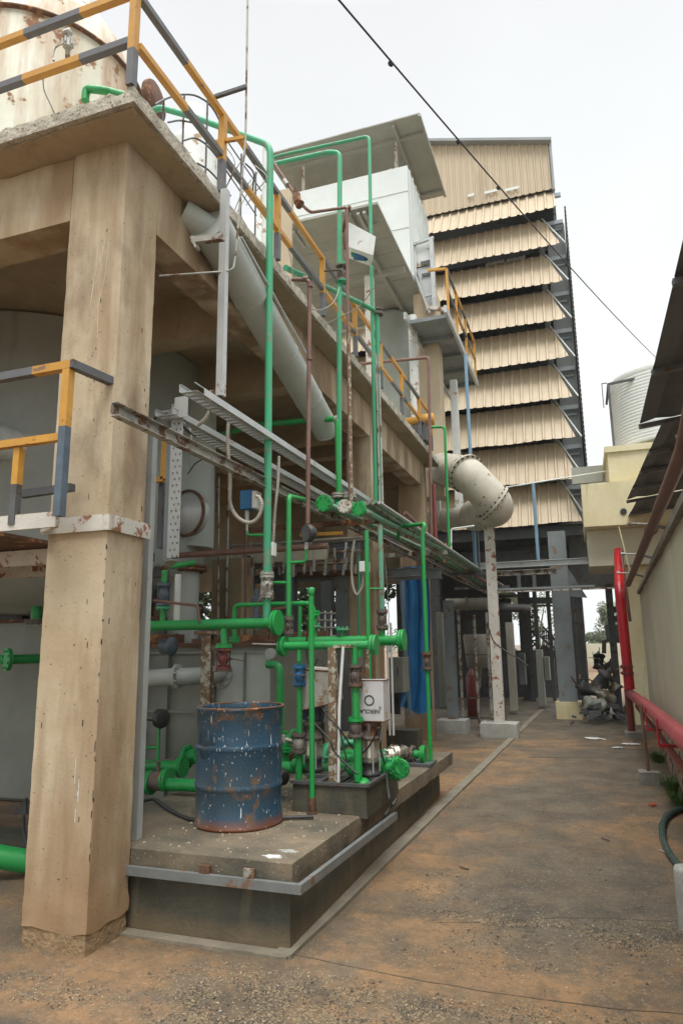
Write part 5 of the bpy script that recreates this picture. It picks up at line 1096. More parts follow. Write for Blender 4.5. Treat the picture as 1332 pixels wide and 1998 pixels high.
q = MB(); a, b_ = vert(975, 1215, 1412, 14.6, 1300); q.tube([atY(968, 1215, 14.75), atY(987, 1412, 14.75)], .02, 8); tag(q.build('leaning_rod', 'steel_dark'), 'dark rod leaning just right of the pale rack post', 'rod')
# ================================================================ BIG PIPE with elbows
bp_ = T('big_bent_pipe', 'huge dusty cream pipe with bolted elbows bending round beyond the slab end', 'pipe', (-2.2, 14.3, 4))
c0 = atY(838, 935, 15.2) + V(-1.5, .9, .2); c1 = atY(905, 922, 14.6); c2 = atY(965, 950, 14.0); c3 = atY(962, 995, 14.4); c4 = atY(902, 1004, 15.0); c5 = atY(840, 1008, 15.4) + V(-1.5, .3, 0)
Rb = .34
Rb = .365
A = atY(838, 910, 15.4); B = atY(908, 924, 13.7); S2 = atY(962, 980, 13.7); S3 = atY(925, 1006, 15.2)
q = MB(); q.cyl(A + (A - B) * .5, B, Rb, 40, Rb); q.build('upper_barrel', 'cream_pipe', bp_)
q = MB(); ax = (B - A).normalized(); D = atY(962, 985, 14.25); q.tube([B - ax * .3, B + ax * .12, S2 + V(.02, 0, 0), S2 + V(.02, .35, -.08), S3], Rb * .97, 36, .3, 8); q.build('elbow', 'cream_pipe', bp_)
q = MB(); q.flange(B + ax * .05, ax + (S2 - B).normalized() * .5, Rb * 1.12, .05, 22, 44); q.build('flange', 'cream_pipe', bp_)
q = MB(); a2 = ((S2 - B).normalized() + V(.25, .45, 0)).normalized(); q.flange(S2 + V(.0, .06, 0), a2, Rb * 1.13, .05, 0, 44); q.build('flange', 'cream_pipe', bp_)
for c0, ax_ in ((B + ax * .05, (ax + (S2 - B).normalized() * .5).normalized()), (S2 + V(0, .06, 0), a2)):
    q = MB(); d_, e1_, e2_ = q.fr(ax_)
    for k in range(20): g = k * math.pi / 10; p = c0 + (e1_ * math.cos(g) + e2_ * math.sin(g)) * Rb * 1.06; q.cyl(p - d_ * .05, p + d_ * .05, .022, 6)
    q.build('bolts', 'black_iron', bp_)
E_ = S3; q = MB(); q.cyl(E_ + V(-.2, .1, 0), E_ + V(-3, 1.2, .02), Rb * .66, 30); q.build('lower_barrel', 'cream_pipe', bp_)
q = MB(); q.flange(E_ + V(-.75, .3, 0), (-3, 1.2, 0), Rb * .76, .04, 14, 30); q.build('flange', 'cream_pipe', bp_)
q = MB(); c = atY(950, 1008, 14.3); q.box(c.x - .2, 14.1, c.z - .04, c.x + .2, 14.5, c.z + .02); q.box(c.x - .13, 14.08, c.z, c.x - .1, 14.1, c.z + .2); q.box(c.x + .1, 14.08, c.z, c.x + .13, 14.1, c.z + .2); q.build('saddle', 'galv_dirty', bp_)
# blue-white drain pipes beside the tower
for (u, v0, v1, Y, r, mt, lb_) in ((918, 690, 900, 13.6, .035, 'blue_pipe', 'pale blue-white pipe dropping from the far walkway corner'), (1050, 940, 1095, 17.8, .045, 'blue_pipe', 'pale blue pipe hanging under the lowest tower louvres'), (929, 1000, 1130, 15.2, .045, 'blue_pipe', 'pale blue pipe left of the pale rack post'), (937, 1020, 1140, 15.2, .02, 'steel_paint', 'thin grey pipe next to the pale blue pipe by the rack post'), (963, 1030, 1100, 15.5, .025, 'white_paint', 'thin white pipe right of the pale rack post top')):
    a, b_ = vert(u, v0, v1, Y, v1); q = MB(); q.tube([a, b_], r, 10); tag(q.build('drain_pipe', mt), lb_, 'pipe')
q = MB(); q.tube([atY(880, 1090, 13), atY(880, 1032, 13), atY(925, 1026, 13)], .016, 8, .04); tag(q.build('thin_bent_pipe', 'white_paint'), 'thin white bent pipe under the big elbow', 'pipe')
q = MB(); q.tube([atY(790, 1000, 11), atY(905, 1110, 14), atY(970, 1150, 16.2)], .03, 8, .2); tag(q.build('brown_rack_pipe', 'rust_pipe'), 'rusty brown pipe slanting along the outside of the rack', 'pipe')
rk = T('guard_rail', 'short rusty guard frame on the rack behind the slab end', 'frame', atY(860, 1090, 12.4))
for u in (853, 868): q = MB(); q.bar(atY(u, 1060, 12.4), atY(u, 1098, 12.4), .06, .06); q.build('post', 'rust', rk)
q = MB(); q.bar(atY(848, 1050, 12.3), atY(915, 1100, 14.5), .04, .04); q.bar(atY(848, 1066, 12.3), atY(905, 1108, 14.5), .04, .04); q.build('rail', 'rust', rk)
# ================================================================ SILVER HOUSING on its platform + canopy
hz_ = T('silver_housing', 'large silver-white panelled duct housing on a high platform, seen from below', 'housing', (-4.6, 14.8, 10))
XB = -3.12; Ybx = 13.9; ztop = atY(793, 322, Ybx).z; yend = atX(836, 450, XB).y
lx = atY(572, 370, Ybx).x
def panelled(x0, x1, y0, y1, z0, z1, nm, mt):
    q = MB(); q.box(x0, y0, z0, x1, y1, z1); return q.build(nm, mt, hz_)
panelled(lx, XB, Ybx, yend, 10.06, ztop, 'casing', 'white_sheet')
q = MB()
for f in (.42, .76): q.box(lx, Ybx - .012, 10.06 + (ztop - 10.06) * f - .012, XB, Ybx - .001, 10.06 + (ztop - 10.06) * f + .012)
n = 7
for k in range(n): y = Ybx + .15 + (yend - Ybx - .2) * k / n; q.box(XB + .001, y, 10.06, XB + .03, y + .04, ztop - .02)
q.build('ribs', 'white_sheet', hz_)
pz = 10.0; p_a = atZ(737, 397, pz); p_b = atZ(835, 606, pz); XP = (p_a.x + p_b.x) / 2; lpx = atZ(560, 450, pz).x
hp2 = T('housing_platform', 'high steel platform with a ribbed grey underside carrying the silver housing', 'platform', (XP - 1, p_a.y + 1, 0))
q = MB(); nn = 16
for k in range(nn): ya = p_a.y + (p_b.y - p_a.y) * k / nn; yb_ = p_a.y + (p_b.y - p_a.y) * (k + 1) / nn; q.box(lpx - .8, ya, pz + .004 * (k % 2), XP, yb_ - .01, pz + .05)
q.build('deck', 'sheet_under', hp2)
for f in (.5, .97):
    q = MB(); y = p_a.y + (p_b.y - p_a.y) * f; q.box(lpx - .8, y, pz - .14, XP - .05, y + .1, pz - .002); q.build('beam', 'sheet_under', hp2)
q = MB(); q.box(XP - .62, p_a.y, pz - .10, XP - .55, p_b.y, pz - .003); q.build('beam', 'sheet_under', hp2)
for u, v0, v1 in ((722, 470, 700),):
    pass
for (u, v0, v1, Y, mt) in ((722, 540, 720, 12.2, 'white_rust'), (808, 616, 850, 13.9, 'white_paint'), (842, 640, 830, 15.4, 'white_paint'), (888, 742, 900, 15.6, 'white_paint')):
    a, b_ = vert(u, v0, v1, Y, (v0 + v1) / 2); q = MB(); q.bar(V(a.x, Y, 4.7 if u > 805 else 5.67), V(a.x, Y, a.z), .16, .16) if u != 808 else q.cyl(V(a.x, Y, 4.7), V(a.x, Y, a.z), .1, 14); q.build('post', mt, hp2)
cp = T('housing_canopy', 'flat grey sheet canopy over the silver housing', 'canopy', (-4.4, 15.2, 14))
zc_ = 13.9; ca = atZ(815, 222, zc_); cb_ = atZ(872, 380, zc_); XC = (ca.x + cb_.x) / 2; cl = atZ(540, 302, zc_).x
q = MB(); nn = 6
for k in range(nn): x0 = cl - .3 + (XC - cl + .3) * k / nn; x1 = cl - .3 + (XC - cl + .3) * (k + 1) / nn; q.box(x0, ca.y, zc_ + .006 * (k % 2), x1 - .004, cb_.y, zc_ + .03 + .006 * (k % 2))
q.build('sheet', 'sheet_under', cp)
for f in (.18, .9): q = MB(); y = ca.y + (cb_.y - ca.y) * f; q.box(cl, y, zc_ - .09, XC - .05, y + .07, zc_ - .002); q.build('purlin', 'sheet_under', cp)
q = MB(); q.box(XC - .7, ca.y + .1, zc_ - .1, XC - .63, cb_.y, zc_ - .003); q.build('purlin', 'sheet_under', cp)
q = MB(); q.box(XC - .04, ca.y, zc_ - .06, XC + .02, cb_.y, zc_ - .001); q.build('edge_trim', 'sheet_under', cp)
for u in (772, 592): p = atY(u, 300, Ybx + .4); q = MB(); q.bar(V(p.x, Ybx + .4, ztop), V(p.x, Ybx + .4, zc_), .07, .07); q.bar(V(p.x - .12, Ybx + .35, ztop), V(p.x - .12, Ybx + .35, ztop + .25), .12, .08); q.build('strut', 'white_rust', cp)
# lamp fittings under platform edge
for u, v in ((704, 412), (578, 448)): p = atZ(u, v, pz - .05); q = MB(); q.box(p.x - .09, p.y, p.z - .05, p.x - .03, p.y + .55, p.z); q.box(p.x + .03, p.y, p.z - .05, p.x + .09, p.y + .55, p.z); q.build('joist_end', 'galv', hp2)
# side equipment on housing (stair tower with panel)
eq = T('control_panel_frame', 'white framed control panel bolted to the side of the silver housing', 'panel', atY(820, 590, 14.4))
Ye = 14.4
def qd(m, uv, Y, t, mt, nm, par): m = MB(); m.prism([atY(u, v, Y) for u, v in uv], (0, t, 0)); return m.build(nm, mt, par)
qd(None, ((801, 476), (838, 466), (842, 512), (810, 522)), Ye, .3, 'white_paint', 'panel', eq)
qd(None, ((812, 524), (842, 516), (846, 600), (834, 604)), Ye + .02, .2, 'galv', 'lower_panel', eq)
qd(None, ((820, 510), (838, 506), (839, 516), (821, 519)), Ye - .02, .015, 'steel_dark', 'vent', eq)
qd(None, ((822, 534), (839, 530), (839, 536), (823, 539)), Ye - .02, .015, 'steel_dark', 'vent', eq)
q = MB(); q.bar(atY(796, 480, Ye - .1), atY(846, 463, Ye - .1), .06, .06); q.bar(atY(799, 470, Ye - .1), atY(803, 515, Ye - .1), .05, .05); q.bar(atY(841, 465, Ye - .1), atY(848, 602, Ye - .1), .09, .09); q.bar(atY(808, 530, Ye - .1), atY(838, 610, Ye - .1), .05, .05); q.bar(atY(828, 578, Ye - .1), atY(842, 574, Ye - .1), .05, .05); q.build('frame', 'galv', eq)
q = MB(); q.bar(atY(836, 600, Ye - .1), atY(868, 604, Ye - .1), .1, .08); q.build('bracket', 'white_rust', eq); q = MB(); q.box(*atY(828, 604, Ye), *(atY(838, 590, Ye) + V(0, .2, 0))); q.build('bracket', 'white_rust', eq)
# ================================================================ FAR WALKWAY
wz = 8.6; w1 = atZ(878, 612, wz); w2 = atZ(926, 746, wz); w3 = atZ(848, 752, wz)
wk = T('far_walkway', 'high steel walkway with grey chequer underside beside the tower', 'walkway', (-2.6, 15, 8.6))
XW = (w1.x + w2.x) / 2; XL = XW - .85
q = MB()
nn = 4
for k in range(nn): ya = w1.y + (w2.y - w1.y) * k / nn; q.box(XL, ya + .02, wz, XW - .04, w1.y + (w2.y - w1.y) * (k + 1) / nn - .02, wz + .02); 
q.build('deck', 'steel_paint', wk)
for x in (XL, XW): q = MB(); q.box(x - .03, w1.y - .3, wz - .1, x + .03, w2.y + .1, wz + .06); q.build('stringer', 'galv', wk)
for k in range(nn + 1): y = w1.y + (w2.y - w1.y) * k / nn; q = MB(); q.box(XL + .032, y - .03, wz - .08, XW - .032, y + .03, wz - .002); q.build('joist', 'steel_paint', wk)
q = MB(); q.bar((XL, w1.y + .4, wz - .1), (XL + .25, w2.y - .6, wz - .6), .05, .05); q.build('brace', 'galv', wk)
wr_ = T('walkway_railing', 'yellow railing along the far high walkway', 'railing', (XW, 15, 8.7))
for y in (w1.y + .1, w1.y + 1.2, w1.y + 2.5, w2.y - .1): q = MB(); q.bar((XW, y, wz + .06), (XW, y, wz + 1.1), .05, .05); q.build('post', 'stripe_yellow', wr_)
for z in (wz + 1.1, wz + .6): q = MB(); q.bar((XW, w1.y + .1, z), (XW, w2.y - .1, z), .05, .05); q.build('rail', 'hz_y', wr_)
q = MB(); q.bar((XW, w1.y + .1, wz + 1.1), (XW - .4, w1.y + .1, wz + 1.15), .05, .05); q.build('rail', 'stripe_yellow', wr_)
# white upright vessel behind the railing (750..810, 640..800)
a, b_ = atY(765, 720, 12.6), atY(812, 720, 12.6)
wv_ = T('white_silo', 'pale grey-white cylindrical silo standing under the far end of the housing platform', 'silo', (a.x, 15.6, 4.2))
q = MB(); q.lathe((atY(768, 720, 15.6).x, 15.6, 4.2), (0, 0, 1), [(.52, 0), (.52, 5.6), (.4, 5.78), (0, 5.79)], 36); q.build('shell', 'duct_grey', wv_)
q = MB(); c = atY(820, 700, 14.6); q.box(c.x - .12, 14.6, 5.0, c.x + .42, 15.1, 9.9); tag(q.build('cladding_column', 'beige_sheet'), 'tan clad column between the silo and the far walkway', 'column')
yl_ = T('yellow_motor_guard', 'yellow guarded drive on the far end of the slab', 'machine', atY(806, 830, 12.7))
q = MB(); q.lathe(atY(792, 824, 12.7), (1, 0, 0), [(0, 0), (.09, 0), (.09, .3), (.12, .31), (.12, .55), (0, .56)], 16); q.build('guard', 'stripe_yellow', yl_)
q = MB(); p = atY(806, 836, 12.7); q.box(p.x - .3, 12.5, 5.672, p.x + .3, 12.9, p.z); q.build('skid', 'steel_dark', yl_)
# ================================================================ RUSTY VESSEL on the slab (top left)
vc = V(-7.05, 6.9, 5.67); rv = 1.42
vs = T('rusty_vessel', 'big cream vessel streaked with rust, with a domed shoulder, on the slab at top left', 'vessel', vc)
q = MB(); zsh = 10.0
hh = zsh - 5.67
q.lathe(vc, (0, 0, 1), [(rv, 0), (rv, hh * .45), (rv, hh - .02), (rv * .99, hh + .02), (rv * .90, hh + .50), (rv * .7, hh + .95), (rv * .42, hh + 1.25), (rv * .4, hh + 1.9), (0, hh + 1.9)], 64); q.build('shell', 'vessel', vs)
q = MB(); q.lathe(vc, (0, 0, 1), [(rv, hh - .04), (rv + .05, hh - .03), (rv + .05, hh + .0), (rv, hh + .01)], 64); q.build('seam_ring', 'rust', vs); q = MB(); q.lathe(vc, (0, 0, 1), [(rv, 1.5), (rv + .012, 1.51), (rv + .012, 1.54), (rv, 1.55)], 64); q.build('seam_ring', 'rust', vs)
q = MB(); c = atY(272, 160, 7.4); q.lathe(V(vc.x + rv - .45, 7.9, c.z + .15), (1, .1, 0), [(.2, 0), (.2, .2), (.3, .2), (.31, .22), (.31, .28), (.3, .30), (0, .30)], 28); q.build('manhole', 'rust', vs)
q = MB(); c = atY(133, 85, 5.75); q.cyl(atY(132, 112, 5.7), atY(132, 92, 5.55), .03, 10); q.cyl(atY(132, 92, 5.55), atY(132, 72, 5.55), .05, 12)
for t in range(6): a = atY(132, 88, 5.55) + V(math.cos(t) * .06, math.sin(t) * .06, 0); q.cyl(a, a + V(0, 0, .09), .014, 6)
q.lathe(atY(133, 66, 5.55), (0, -.5, .3), [(0, -.02), (.05, -.02), (.055, 0), (.055, .05), (.045, .055), (0, .056)], 16); q.build('gauge_valve', 'galv_dirty', vs)
flex([atY(u, v, 5.5) for u, v in ((125, 82), (108, 92), (103, 110), (105, 118))], .014, 'short curved white tube beside the vessel gauge', 'gauge_tube', 'white_rust', None, False)
flex([atY(u, v, 4.6) for u, v in ((84, 150), (86, 175), (97, 200), (106, 220))], .006, 'thin dark wire hanging in front of the rusty vessel', 'loose_wire', 'black_iron', None, False)
q = MB(); c = atY(20, 10, 7.2); q.cyl(atY(-50, -20, 7.2), atY(42, -6, 6.6), .34, 28); q.flange(atY(30, 0, 6.7), atY(42, -6, 6.6) - atY(-50, -20, 7.2), .37, .04, 12, 30); tag(q.build('top_duct', 'duct_grey'), 'grey flanged duct crossing above the rusty vessel in the top left corner', 'duct')
gpx = run('slab_green_pipe', 'short green pipe bending over the slab edge in front of the rusty vessel', 'pipe', [atY(166, 196, 4.2), atY(168, 172, 4.2), atY(205, 176, 4.2), atY(262, 190, 4.6)], .035, 'green', bend=.05)
# white domed vessel + ladder cage
wd_ = T('white_dome_vessel', 'pale domed vessel rising behind the ladder cage on the slab', 'vessel', (-4.6, 7.6, 5.67))
c = atY(378, 260, 7.6); e = atY(352, 260, 7.6); rr = c.x - e.x + .12; q = MB(); zt = atY(378, 208, 7.6).z - 5.67
q.lathe((c.x, 7.6, 5.67), (0, 0, 1), [(rr, 0), (rr, zt - .75), (rr * .93, zt - .65), (rr * .55, zt - .5), (rr * .5, zt - .12), (rr * .35, zt - .02), (0, zt)], 32); q.build('shell', 'white_paint', wd_)
c = atY(470, 420, 8.3); q = MB()
lc = T('ladder_cage', 'grey hooped ladder cage along the slab behind the railing', 'ladder', (-3.0, 6, 5.67))
for pts in (((303, 203, 4.6), (322, 192, 4.8), (350, 183, 5.0), (382, 184, 5.2), (410, 202, 5.4), (428, 232, 5.5), (440, 270, 5.6)), ((328, 238, 4.8), (352, 233, 5.0), (380, 240, 5.2)), ((356, 274, 4.9), (380, 267, 5.2), (402, 280, 5.4), (424, 306, 5.5), (450, 345, 5.7)), ((385, 318, 5.2), (410, 332, 5.4), (450, 382, 5.7)), ((478, 318, 5.9), (497, 335, 6.0), (492, 372, 6.1), (500, 398, 6.2))):
    q = MB(); q.tube([atY(*p) for p in pts], .010, 6, .12, 3); q.build('hoop', 'steel_dark', lc)
for u, v0, v1, Y in ((318, 195, 260, 4.8), (357, 184, 330, 5.05), (402, 196, 400, 5.3), (426, 228, 400, 5.5), (470, 300, 420, 5.8), (498, 335, 470, 6.1)):
    a, b_ = vert(u, v0, v1, Y); q = MB(); q.tube([a, V(b_.x, Y, 5.68)], .010, 6); q.build('upright', 'steel_dark', lc)
for u0, v0, u1, v1, Y0, Y1 in ((440, 270, 510, 372, 5.6, 6.3), (424, 306, 500, 420, 5.5, 6.3)):
    q = MB(); q.tube([atY(u0, v0, Y0), atY(u1, v1, Y1)], .008, 6); q.build('strap', 'steel_dark', lc)
tv = T('tan_panel', 'tan corrugated panel and white drum behind the railing', 'panel', atY(520, 420, 8.8))
q = MB(); a = atY(540, 372, 9.0); q.box(a.x - .3, 9, 5.67, a.x + .25, 9.06, a.z); q.build('panel', 'beige_sheet', tv)
q = MB(); c = atY(490, 450, 7.9); q.lathe((c.x, 7.9, 5.67), (0, 0, 1), [(.28, 0), (.28, 1.9), (.2, 2.05), (0, 2.1)], 24); tag(q.build('small_white_vessel', 'white_paint'), 'small white upright vessel behind the railing left of the tan panel', 'vessel')
q = MB(); q.tube([V(atY(517, 400, 7).x, 7, 5.68), V(atY(517, 400, 7).x, 7, atY(517, 290, 7).z)], .04, 10); tag(q.build('white_standpipe', 'white_paint'), 'white standpipe on the slab just left of the tallest riser top', 'pipe')
# ================================================================ TANK UNDER SLAB (left) + grey rectangular tank
ut = T('under_slab_vessel', 'huge grey-green cylindrical vessel under the slab, left of the corner column', 'vessel', (-6.9, 7.3, 2.2))
q = MB(); uc = V(-6.7, 7.25, 2.2); q.lathe(uc, (0, 0, 1), [(0, 0), (1.2, .12), (2.0, .5), (2.05, .6), (2.05, 1.85), (2.06, 1.86), (2.06, 1.89), (2.05, 1.9), (2.05, 3.3)], 72); q.build('shell', 'tank_grey', ut)
c = atY(-44, 848, 5.1); q = MB(); q.flange(V(c.x, 5.02, c.z), (0, 1, 0), .25, .04, 16, 36); q.cyl(V(c.x, 5.02, c.z), V(c.x, 5.6, c.z), .19, 30); q.flange(V(c.x, 5.07, c.z), (0, 1, 0), .25, .03, 0, 36); q.build('manhole', 'white_paint', ut)
Yg = 7.0; gx1 = atY(528, 1300, Yg).x; gz1 = atY(430, 1262, Yg).z
gt = T('grey_process_tank', 'large grey-green rectangular steel tank behind the drum and corner column', 'tank', (-5.5, 7.8, 0))
q = MB(); q.box(-9.5, Yg, .0, gx1, Yg + 1.8, gz1); q.build('shell', 'tank_olive', gt)
q = MB(); q.box(-9.5, Yg - .10, .05, -4.9, Yg + 1.7, gz1 + .33); q.build('raised_section', 'tank_olive', gt)
q = MB(); q.box(-9.5, Yg - .15, gz1 + .331, -4.88, Yg + 1.75, gz1 + .37); q.build('top_flange', 'rust', gt)
q = MB(); q.box(-9.6, Yg - .06, gz1 + .001, gx1 + .05, Yg + 1.86, gz1 + .045); q.build('top_flange', 'rust', gt)
for u in (332, 402, 422, 480):
    p = atY(u, 1350, Yg); q = MB(); q.box(p.x - .006, Yg - .07, .1, p.x + .006, Yg - .001, gz1 - .06); q.build('stiffener', 'tank_olive', gt)
xc_ = atY(422, 1300, Yg).x
q = MB(); q.box(xc_, Yg - .02, .3, gx1 - .002, Yg - .003, gz1 - .05); q.build('lighter_panel', 'tank_grey', gt)
for v in (1274, 1388): p = atY(340, v, Yg); q = MB(); q.box(-9.5, Yg - .045, p.z - .012, gx1 - .01, Yg - .021, p.z + .012); q.build('stiffener', 'tank_olive', gt)
pz_ = atY(110, 1425, Yg).z; q = MB(); q.box(-9.5, Yg - .07, pz_ - .01, atY(290, 1400, Yg).x, Yg - .046, pz_ + .01); q.build('stiffener', 'tank_olive', gt)
nz0 = atY(340, 1327, 6.3); q = MB(); q.cyl(V(nz0.x - .9, 6.35, nz0.z - .02), V(nz0.x + .0, 6.35, nz0.z + .03), .092, 26); q.tube([V(nz0.x, 6.35, nz0.z + .03), V(nz0.x + .12, 6.4, nz0.z + .03), V(nz0.x + .16, 6.8, nz0.z + .03), V(nz0.x + .16, 7.0, nz0.z + .03)], .09, 20, .12); q.flange(V(nz0.x, 6.35, nz0.z + .03), (1, .1, 0), .13, .03, 8, 26); q.flange(V(nz0.x + .16, 6.97, nz0.z + .03), (0, 1, 0), .15, .03, 10, 26); q.build('nozzle', 'tank_grey', gt)
q = MB(); c = atY(526, 1276, 6.9); q.cyl(c, c + V(0, .05, 0), .06, 16); q.build('lifting_lug', 'tank_grey', gt)
q = MB(); c = atY(257, 1262, 5.9); q.lathe(V(c.x + .02, 6.4, c.z), (1, 0, 0), [(0, 0), (.08, 0), (.08, .1), (.1, .1), (.1, .13), (0, .13)], 18); q.build('side_nozzle', 'blue_grey', gt)
for u, v in ((20, 1287),): c = atY(u, v, 6.5); gq = run('tank_inlet_pipe', 'green pipe with a round flange entering the grey tank left of the corner column', 'pipe', [V(c.x - 1.2, 6.5, c.z), V(c.x + .02, 6.5, c.z), V(c.x + .12, 6.9, c.z)], .055, 'green', flanges=[(V(c.x + .02, 6.44, c.z), (.5, 1, 0), .13)])
gr2, _b = vert(72, 1130, 1212, 6.5); gq = run('tank_top_pipe', 'upright green pipe with a dark flange on the grey tank left of the corner column', 'pipe', [_b, gr2, gr2 + V(0, .3, .3)], .06, 'green', flanges=[(_b, (0, 0, 1), .12)], fmat='cast')
# tank-top clutter
q = MB()
for k in range(9): x = -8 + k * .62; q.box(x, Yg - .03, gz1 + .05, x + .35, Yg + .25, gz1 + .09 + .03 * (k % 3)); q.cyl((x + .4, Yg, gz1 + .05), (x + .4, Yg, gz1 + .16), .02, 6)
q.build('lid_clamps', 'rust', gt)
q = MB(); zq = atY(30, 1150, 6.9).z; q.box(-9, Yg + .1, gz1 + .09, -6.9, Yg + .7, gz1 + .45); q.bar((-9, 6.9, 2.66), (-4.6, 6.9, 2.68), .12, .12); q.bar((-9, 6.6, 2.80), (-4.6, 6.6, 2.82), .1, .1); q.build('gantry', 'steel_dark', gt)
bg_ = run('big_green_pipe', 'fat bright green pipe at lower left, disappearing behind the corner column', 'pipe', [atY(-60, 1662, 4.5) + V(-2.6, -.4, .06), atY(-60, 1662, 4.5), atY(30, 1678, 4.7), atY(110, 1690, 4.9), V(-3.75, 5.3, .1)], .088, 'green', n=24)
q = MB(); q.cyl(atY(-10, 1752, 5.3), atY(50, 1758, 5.3), .05, 14); tag(q.build('grey_ground_pipe', 'galv_dirty'), 'dull grey pipe lying under the fat green pipe at lower left', 'pipe')
q = MB(); q.rough(-6.2, 5.0, -.02, -3.7, 5.5, .16, .08, .006, .02); tag(q.build('low_shade_block', 'pad_side'), 'dark low block filling in the shade under the fat green pipe at lower left', 'kerb')  # dark block set in for the shaded void under the pipe
q = MB(); q.prism([atY(20, 1592, 4.6), atY(50, 1558, 4.6), atY(52, 1590, 4.6)], (0, .02, 0)); q.tube([atY(47, 1590, 4.6), atY(45, 1620, 4.6), atY(52, 1650, 4.6)], .012, 6); tag(q.build('black_flap', 'rubber'), 'small black rubber flap sticking out left of the corner column', 'flap')
# stack on tank + cylinder with manhole
st_ = T('flanged_stack', 'grey cylindrical stack with a rusty top flange standing on the grey tank', 'stack', (-4.5, 7.6, gz1))
a, b_ = vert(357, 1113, 1240, 7.5); rs = (atY(385, 1180, 7.5).x - atY(333, 1180, 7.5).x) / 2; q = MB(); q.cyl(V(a.x, 7.5, gz1 + .04), a, rs, 36); q.build('barrel', 'tank_grey', st_)
q = MB(); q.flange(a, (0, 0, 1), rs * 1.5, .03, 20, 36); q.flange(a + V(0, 0, .04), (0, 0, 1), rs * 1.5, .03, 0, 36); q.build('flange', 'rust', st_)
us_ = T('upper_cylinder', 'grey upright cylinder with a bulging side manhole, behind the upright tray', 'vessel', (-4.4, 7.7, 2.9))
a, b_ = vert(383, 868, 1070, 7.7, 1000); rc = (atY(411, 1000, 7.7).x - atY(318, 1000, 7.7).x) / 2; cx3 = atY(411, 1000, 7.7).x - rc
q = MB(); q.cyl(V(cx3, 7.7, b_.z), V(cx3, 7.7, 5.06), rc, 44); q.build('shell', 'duct_grey', us_)
q = MB(); c = atY(365, 1000, 7.2); q.lathe(V(c.x, 7.35, c.z), (-.25, -1, 0), [(.27, 0), (.27, .12), (.25, .13), (.21, .19), (.12, .24), (0, .26)], 30); q.build('manhole', 'galv', us_)
q = MB(); q.lathe(V(c.x, 7.35, c.z), (-.25, -1, 0), [(.27, .10), (.30, .10), (.30, .13), (.27, .13)], 30); q.build('manhole_ring', 'rust', us_)
# galvanised strut by column
q = MB(); a, b_ = vert(277, 845, 1715, 4.32, 1300); q.box(a.x - .02, 4.3, .33, a.x + .03, 4.305, a.z); q.box(a.x + .026, 4.306, .33, a.x + .03, 4.36, a.z); q.box(a.x - .02, 4.306, .33, a.x - .016, 4.36, a.z)
tag(q.build('column_strut', 'galv'), 'long galvanised channel strapped up the right side of the corner column', 'strut')
q = MB(); a, b_ = vert(297, 845, 1080, 4.5, 960); q.tube([a, b_], .026, 12); tag(q.build('column_conduit', 'galv'), 'round galvanised conduit just right of the corner column', 'conduit')
# yellow stair rail seen behind column
yr_ = T('inner_railing', 'short yellow railing glimpsed behind the upright tray', 'railing', atY(320, 950, 5.4))
q = MB(); a, b_ = vert(321, 855, 935, 5.4); q.bar(a, b_, .05, .05); q.bar(b_, b_ + V(-.5, 0, 0), .05, .05); q.build('rail', 'stripe_yellow', yr_)
q = MB(); a, b_ = vert(317, 935, 1070, 5.5); q.bar(a, b_, .09, .05); q.build('post', 'steel_dark', yr_)
# support leg by drum
q = MB(); p = atY(403, 1385, 5.9); z_ = atY(403, 1238, 5.9).z; q.isec(V(p.x, 5.9, PT), V(p.x, 5.9, z_), .10, .08, .01, (0, 1, 0)); q.box(p.x - .12, 5.84, z_, p.x + .1, 5.96, z_ + .03)
tag(q.build('rusty_support_leg', 'peel_post'), 'peeling rusty H-section leg under the thick green header, behind the drum', 'post')
# ================================================================ BACK OF THE YARD under the slab
bc = T('back_column', 'plain tan concrete column behind the grey tank with a conduit up its face', 'column', (0, 0, 0))
a, b_ = vert(441, 1090, 1262, 8.6); bc.location = (a.x, 8.9, 0); WLOC[bc.name] = V(a.x, 8.9, 0)
wcol = atY(470, 1180, 8.6).x - atY(412, 1180, 8.6).x
q = MB(); q.rough(a.x - wcol / 2, 8.6, 0, a.x + wcol / 2, 9.0, a.z, .12, .003, .004); q.build('shaft', 'plaster_dark', bc)
q = MB(); q.tube([V(a.x + .02, 8.57, 1), V(a.x + .02, 8.57, 5.0)], .02, 8); q.build('conduit', 'galv_dirty', bc)
# grey steel frame building further back
sf = T('rear_steel_frame', 'blue-grey steel frame with beams and floor edge behind the pump area', 'frame', (-5, 11, 0))
Yf2 = 9.6
for u, w_, Y, mt in ((567, .16, 9.6, 'steel_paint'), (672, .2, 9.9, 'steel_paint'), (640, .22, 13.5, 'steel_paint'), (486, .15, 10.8, 'steel_paint'), (700, .14, 10.6, 'white_rust'), (625, .3, 15.5, 'steel_dark'), (545, .18, 9.9, 'steel_paint')):
    p = atY(u, 1250, Y); q = MB(); q.isec(V(p.x, Y, 0), V(p.x, Y, 3.35), w_, w_, .01, (0, 1, 0)); q.build('column', mt, sf)
for (u0, v0, u1, v1), h, Y, mt in (((450, 1128, 820, 1122), .13, 10.2, 'steel_paint'), ((500, 1075, 720, 1062), .12, 9.7, 'steel_paint'), ((480, 1100, 700, 1098), .06, 9.2, 'galv_dirty'), ((760, 1125, 860, 1117), .16, 11.0, 'steel_paint')):
    a, c = atY(u0, v0, Y), atY(u1, v1, Y); z = (a.z + c.z) / 2; q = MB(); q.isec(V(a.x, Y, z), V(c.x, Y, z), h, h, .01, (0, 0, 1)); q.build('beam', mt, sf)
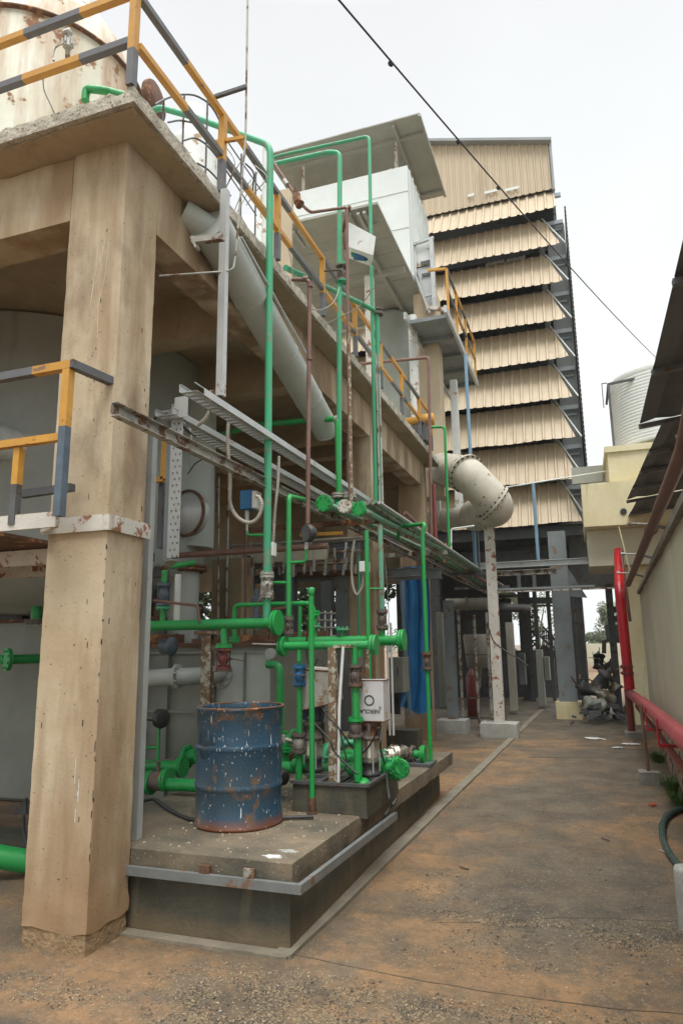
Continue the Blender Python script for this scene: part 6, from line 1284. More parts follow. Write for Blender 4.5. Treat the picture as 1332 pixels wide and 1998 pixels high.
a, c = atY(360, 1083, 7.0), atY(640, 1076, 7.0); q = MB(); q.tube([V(a.x - 1, 7.0, a.z), V(c.x, 7.0, a.z)], .035, 12); tag(q.build('brown_cross_pipe', 'rust_pipe'), 'dark brown pipe running level behind the tallest riser, above the stack flange', 'pipe')
a, c = atY(560, 1045, 9), atY(760, 1030, 9); q = MB(); q.box(-8, 9.0, 3.0, -3.4, 9.05, 3.22)
tag(q.build('pale_slatted_panel', 'wall_paint'), 'pale panel with upright slats above the back steel beams', 'panel')
q = MB(); 
for k in range(14): p = atY(452 + k * 20, 1030, 8.8); q.bar(V(p.x, 8.8, 2.75 + .03 * (k % 3)), V(p.x + .05 * (k % 2), 8.8, 3.12), .05, .02)
tag(q.build('stacked_struts', 'galv_dirty'), 'pale strips standing in front of the slatted panel at the back', 'strips')
# rear machinery / cabinets
def cab(name, label, cat, u0, v0, u1, v1, Y, d, mt, door=True, z0=None):
    a, c = atY(u0, v0, Y), atY(u1, v1, Y); t = T(name, label, cat, V((a.x + c.x) / 2, Y + d / 2, c.z if z0 is None else z0))
    q = MB(); q.box(a.x, Y, c.z if z0 is None else z0, c.x, Y + d, a.z); q.build('body', mt, t, bevel=.01)
    if door:
        q = MB(); q.box(a.x + .03, Y - .008, (c.z if z0 is None else z0) + .06, c.x - .03, Y - .001, a.z - .04); q.build('door', mt, t)
        q = MB(); q.box(c.x - .09, Y - .03, (a.z + c.z) / 2, c.x - .07, Y - .009, (a.z + c.z) / 2 + .12); q.build('handle', 'steel_dark', t)
    return t
cab('grey_cabinet', 'olive-grey cabinet standing behind the thin conduits left of the blue drape', 'cabinet', 757, 1283, 787, 1352, 10.8, .4, 'tank_olive')
cab('white_box', 'small white box behind the bent green pipe right of the drum', 'box', 526, 1334, 541, 1376, 7.6, .2, 'white_plastic', False)
cab('control_box', 'small dark control box on the far right post before the sky gap', 'box', 1180, 1219, 1208, 1250, 20.0, .25, 'steel_dark', False)
bd = run('drum_side_pipe', 'green pipe bending down just right of the drum', 'pipe', [atY(522, 1297, 6.6), atY(546, 1297, 6.55), V(atY(546, 1400, 6.55).x, 6.55, atY(546, 1430, 6.55).z), V(atY(546, 1400, 6.55).x, 6.55, atY(546, 1490, 6.55).z)], .04, 'green', flanges=[(V(atY(546, 1400, 6.55).x, 6.55, atY(546, 1432, 6.55).z), (0, 0, 1), .075)], bend=.08, n=14)
for u, r, lb in ((758, .013, 'thin white conduit strapped beside the tan column, left one'), (765, .016, 'thin white conduit beside the tan column, right one')):
    a, b_ = vert(u, 1215 if u > 760 else 1250, 1435, 9.0, 1340); q = MB(); q.tube([a, b_], r, 8); tag(q.build('white_conduit', 'white_plastic'), lb, 'conduit')
# motors on floor and brackets behind pumps
for u, v, Y, s_, lb in ((665, 1455, 8.4, .22, 'low tan concrete block with a rusty bracket behind the pumps'), (780, 1440, 11.5, .3, 'dark block in the shade behind the plinth')):
    p = atY(u, v, Y); q = MB(); q.rough(p.x - s_, Y, 0, p.x + s_, Y + .4, p.z + .12, .1, .004, .01); tag(q.build('concrete_block', 'plaster_dark' if Y < 9 else 'pad_side'), lb, 'block')
# blue drape on far column
bt = T('blue_drape', 'tall blue plastic sheet hanging down the tan column behind the rear manifold', 'sheet', atY(800, 1390, 12.2))
q = MB(); a = atY(786, 1105, 12.3); c = atY(824, 1105, 12.3); zb = atY(805, 1388, 12.3).z; nx, nzq = 16, 30; x0 = a.x - .03; x1 = c.x + .06
for off in (0, .02):
    i = len(q.v)
    for j in range(nzq + 1):
        for k in range(nx + 1):
            u = k / nx; v = j / nzq; z = a.z + (zb - a.z) * v + (.06 * math.sin(u * 7) if j == nzq else 0)
            q.v.append(V(x0 + (x1 - x0) * u + .02 * math.sin(v * 6) + (-.22 * (1 - u) * max(0, v - .82) / .18), 12.4 + .045 * math.sin(u * 15 + .6 * v) + .03 * noise.noise(V(u * 4, v * 9, 1)) + off, z))
    for j in range(nzq):
        for k in range(nx): b0 = i + j * (nx + 1) + k; q.f.append((b0, b0 + 1, b0 + nx + 2, b0 + nx + 1)); q.sm.append(True)
q.build('sheet', 'tarp_blue', bt, fix=False)
q = MB(); q.bar(atY(780, 1108, 12.25), atY(800, 1395, 12.25), .05, .05); q.build('edge_pole', 'blue_pipe', bt)
a, c = atY(748, 1345, 12.1), atY(780, 1395, 12.1); q = MB()
q.rough(a.x, 12.1, c.z, c.x, 12.25, a.z, .05, .01, .03); q.build('black_fold', 'rubber', bt)
# dark equipment behind the rack posts
rng = random.Random(3)
cab('dark_cabinet', 'pale tall cabinet standing behind the pale rack post', 'cabinet', 985, 1215, 1008, 1388, 18.5, .5, 'back_wall', False)
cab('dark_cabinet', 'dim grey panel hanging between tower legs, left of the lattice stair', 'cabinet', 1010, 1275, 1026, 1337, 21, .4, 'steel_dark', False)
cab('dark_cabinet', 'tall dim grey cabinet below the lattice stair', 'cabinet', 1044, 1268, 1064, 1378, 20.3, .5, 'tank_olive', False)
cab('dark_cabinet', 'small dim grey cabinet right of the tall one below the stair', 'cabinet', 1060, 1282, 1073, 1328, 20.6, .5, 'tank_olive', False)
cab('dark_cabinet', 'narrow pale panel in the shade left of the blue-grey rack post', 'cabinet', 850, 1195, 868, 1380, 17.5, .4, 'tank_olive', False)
q = MB(); q.lathe(atY(925, 1402, 17.5), (0, 0, 1), [(0, 0), (.16, 0), (.16, 1.0), (.08, 1.15), (.04, 1.2), (0, 1.2)], 16); tag(q.build('red_cylinder', 'maroon'), 'dark red gas cylinder standing behind the tube frame', 'cylinder')
# back screen walls, which close the shaded area behind
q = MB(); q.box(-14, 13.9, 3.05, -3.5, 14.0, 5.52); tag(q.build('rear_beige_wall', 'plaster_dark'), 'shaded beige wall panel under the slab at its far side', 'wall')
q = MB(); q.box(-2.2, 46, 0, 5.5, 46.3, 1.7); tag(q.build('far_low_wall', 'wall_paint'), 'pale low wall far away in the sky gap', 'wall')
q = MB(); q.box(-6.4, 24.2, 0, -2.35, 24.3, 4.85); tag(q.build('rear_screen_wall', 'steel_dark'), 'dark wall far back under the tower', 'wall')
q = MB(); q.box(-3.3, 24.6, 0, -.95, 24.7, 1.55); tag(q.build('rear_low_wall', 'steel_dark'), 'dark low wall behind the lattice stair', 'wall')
# lattice stair
ls = T('lattice_stair', 'dark steel lattice tower and stair rail silhouetted against the sky gap', 'stair', (-2, 24, 0))
Ys = 23.0
q = MB()
for u in (1036, 1050, 1076): a, b_ = vert(u, 1150, 1400, Ys); q.bar(a, V(a.x, Ys, 0), .14 if u != 1050 else .28, .12)
q.build('upright', 'steel_dark', ls)
q = MB()
for v in (1170, 1182, 1205, 1232, 1250): q.bar(atY(1034, v, Ys), atY(1052 if v > 1190 else 1080, v, Ys), .06, .06)
for v in (1190, 1212, 1232, 1250): q.bar(atY(1036, v, Ys), atY(1050, v + 14, Ys), .05, .05); q.bar(atY(1050, v, Ys), atY(1036, v + 14, Ys), .05, .05)
q.bar(atY(1032, 1172, Ys), atY(1082, 1172, Ys), .25, .2); q.build('bracing', 'steel_dark', ls)
q = MB(); q.bar(atY(1058, 1222, Ys), atY(1086, 1252, Ys), .06, .06); q.bar(atY(1056, 1245, Ys), atY(1086, 1268, Ys), .06, .06); q.bar(atY(1056, 1262, Ys), atY(1086, 1280, Ys), .1, .2)
for k in range(9): u = 1059 + k * 3.2; q.bar(atY(u, 1224 + k * 3.2, Ys), atY(u, 1262 + k * 2.3, Ys), .035, .035)
q.build('stair_rail', 'steel_dark', ls)
# dark posts by sky gap
q = MB(); q.tube([atZ(1138, 1400, 0) + V(0, 2, 0), atY(1128, 1165, atZ(1138, 1400, 0).y + 2)], .03, 8); tag(q.build('slim_dark_pole', 'steel_dark'), 'slim dark pole at the left side of the sky gap', 'pole')
gp_ = T('gap_post', 'dark squared post with stepped brackets at the right side of the sky gap', 'post', atZ(1212, 1400, 0))
Yp = 18.0; q = MB(); a, b_ = vert(1207, 1155, 1385, Yp, 1380); q.bar(V(b_.x, Yp, 0), V(b_.x, Yp, a.z + .2), .16, .16); q.build('shaft', 'steel_dark', gp_)
q = MB()
for v in (1190, 1208, 1248): p = atY(1201, v, Yp); q.box(p.x - .06, Yp - .05, p.z - .07, p.x + .08, Yp + .05, p.z + .07); q.build('bracket', 'steel_dark', gp_); q = MB()
q.bar(atY(1178, 1250, Yp), atY(1178, 1275, Yp), .1, .1); q.bar(atY(1178, 1250, Yp), atY(1206, 1250, Yp), .05, .05); q.build('bracket', 'steel_dark', gp_)
# scrap heap: several separate odd pieces
sc = [(1150, 1345, 17.5, .30, 'dark motor casing at the left of the scrap heap', 'black_iron'), (1172, 1330, 17.8, .34, 'big dark casting in the middle of the scrap heap', 'steel_dark'), (1160, 1375, 17.0, .28, 'dull drum lying at the foot of the scrap heap', 'tank_olive'), (1168, 1290, 18.2, .24, 'dark machine head topping the scrap heap', 'black_iron'), (1190, 1300, 18.4, .22, 'dark elbow at the upper right of the scrap heap', 'steel_dark'), (1192, 1335, 18.0, .26, 'grey bundle at the right of the scrap heap', 'galv_dirty'), (1183, 1360, 17.4, .24, 'pale pot near the right foot of the scrap heap', 'back_wall')]
for n_, (u, v, Y, s_, lb, mt) in enumerate(sc):
    p = atY(u, v, Y); t = T('scrap_machine', lb, 'scrap', V(p.x, Y, p.z - s_)); q = MB(); ax = V(rng.uniform(-1, 1), rng.uniform(-.4, .4), rng.uniform(-.3, .8)).normalized()
    q.lathe(p - ax * s_ * .8, ax, [(0, 0), (s_ * .5, 0), (s_ * .55, s_ * .1), (s_ * .45, s_ * .3), (s_ * .48, s_ * 1.2), (s_ * .62, s_ * 1.25), (s_ * .6, s_ * 1.45), (s_ * .2, s_ * 1.6), (s_ * .18, s_ * 1.9), (0, s_ * 1.9)], 14)
    q.v = [w_ + V(noise.noise(w_ * 6), noise.noise(w_ * 6 + V(5, 0, 0)), noise.noise(w_ * 6 + V(0, 5, 0))) * .05 for w_ in q.v]; q.build('casing', mt, t)
    q = MB()
    for k in range(5): a = p + V(rng.uniform(-1, 1), rng.uniform(-.3, .3), rng.uniform(-1, 1)) * s_; q.bar(a, a + V(rng.uniform(-1, 1), rng.uniform(-.5, .5), rng.uniform(-1, 1)) * s_ * 1.1, .03, .02)
    q.build('rods', 'galv_dirty' if n_ % 2 else 'rust', t)
q = MB(); a, c = atY(1128, 1425, 19.5), atY(1210, 1385, 19.5); 
for k in range(34): x = rng.uniform(-.45, .75); y = rng.uniform(16.5, 18.5); z = rng.uniform(0.02, .55 * (1 - abs(x - .2))); s_ = rng.uniform(.04, .13); q.obb(V(x, y, z), V(1, rng.uniform(-.5, .5), rng.uniform(-.5, .5)).normalized(), V(0, 1, 0), V(0, 0, 1), s_, s_ * .6, s_ * .5)
tag(q.build('scrap_rubble', 'steel_dark'), 'jumble of small dark scrap bits under the machine castings', 'scrap', kind='stuff')
for u, v, lb in ((1163, 1392, 'lower white metal step lying by the scrap heap'), (1175, 1381, 'upper white metal step lying by the scrap heap')):
    p = atZ(u, v, .08); q = MB(); q.box(p.x - .16, p.y, .02, p.x + .16, p.y + .2, .10); q.box(p.x - .17, p.y - .01, .1, p.x + .17, p.y + .22, .12); tag(q.build('white_step', 'white_paint'), lb, 'step')
# ================================================================ TREES
def leafcloud(q, c, rx, rz, n, s, seed, lobes=9):
    rg = random.Random(seed); L = [(V(rg.gauss(0, .5), rg.gauss(0, .5), rg.gauss(0, .45)), rg.uniform(.28, .5)) for _ in range(lobes)]
    for k in range(n):
        lo, rr = L[k % lobes]; d = V(rg.gauss(0, 1), rg.gauss(0, 1), rg.gauss(0, 1)).normalized() * rr * (rg.random() ** .35)
        p = c + V((lo.x + d.x) * rx, (lo.y + d.y) * rx, (lo.z + d.z) * rz)
        a = V(rg.gauss(0, 1), rg.gauss(0, 1), rg.gauss(0, .6)).normalized(); b = a.cross(V(rg.gauss(0, 1), rg.gauss(0, 1), rg.gauss(0, 1))).normalized(); z = s * rg.uniform(.6, 1.4)
        q.quad(p - a * z, p - b * z * .45, p + a * z, p + b * z * .45)
    return [c + V(l.x * rx, l.y * rx, l.z * rz) for l, _ in L]
def tree(label, x, y, h, rx, n, s, mt, seed, name='broadleaf_tree'):
    t = T(name, label, 'tree', (x, y, 0), 'trees behind the works'); q = MB(); ends = leafcloud(q, V(x, y, h * .66), rx, h * .36, n, s, seed); q.build('crown', mt, t, fix=False)
    q = MB(); q.cyl((x, y, 0), (x + .1, y, h * .45), h * .03, 8, h * .02)
    for e in ends: q.cyl(V(x + .1, y, h * .42), e, h * .014, 5, h * .004)
    q.build('trunk', 'bark', t)
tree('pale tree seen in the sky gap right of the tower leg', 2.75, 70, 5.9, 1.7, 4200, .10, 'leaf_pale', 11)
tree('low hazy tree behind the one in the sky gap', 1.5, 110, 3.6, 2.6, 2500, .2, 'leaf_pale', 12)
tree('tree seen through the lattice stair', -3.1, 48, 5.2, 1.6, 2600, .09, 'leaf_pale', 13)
for k, (x, y, h, rx) in enumerate(((-9.5, 23.3, 6.5, 1.9), (-12.5, 22.0, 6.5, 2.2), (-15.8, 23, 7, 2.4), (-7.4, 20.8, 5.0, 1.4), (-19, 21, 7, 2.4))):
    tree(['dark tree glimpsed right of the speckled post behind the manifolds', 'dark tree glimpsed between the tan column and the tallest riser', 'dark tree glimpsed beside the flanged stack', 'small dark tree glimpsed behind the old tilted tin', 'dark tree glimpsed left of the corner column'][k], x, y, h, rx, 4200, .11, 'leaf', 20 + k)
q = MB(); rg = random.Random(5)
for k in range(60):
    x = rg.uniform(-90, 90); leafcloud(q, V(x, 150 + rg.uniform(-8, 8), 1.3), 4, 2.2 + rg.uniform(0, 1), 130, .5, 100 + k, 4)
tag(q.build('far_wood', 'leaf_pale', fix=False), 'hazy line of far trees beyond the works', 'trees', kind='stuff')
# open side bright gap: move screen wall trees etc.
# shrub pot near scrap
q = MB(); p = atZ(1200, 1392, 0); leafcloud(q, V(p.x, p.y - .3, .45), .35, .45, 900, .035, 41, 6); tag(q.build('small_shrub', 'grass', fix=False), 'small green shrub growing beside the scrap heap', 'shrub')
# grass tufts along the wall
def tuft(label, x, y, n, h, seed, name='grass_tuft'):
    rg = random.Random(seed); q = MB()
    for k in range(n):
        a = rg.uniform(0, 6.28); r = rg.random() * .16; p = V(x + math.cos(a) * r * .6, y + math.sin(a) * r * 1.6, 0); hh = h * rg.uniform(.5, 1); d = V(math.cos(a), math.sin(a), 0) * hh * rg.uniform(.2, .9); sd = V(-d.y, d.x, 0).normalized() * .006
        q.quad(p - sd, p + sd, p + d * .5 + V(0, 0, hh * .7) + sd, p + d * .5 + V(0, 0, hh * .7) - sd); q.quad(p + d * .5 + V(0, 0, hh * .7) - sd, p + d * .5 + V(0, 0, hh * .7) + sd, p + d + V(0, 0, hh * .75))
    tag(q.build(name, 'grass', fix=False), label, 'grass', 'grass tufts along the wall foot')
g1 = atZ(1320, 1548, 0); tuft('large bright grass tuft at the wall foot just beyond the hose', min(g1.x, wx(g1.y) - .06), g1.y, 230, .22, 1)
g1 = atZ(1345, 1575, 0); tuft('grass tuft at the right edge behind the hose', min(g1.x, wx(g1.y) - .06), g1.y, 160, .2, 2)
g1 = atZ(1282, 1485, 0); tuft('small grass tuft at the wall foot behind the rusty stand post', min(g1.x, wx(g1.y) - .04), g1.y, 130, .18, 3)
g1 = atZ(1225, 1395, 0); tuft('far grass tuft beside the red pipe footing', g1.x, g1.y, 120, .3, 4)
# litter
for u, v, s_, lb in ((1162, 1443, .16, 'white paper scrap, the farthest one on the yard'), (1232, 1454, .13, 'white paper scrap nearest the red pipe footing'), (1206, 1461, .08, 'small white paper scrap between the other two')):
    p = atZ(u, v, 0); q = MB(); rg = random.Random(u)
    for k in range(7): a = V(rg.uniform(-1, 1), rg.uniform(-.6, .6), 0) * s_; q.obb(p + a + V(0, 0, .018), V(1, rg.uniform(-.4, .4), rg.uniform(-.15, .15)).normalized(), V(0, 1, 0), V(0, 0, 1), s_ * rg.uniform(.3, .7), s_ * .3, .003)
    tag(q.build('paper_scrap', 'paper'), lb, 'litter')
p = atZ(1275, 1571, .01); q = MB(); q.obb(p, V(1, .3, .2).normalized(), V(0, 1, 0), V(0, 0, 1), .03, .018, .008); q.obb(p + V(-.03, .02, .004), V(1, -.5, .3).normalized(), V(0, 1, 0), V(0, 0, 1), .03, .018, .004); tag(q.build('red_scrap', 'litter_red'), 'crumpled red scrap of litter near the hose', 'litter')
for u, v, du, lb in ((905, 1694, 9, 'short dark stick lying in the middle of the yard'), (1181, 1638, 8, 'thin dark twig lying right of the yard centre'), (1295, 1662, 10, 'pale stick beside the hose')):
    a, c = atZ(u - du, v - 3, .008), atZ(u + du, v + 3, .008); q = MB(); q.cyl(a, c, .006, 6); tag(q.build('stick', 'bark' if u < 1200 else 'conduit'), lb, 'stick')
# gravel and dead-leaf debris
def debris(name, label, mt, areas, seed, smin, smax, flat=.5):
    rg = random.Random(seed); q = MB()
    for (cx_, cy_, rx, ry, n) in areas:
        for k in range(n):
            a = rg.uniform(0, 6.283); r = rg.random() ** .6; x = cx_ + math.cos(a) * r * rx; y = cy_ + math.sin(a) * r * ry
            if noise.noise(V(x * 5, y * 5, seed)) < -.12: continue
            if -4.7 < x < kx(y) + .04 and 4.08 < y < 8.9: continue
            if x > wx(y) - .02: continue
            s_ = rg.uniform(smin, smax) * (1 if rg.random() < .93 else 1.8); z = s_ * flat * .5 + (noise.noise(V(x * 1.1, y * 1.1, 0)) * .012 - .008)
            u = V(rg.gauss(0, 1), rg.gauss(0, 1), rg.gauss(0, .25)).normalized(); w_ = u.cross(V(rg.gauss(0, .2), rg.gauss(0, .2), 1)).normalized(); t = u.cross(w_)
            i = len(q.v); c = V(x, y, z)
            q.v += [c + u * s_, c + w_ * s_ * .6, c - u * s_ * .9, c - w_ * s_ * .7, c + t * s_ * flat, c - t * s_ * flat]
            for f in ((0, 1, 4), (1, 2, 4), (2, 3, 4), (3, 0, 4), (1, 0, 5), (2, 1, 5), (3, 2, 5), (0, 3, 5)): q.f.append(tuple(i + m for m in f)); q.sm.append(False)
    return tag(q.build(name, mt), label, 'gravel', kind='stuff')
nearA = [(-1.3, 3.55, .9, .45, 4200), (-.9, 3.2, 1.3, .35, 2200), (-.2, 3.75, .9, .25, 1600), (.3, 4.9, .7, .12, 900), (-.6, 5.05, .6, .1, 700), (-2.9, 3.35, .5, .16, 450), (-2.0, 3.6, .5, .35, 700), (-.7, 5.0, .5, .4, 500), (-.5, 4.5, .8, .35, 500), (.35, 5.0, .55, .35, 900), (-1.2, 5.6, .25, .4, 350), (.55, 4.5, .3, .8, 500), (0, 6.5, .9, 2.6, 500), (-.5, 10, 1.2, 3, 400), (-1.0, 3.0, 1.6, .5, 900)]
M('pebble', (.17, .135, .09), (.30, .23, .14), 40, .9, bump=.2, contrast=.1); M('chip_dark', (.05, .043, .033), (.10, .085, .06), 40, .8, bump=.2); M('chip_pale', (.36, .30, .21), (.48, .43, .34), 40, .8, bump=.2)
debris('gravel', 'brown-grey grit scattered over the yard and round the plinth foot', 'pebble', nearA, 1, .003, .009)
debris('dark_grit', 'dark grit and leaf crumbs scattered over the yard', 'chip_dark', [(a, b, c, d, int(n * .8)) for a, b, c, d, n in nearA], 2, .003, .0085)
debris('pale_chips', 'pale chips scattered over the yard', 'chip_pale', [(a, b, c, d, int(n * .22)) for a, b, c, d, n in nearA], 3, .002, .006)
# splashes of white paint on the plinth and crumbs on the plinth top
q = MB(); rg = random.Random(8)
for k in range(260):
    x = rg.uniform(-3.0, -1.86); y = rg.uniform(4.2, 7.5); s_ = rg.uniform(.003, .011); q.obb(V(x, y, .503), V(math.cos(k), math.sin(k), 0), V(-math.sin(k), math.cos(k), 0), V(0, 0, 1), s_, s_ * .6, s_ * .5)
tag(q.build('crumbs', 'chip_pale'), 'pale crumbs scattered on the plinth top', 'rubble', kind='stuff')
for u, v, lb in ((532, 1672, 'white paint splash near the corner of the plinth top'), (562, 1662, 'pale green paint splash at the corner of the plinth top')):
    p = atZ(u, v, PT); q = MB(); rg = random.Random(u); n = 22; i = 0
    q.prism([p + V(math.cos(t * 6.283 / n) * .075 * rg.uniform(.5, 1.1), math.sin(t * 6.283 / n) * .04 * rg.uniform(.5, 1.1), -.004) for t in range(n)], (0, 0, .0075)); tag(q.build('paint_splash', 'paper' if u < 550 else 'foundation'), lb, 'paint splash')
# ---- cracks and drips on the corner column (shallow relief pieces of the column itself)
rg = random.Random(12)
q = MB(); z = .55
while z < 2.5:
    L = rg.uniform(.01, .07); w_ = rg.uniform(.0006, .0022)
    q.obb(V(XF - .003 + rg.uniform(-.004, .002), YF + .003, z), V(1, 0, 0), V(0, 1, 0), V(rg.uniform(-.05, .05), 0, 1).normalized(), w_, .006, L / 2); z += L + rg.uniform(.03, .22)
for k in range(14):
    x = XF - .17 + rg.gauss(0, .05) if k % 2 else XF - rg.uniform(.02, .46); L = rg.uniform(.004, .02); q.obb(V(x, YF + .001, rg.uniform(.6, 5)), V(1, 0, 0), V(0, 1, 0), V(0, 0, 1), rg.uniform(.001, .0025), .0035, L)
for k in range(8): q.obb(V(XF - .001, YF + rg.uniform(.03, .37), rg.uniform(.6, 4.5)), V(1, 0, 0), V(0, 1, 0), V(0, 0, 1), .0035, rg.uniform(.001, .0025), rg.uniform(.004, .02))
tag_ = q.build('chipped_cracks', 'ink', plat); tag_['kind'] = 'stuff'
q = MB()
for u, v0, v1 in ((149, 1478, 1522), (155, 1520, 1566), (152, 1545, 1553), (148, 1580, 1605), (147, 1520, 1530)):
    a, b_ = atY(u, v0, YF), atY(u, v1, YF); q.bar(V(a.x, YF - .0012, a.z), V(a.x, YF - .0012, b_.z), .006, .003)
q.build('paint_drips', 'paper', plat)
q = MB()
for pts in (((208, 455), (200, 500), (184, 545), (176, 600)), ((214, 470), (205, 540), (192, 600), (190, 660)), ((193, 480), (188, 520), (178, 590))):
    P = [atY(u, v, YF) for u, v in pts]
    for a, b_ in zip(P, P[1:]): q.bar(V(a.x, YF - .0011, a.z), V(b_.x, YF - .0011, b_.z), .004, .0025)
q.build('pale_runs', 'lime_run', plat)

# ================================================================ CLUTTER behind the pumps (each a thing of its own)
def thin(name, label, cat, pts, r, mt, fl=(), bend=None):
    return run(name, label, cat, pts, r, mt, flanges=fl, n=10, bend=bend)
tg = T('sample_rack', 'rack of thin white tubes on a light frame behind the loop pipe', 'tube rack', atY(632, 1260, 7.6))
for u in (622, 634, 646):
    q = MB(); q.tube([atY(u, 1262, 7.6), atY(u, 1192, 7.6)], .010, 6); q.build('upright_tube', 'white_plastic', tg)
for v in (1196, 1210, 1224, 1240):
    q = MB(); q.tube([atY(612, v, 7.58), atY(655, v + 1, 7.58)], .010, 6); q.build('level_tube', 'conduit', tg)
q = MB(); q.bar(atY(494, 1256, 6.5), atY(566, 1258, 6.5), .05, .012); tag(q.build('white_flat_bar', 'white_plastic'), 'thin white strip jutting out beside the big header flange', 'bar')
thin('instrument_tube', 'thin pale tube hooked over the level brown pipe left of the blue actuator', 'tube', [atY(420, 1000, 7.2), atY(420, 880, 7.2), atY(380, 905, 7.2), atY(366, 925, 7.2)], .008, 'black_iron', bend=.03)
thin('thin_standpipe', 'thin grey standpipe just left of the tan back column', 'pipe', [atY(425, 1260, 8.2), V(atY(423, 1100, 8.2).x, 8.2, atY(424, 930, 8.2).z)], .014, 'galv_dirty')
thin('thin_standpipe', 'thin rusty standpipe right of the tan back column', 'pipe', [atY(478, 1262, 8.2), V(atY(478, 1150, 8.2).x, 8.2, atY(478, 1035, 8.2).z)], .016, 'rust_pipe')
thin('blue_valve_spool', 'short pipe with two blue-grey joints behind the valve under the tallest riser', 'pipe', [atY(500, 1230, 6.8), atY(500, 1150, 6.8)], .03, 'blue_grey', fl=[(atY(500, 1170, 6.8), (0, 0, 1)), (atY(500, 1205, 6.8), (0, 0, 1))])
thin('valve_tree', 'small rusty valve tree standing between the loop pipe and the speckled post', 'pipe', [atY(528, 1255, 7.0), atY(530, 1190, 7.0), atY(560, 1186, 7.0)], .022, 'rust_pipe', fl=[(atY(529, 1225, 7.0), (0, 0, 1)), (atY(529, 1200, 7.0), (0, 0, 1))], bend=.05)
thin('low_link', 'short low green link pipe with pale flanges behind the speckled post', 'pipe', [atY(622, 1500, 6.4), atY(640, 1452, 6.5), atY(690, 1450, 6.6)], .035, 'green_old', fl=[(atY(630, 1478, 6.45), (.3, 0, 1)), (atY(668, 1451, 6.55), (1, 0, 0))], bend=.08)
thin('low_link', 'green low link pipe rising to a dull flange right of the drum', 'pipe', [atY(556, 1500, 6.5), atY(556, 1440, 6.5), atY(590, 1436, 6.6)], .04, 'green', fl=[(atY(556, 1462, 6.5), (0, 0, 1)), (atY(575, 1438, 6.55), (1, 0, 0))], bend=.08)
thin('low_link', 'green low pipe stub aimed at the yard from beside the right-hand pump', 'pipe', [atY(752, 1468, 6.9), atY(757, 1500, 6.0)], .04, 'green_old', fl=[(atY(757, 1500, 6.0), (0, 1, .1), .085)])
thin('low_link', 'dull stainless link pipe between the green pipes right of the right-hand pump', 'pipe', [atY(742, 1488, 6.2), atY(790, 1462, 7.0)], .035, 'stainless', fl=[(atY(760, 1478, 6.5), (1, .6, 0), .085), (atY(772, 1472, 6.7), (1, .6, 0), .085)])
thin('hanging_pipe', 'thin green pipe hanging behind the rear manifold next to the tan column', 'pipe', [atY(700, 1280, 8.2), V(atY(702, 1180, 8.2).x, 8.2, atY(704, 1085, 8.2).z)], .018, 'green_old')
flex([atY(u, v, 6.3) for u, v in ((604, 1200), (598, 1250), (600, 1290), (612, 1300), (622, 1285), (640, 1310), (655, 1330))], .008, 'dark cables drooping behind the old tilted tin', 'power_cable', 'rubber', None, False)
flex([atY(u, v, 8.8) for u, v in ((744, 1060), (752, 1110), (756, 1160), (758, 1210), (754, 1250))], .006, 'thin grey cable hanging beside the valve of the rear manifold riser', 'loose_wire', 'conduit', None, False)
flex([atY(u, v, 5.35) for u, v in ((628, 1380), (640, 1400), (660, 1420), (668, 1450), (676, 1490), (664, 1512))], .007, 'black cable dropping behind the speckled post to the pump block', 'power_cable', 'rubber', None, False)
flex([atY(u, v, 12.0) for u, v in ((950, 1215), (962, 1250), (985, 1270), (1010, 1285), (1030, 1300))], .012, 'dark cable sagging from the rack end towards the tower', 'loose_wire', 'rubber', None, False)
# dim ducts and beams high under the tower
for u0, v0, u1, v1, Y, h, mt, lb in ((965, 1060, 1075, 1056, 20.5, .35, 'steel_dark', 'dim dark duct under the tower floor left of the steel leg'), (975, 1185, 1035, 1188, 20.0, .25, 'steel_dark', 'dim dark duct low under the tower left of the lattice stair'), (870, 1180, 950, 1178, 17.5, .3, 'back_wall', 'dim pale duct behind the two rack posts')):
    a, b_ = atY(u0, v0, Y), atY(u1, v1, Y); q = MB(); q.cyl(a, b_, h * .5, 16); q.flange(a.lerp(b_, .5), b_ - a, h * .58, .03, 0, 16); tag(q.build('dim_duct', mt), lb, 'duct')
# mould marks on the foot of the yard wall
q = MB(); rg = random.Random(4)
for k in range(60):
    y = rg.uniform(7.2, 13.5); zz = rg.uniform(.05, .55) ; p = wpt(y); q.obb(V(p.x - .03, y, zz), V(1, 0, 0), V(0, 1, 0), V(0, .1, 1).normalized(), .004, rg.uniform(.006, .03), rg.uniform(.015, .07))
q.v = [v + V(0.012, 0, 0) for v in q.v]; q.build('mould_marks', 'pad_side', wall)

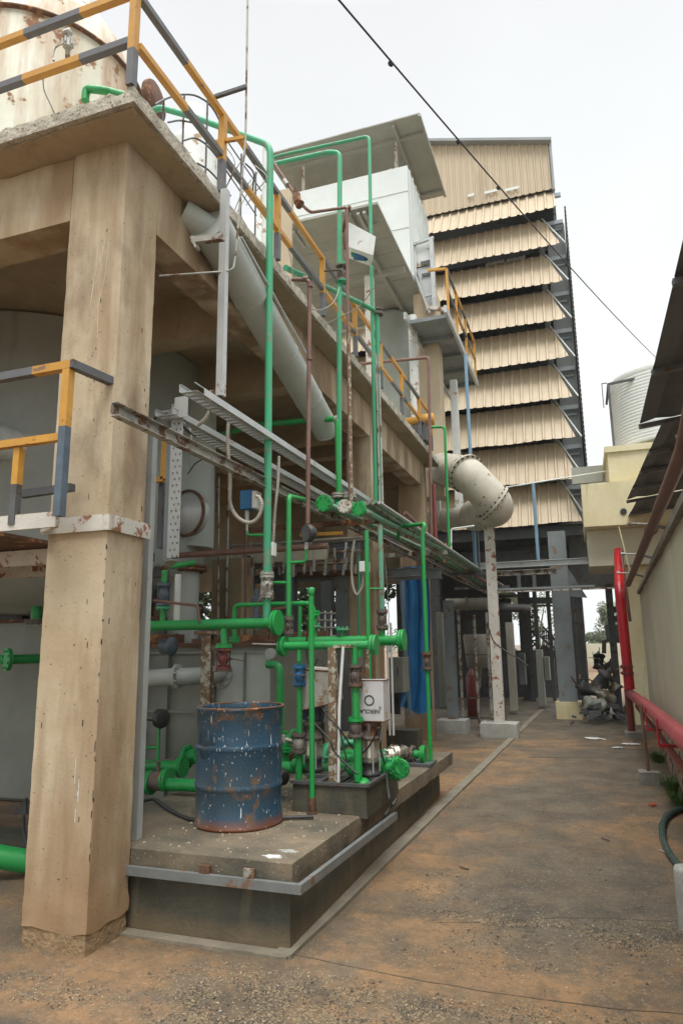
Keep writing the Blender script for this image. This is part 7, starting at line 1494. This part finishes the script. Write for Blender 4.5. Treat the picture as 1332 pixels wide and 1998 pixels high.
rwk = T('rear_walkway', 'rear steel walkway with pale rails, a yellow strip and an orange box, above the manifolds', 'walkway', atY(560, 1128, 9.3))
for v, mt in ((1066, 'conduit'), (1090, 'galv_dirty'), (1110, 'steel_dark')):
    a, b_ = atY(445, v, 9.3), atY(705, v - 6, 9.3); q = MB(); q.tube([V(a.x, 9.3, a.z), V(b_.x, 9.3, a.z)], .022, 8); q.build('rail', mt, rwk)
for k in range(9):
    u = 452 + k * 31; q = MB(); q.bar(atY(u, 1122, 9.3), atY(u + (7 if k % 3 == 1 else 0), 1058, 9.3), .03, .03); q.build('post', 'galv' if k % 2 else 'steel_paint', rwk)
q = MB(); q.box(*atY(598, 1104, 9.25), *(atY(616, 1078, 9.25) + V(0, .1, 0))); q.build('orange_box', 'stripe_yellow', rwk)
q = MB(); a, b_ = atY(585, 1044, 9.2), atY(668, 1040, 9.2); q.bar(a, b_, .03, .05); q.build('yellow_strip', 'stripe_yellow', rwk)
q = MB(); a, b_ = atY(560, 1118, 9.4), atY(690, 1114, 9.4); q.box(a.x, 9.4, a.z - .04, b_.x, 9.9, a.z); q.build('deck', 'rust', rwk)
flex([atY(u, v, 8.9) for u, v in ((470, 1100), (480, 1085), (492, 1092), (490, 1112), (478, 1116), (472, 1104))], .012, 'dark cable coil hanging on the rear walkway rail', 'cable_coil', 'rubber', None, False)

# ================================================================ HAZE: thin air that pales the far trees
hm = bpy.data.materials.new('haze'); hm.use_nodes = True; hn = hm.node_tree; hn.nodes.clear()
ho_ = hn.nodes.new('ShaderNodeOutputMaterial'); hv = hn.nodes.new('ShaderNodeVolumePrincipled')
hv.inputs['Color'].default_value = (.92, .95, .96, 1); hv.inputs['Density'].default_value = .0006; hv.inputs['Anisotropy'].default_value = .2
hn.links.new(hv.outputs[0], ho_.inputs['Volume']); MATS['haze'] = hm
q = MB(); q.box(-301, -61, -1.2, 301, 601, 19.5); hz_o = q.build('haze', 'haze'); hz_o['kind'] = 'stuff'; hz_o['label'] = 'thin pale haze over the whole yard'; hz_o['category'] = 'haze'
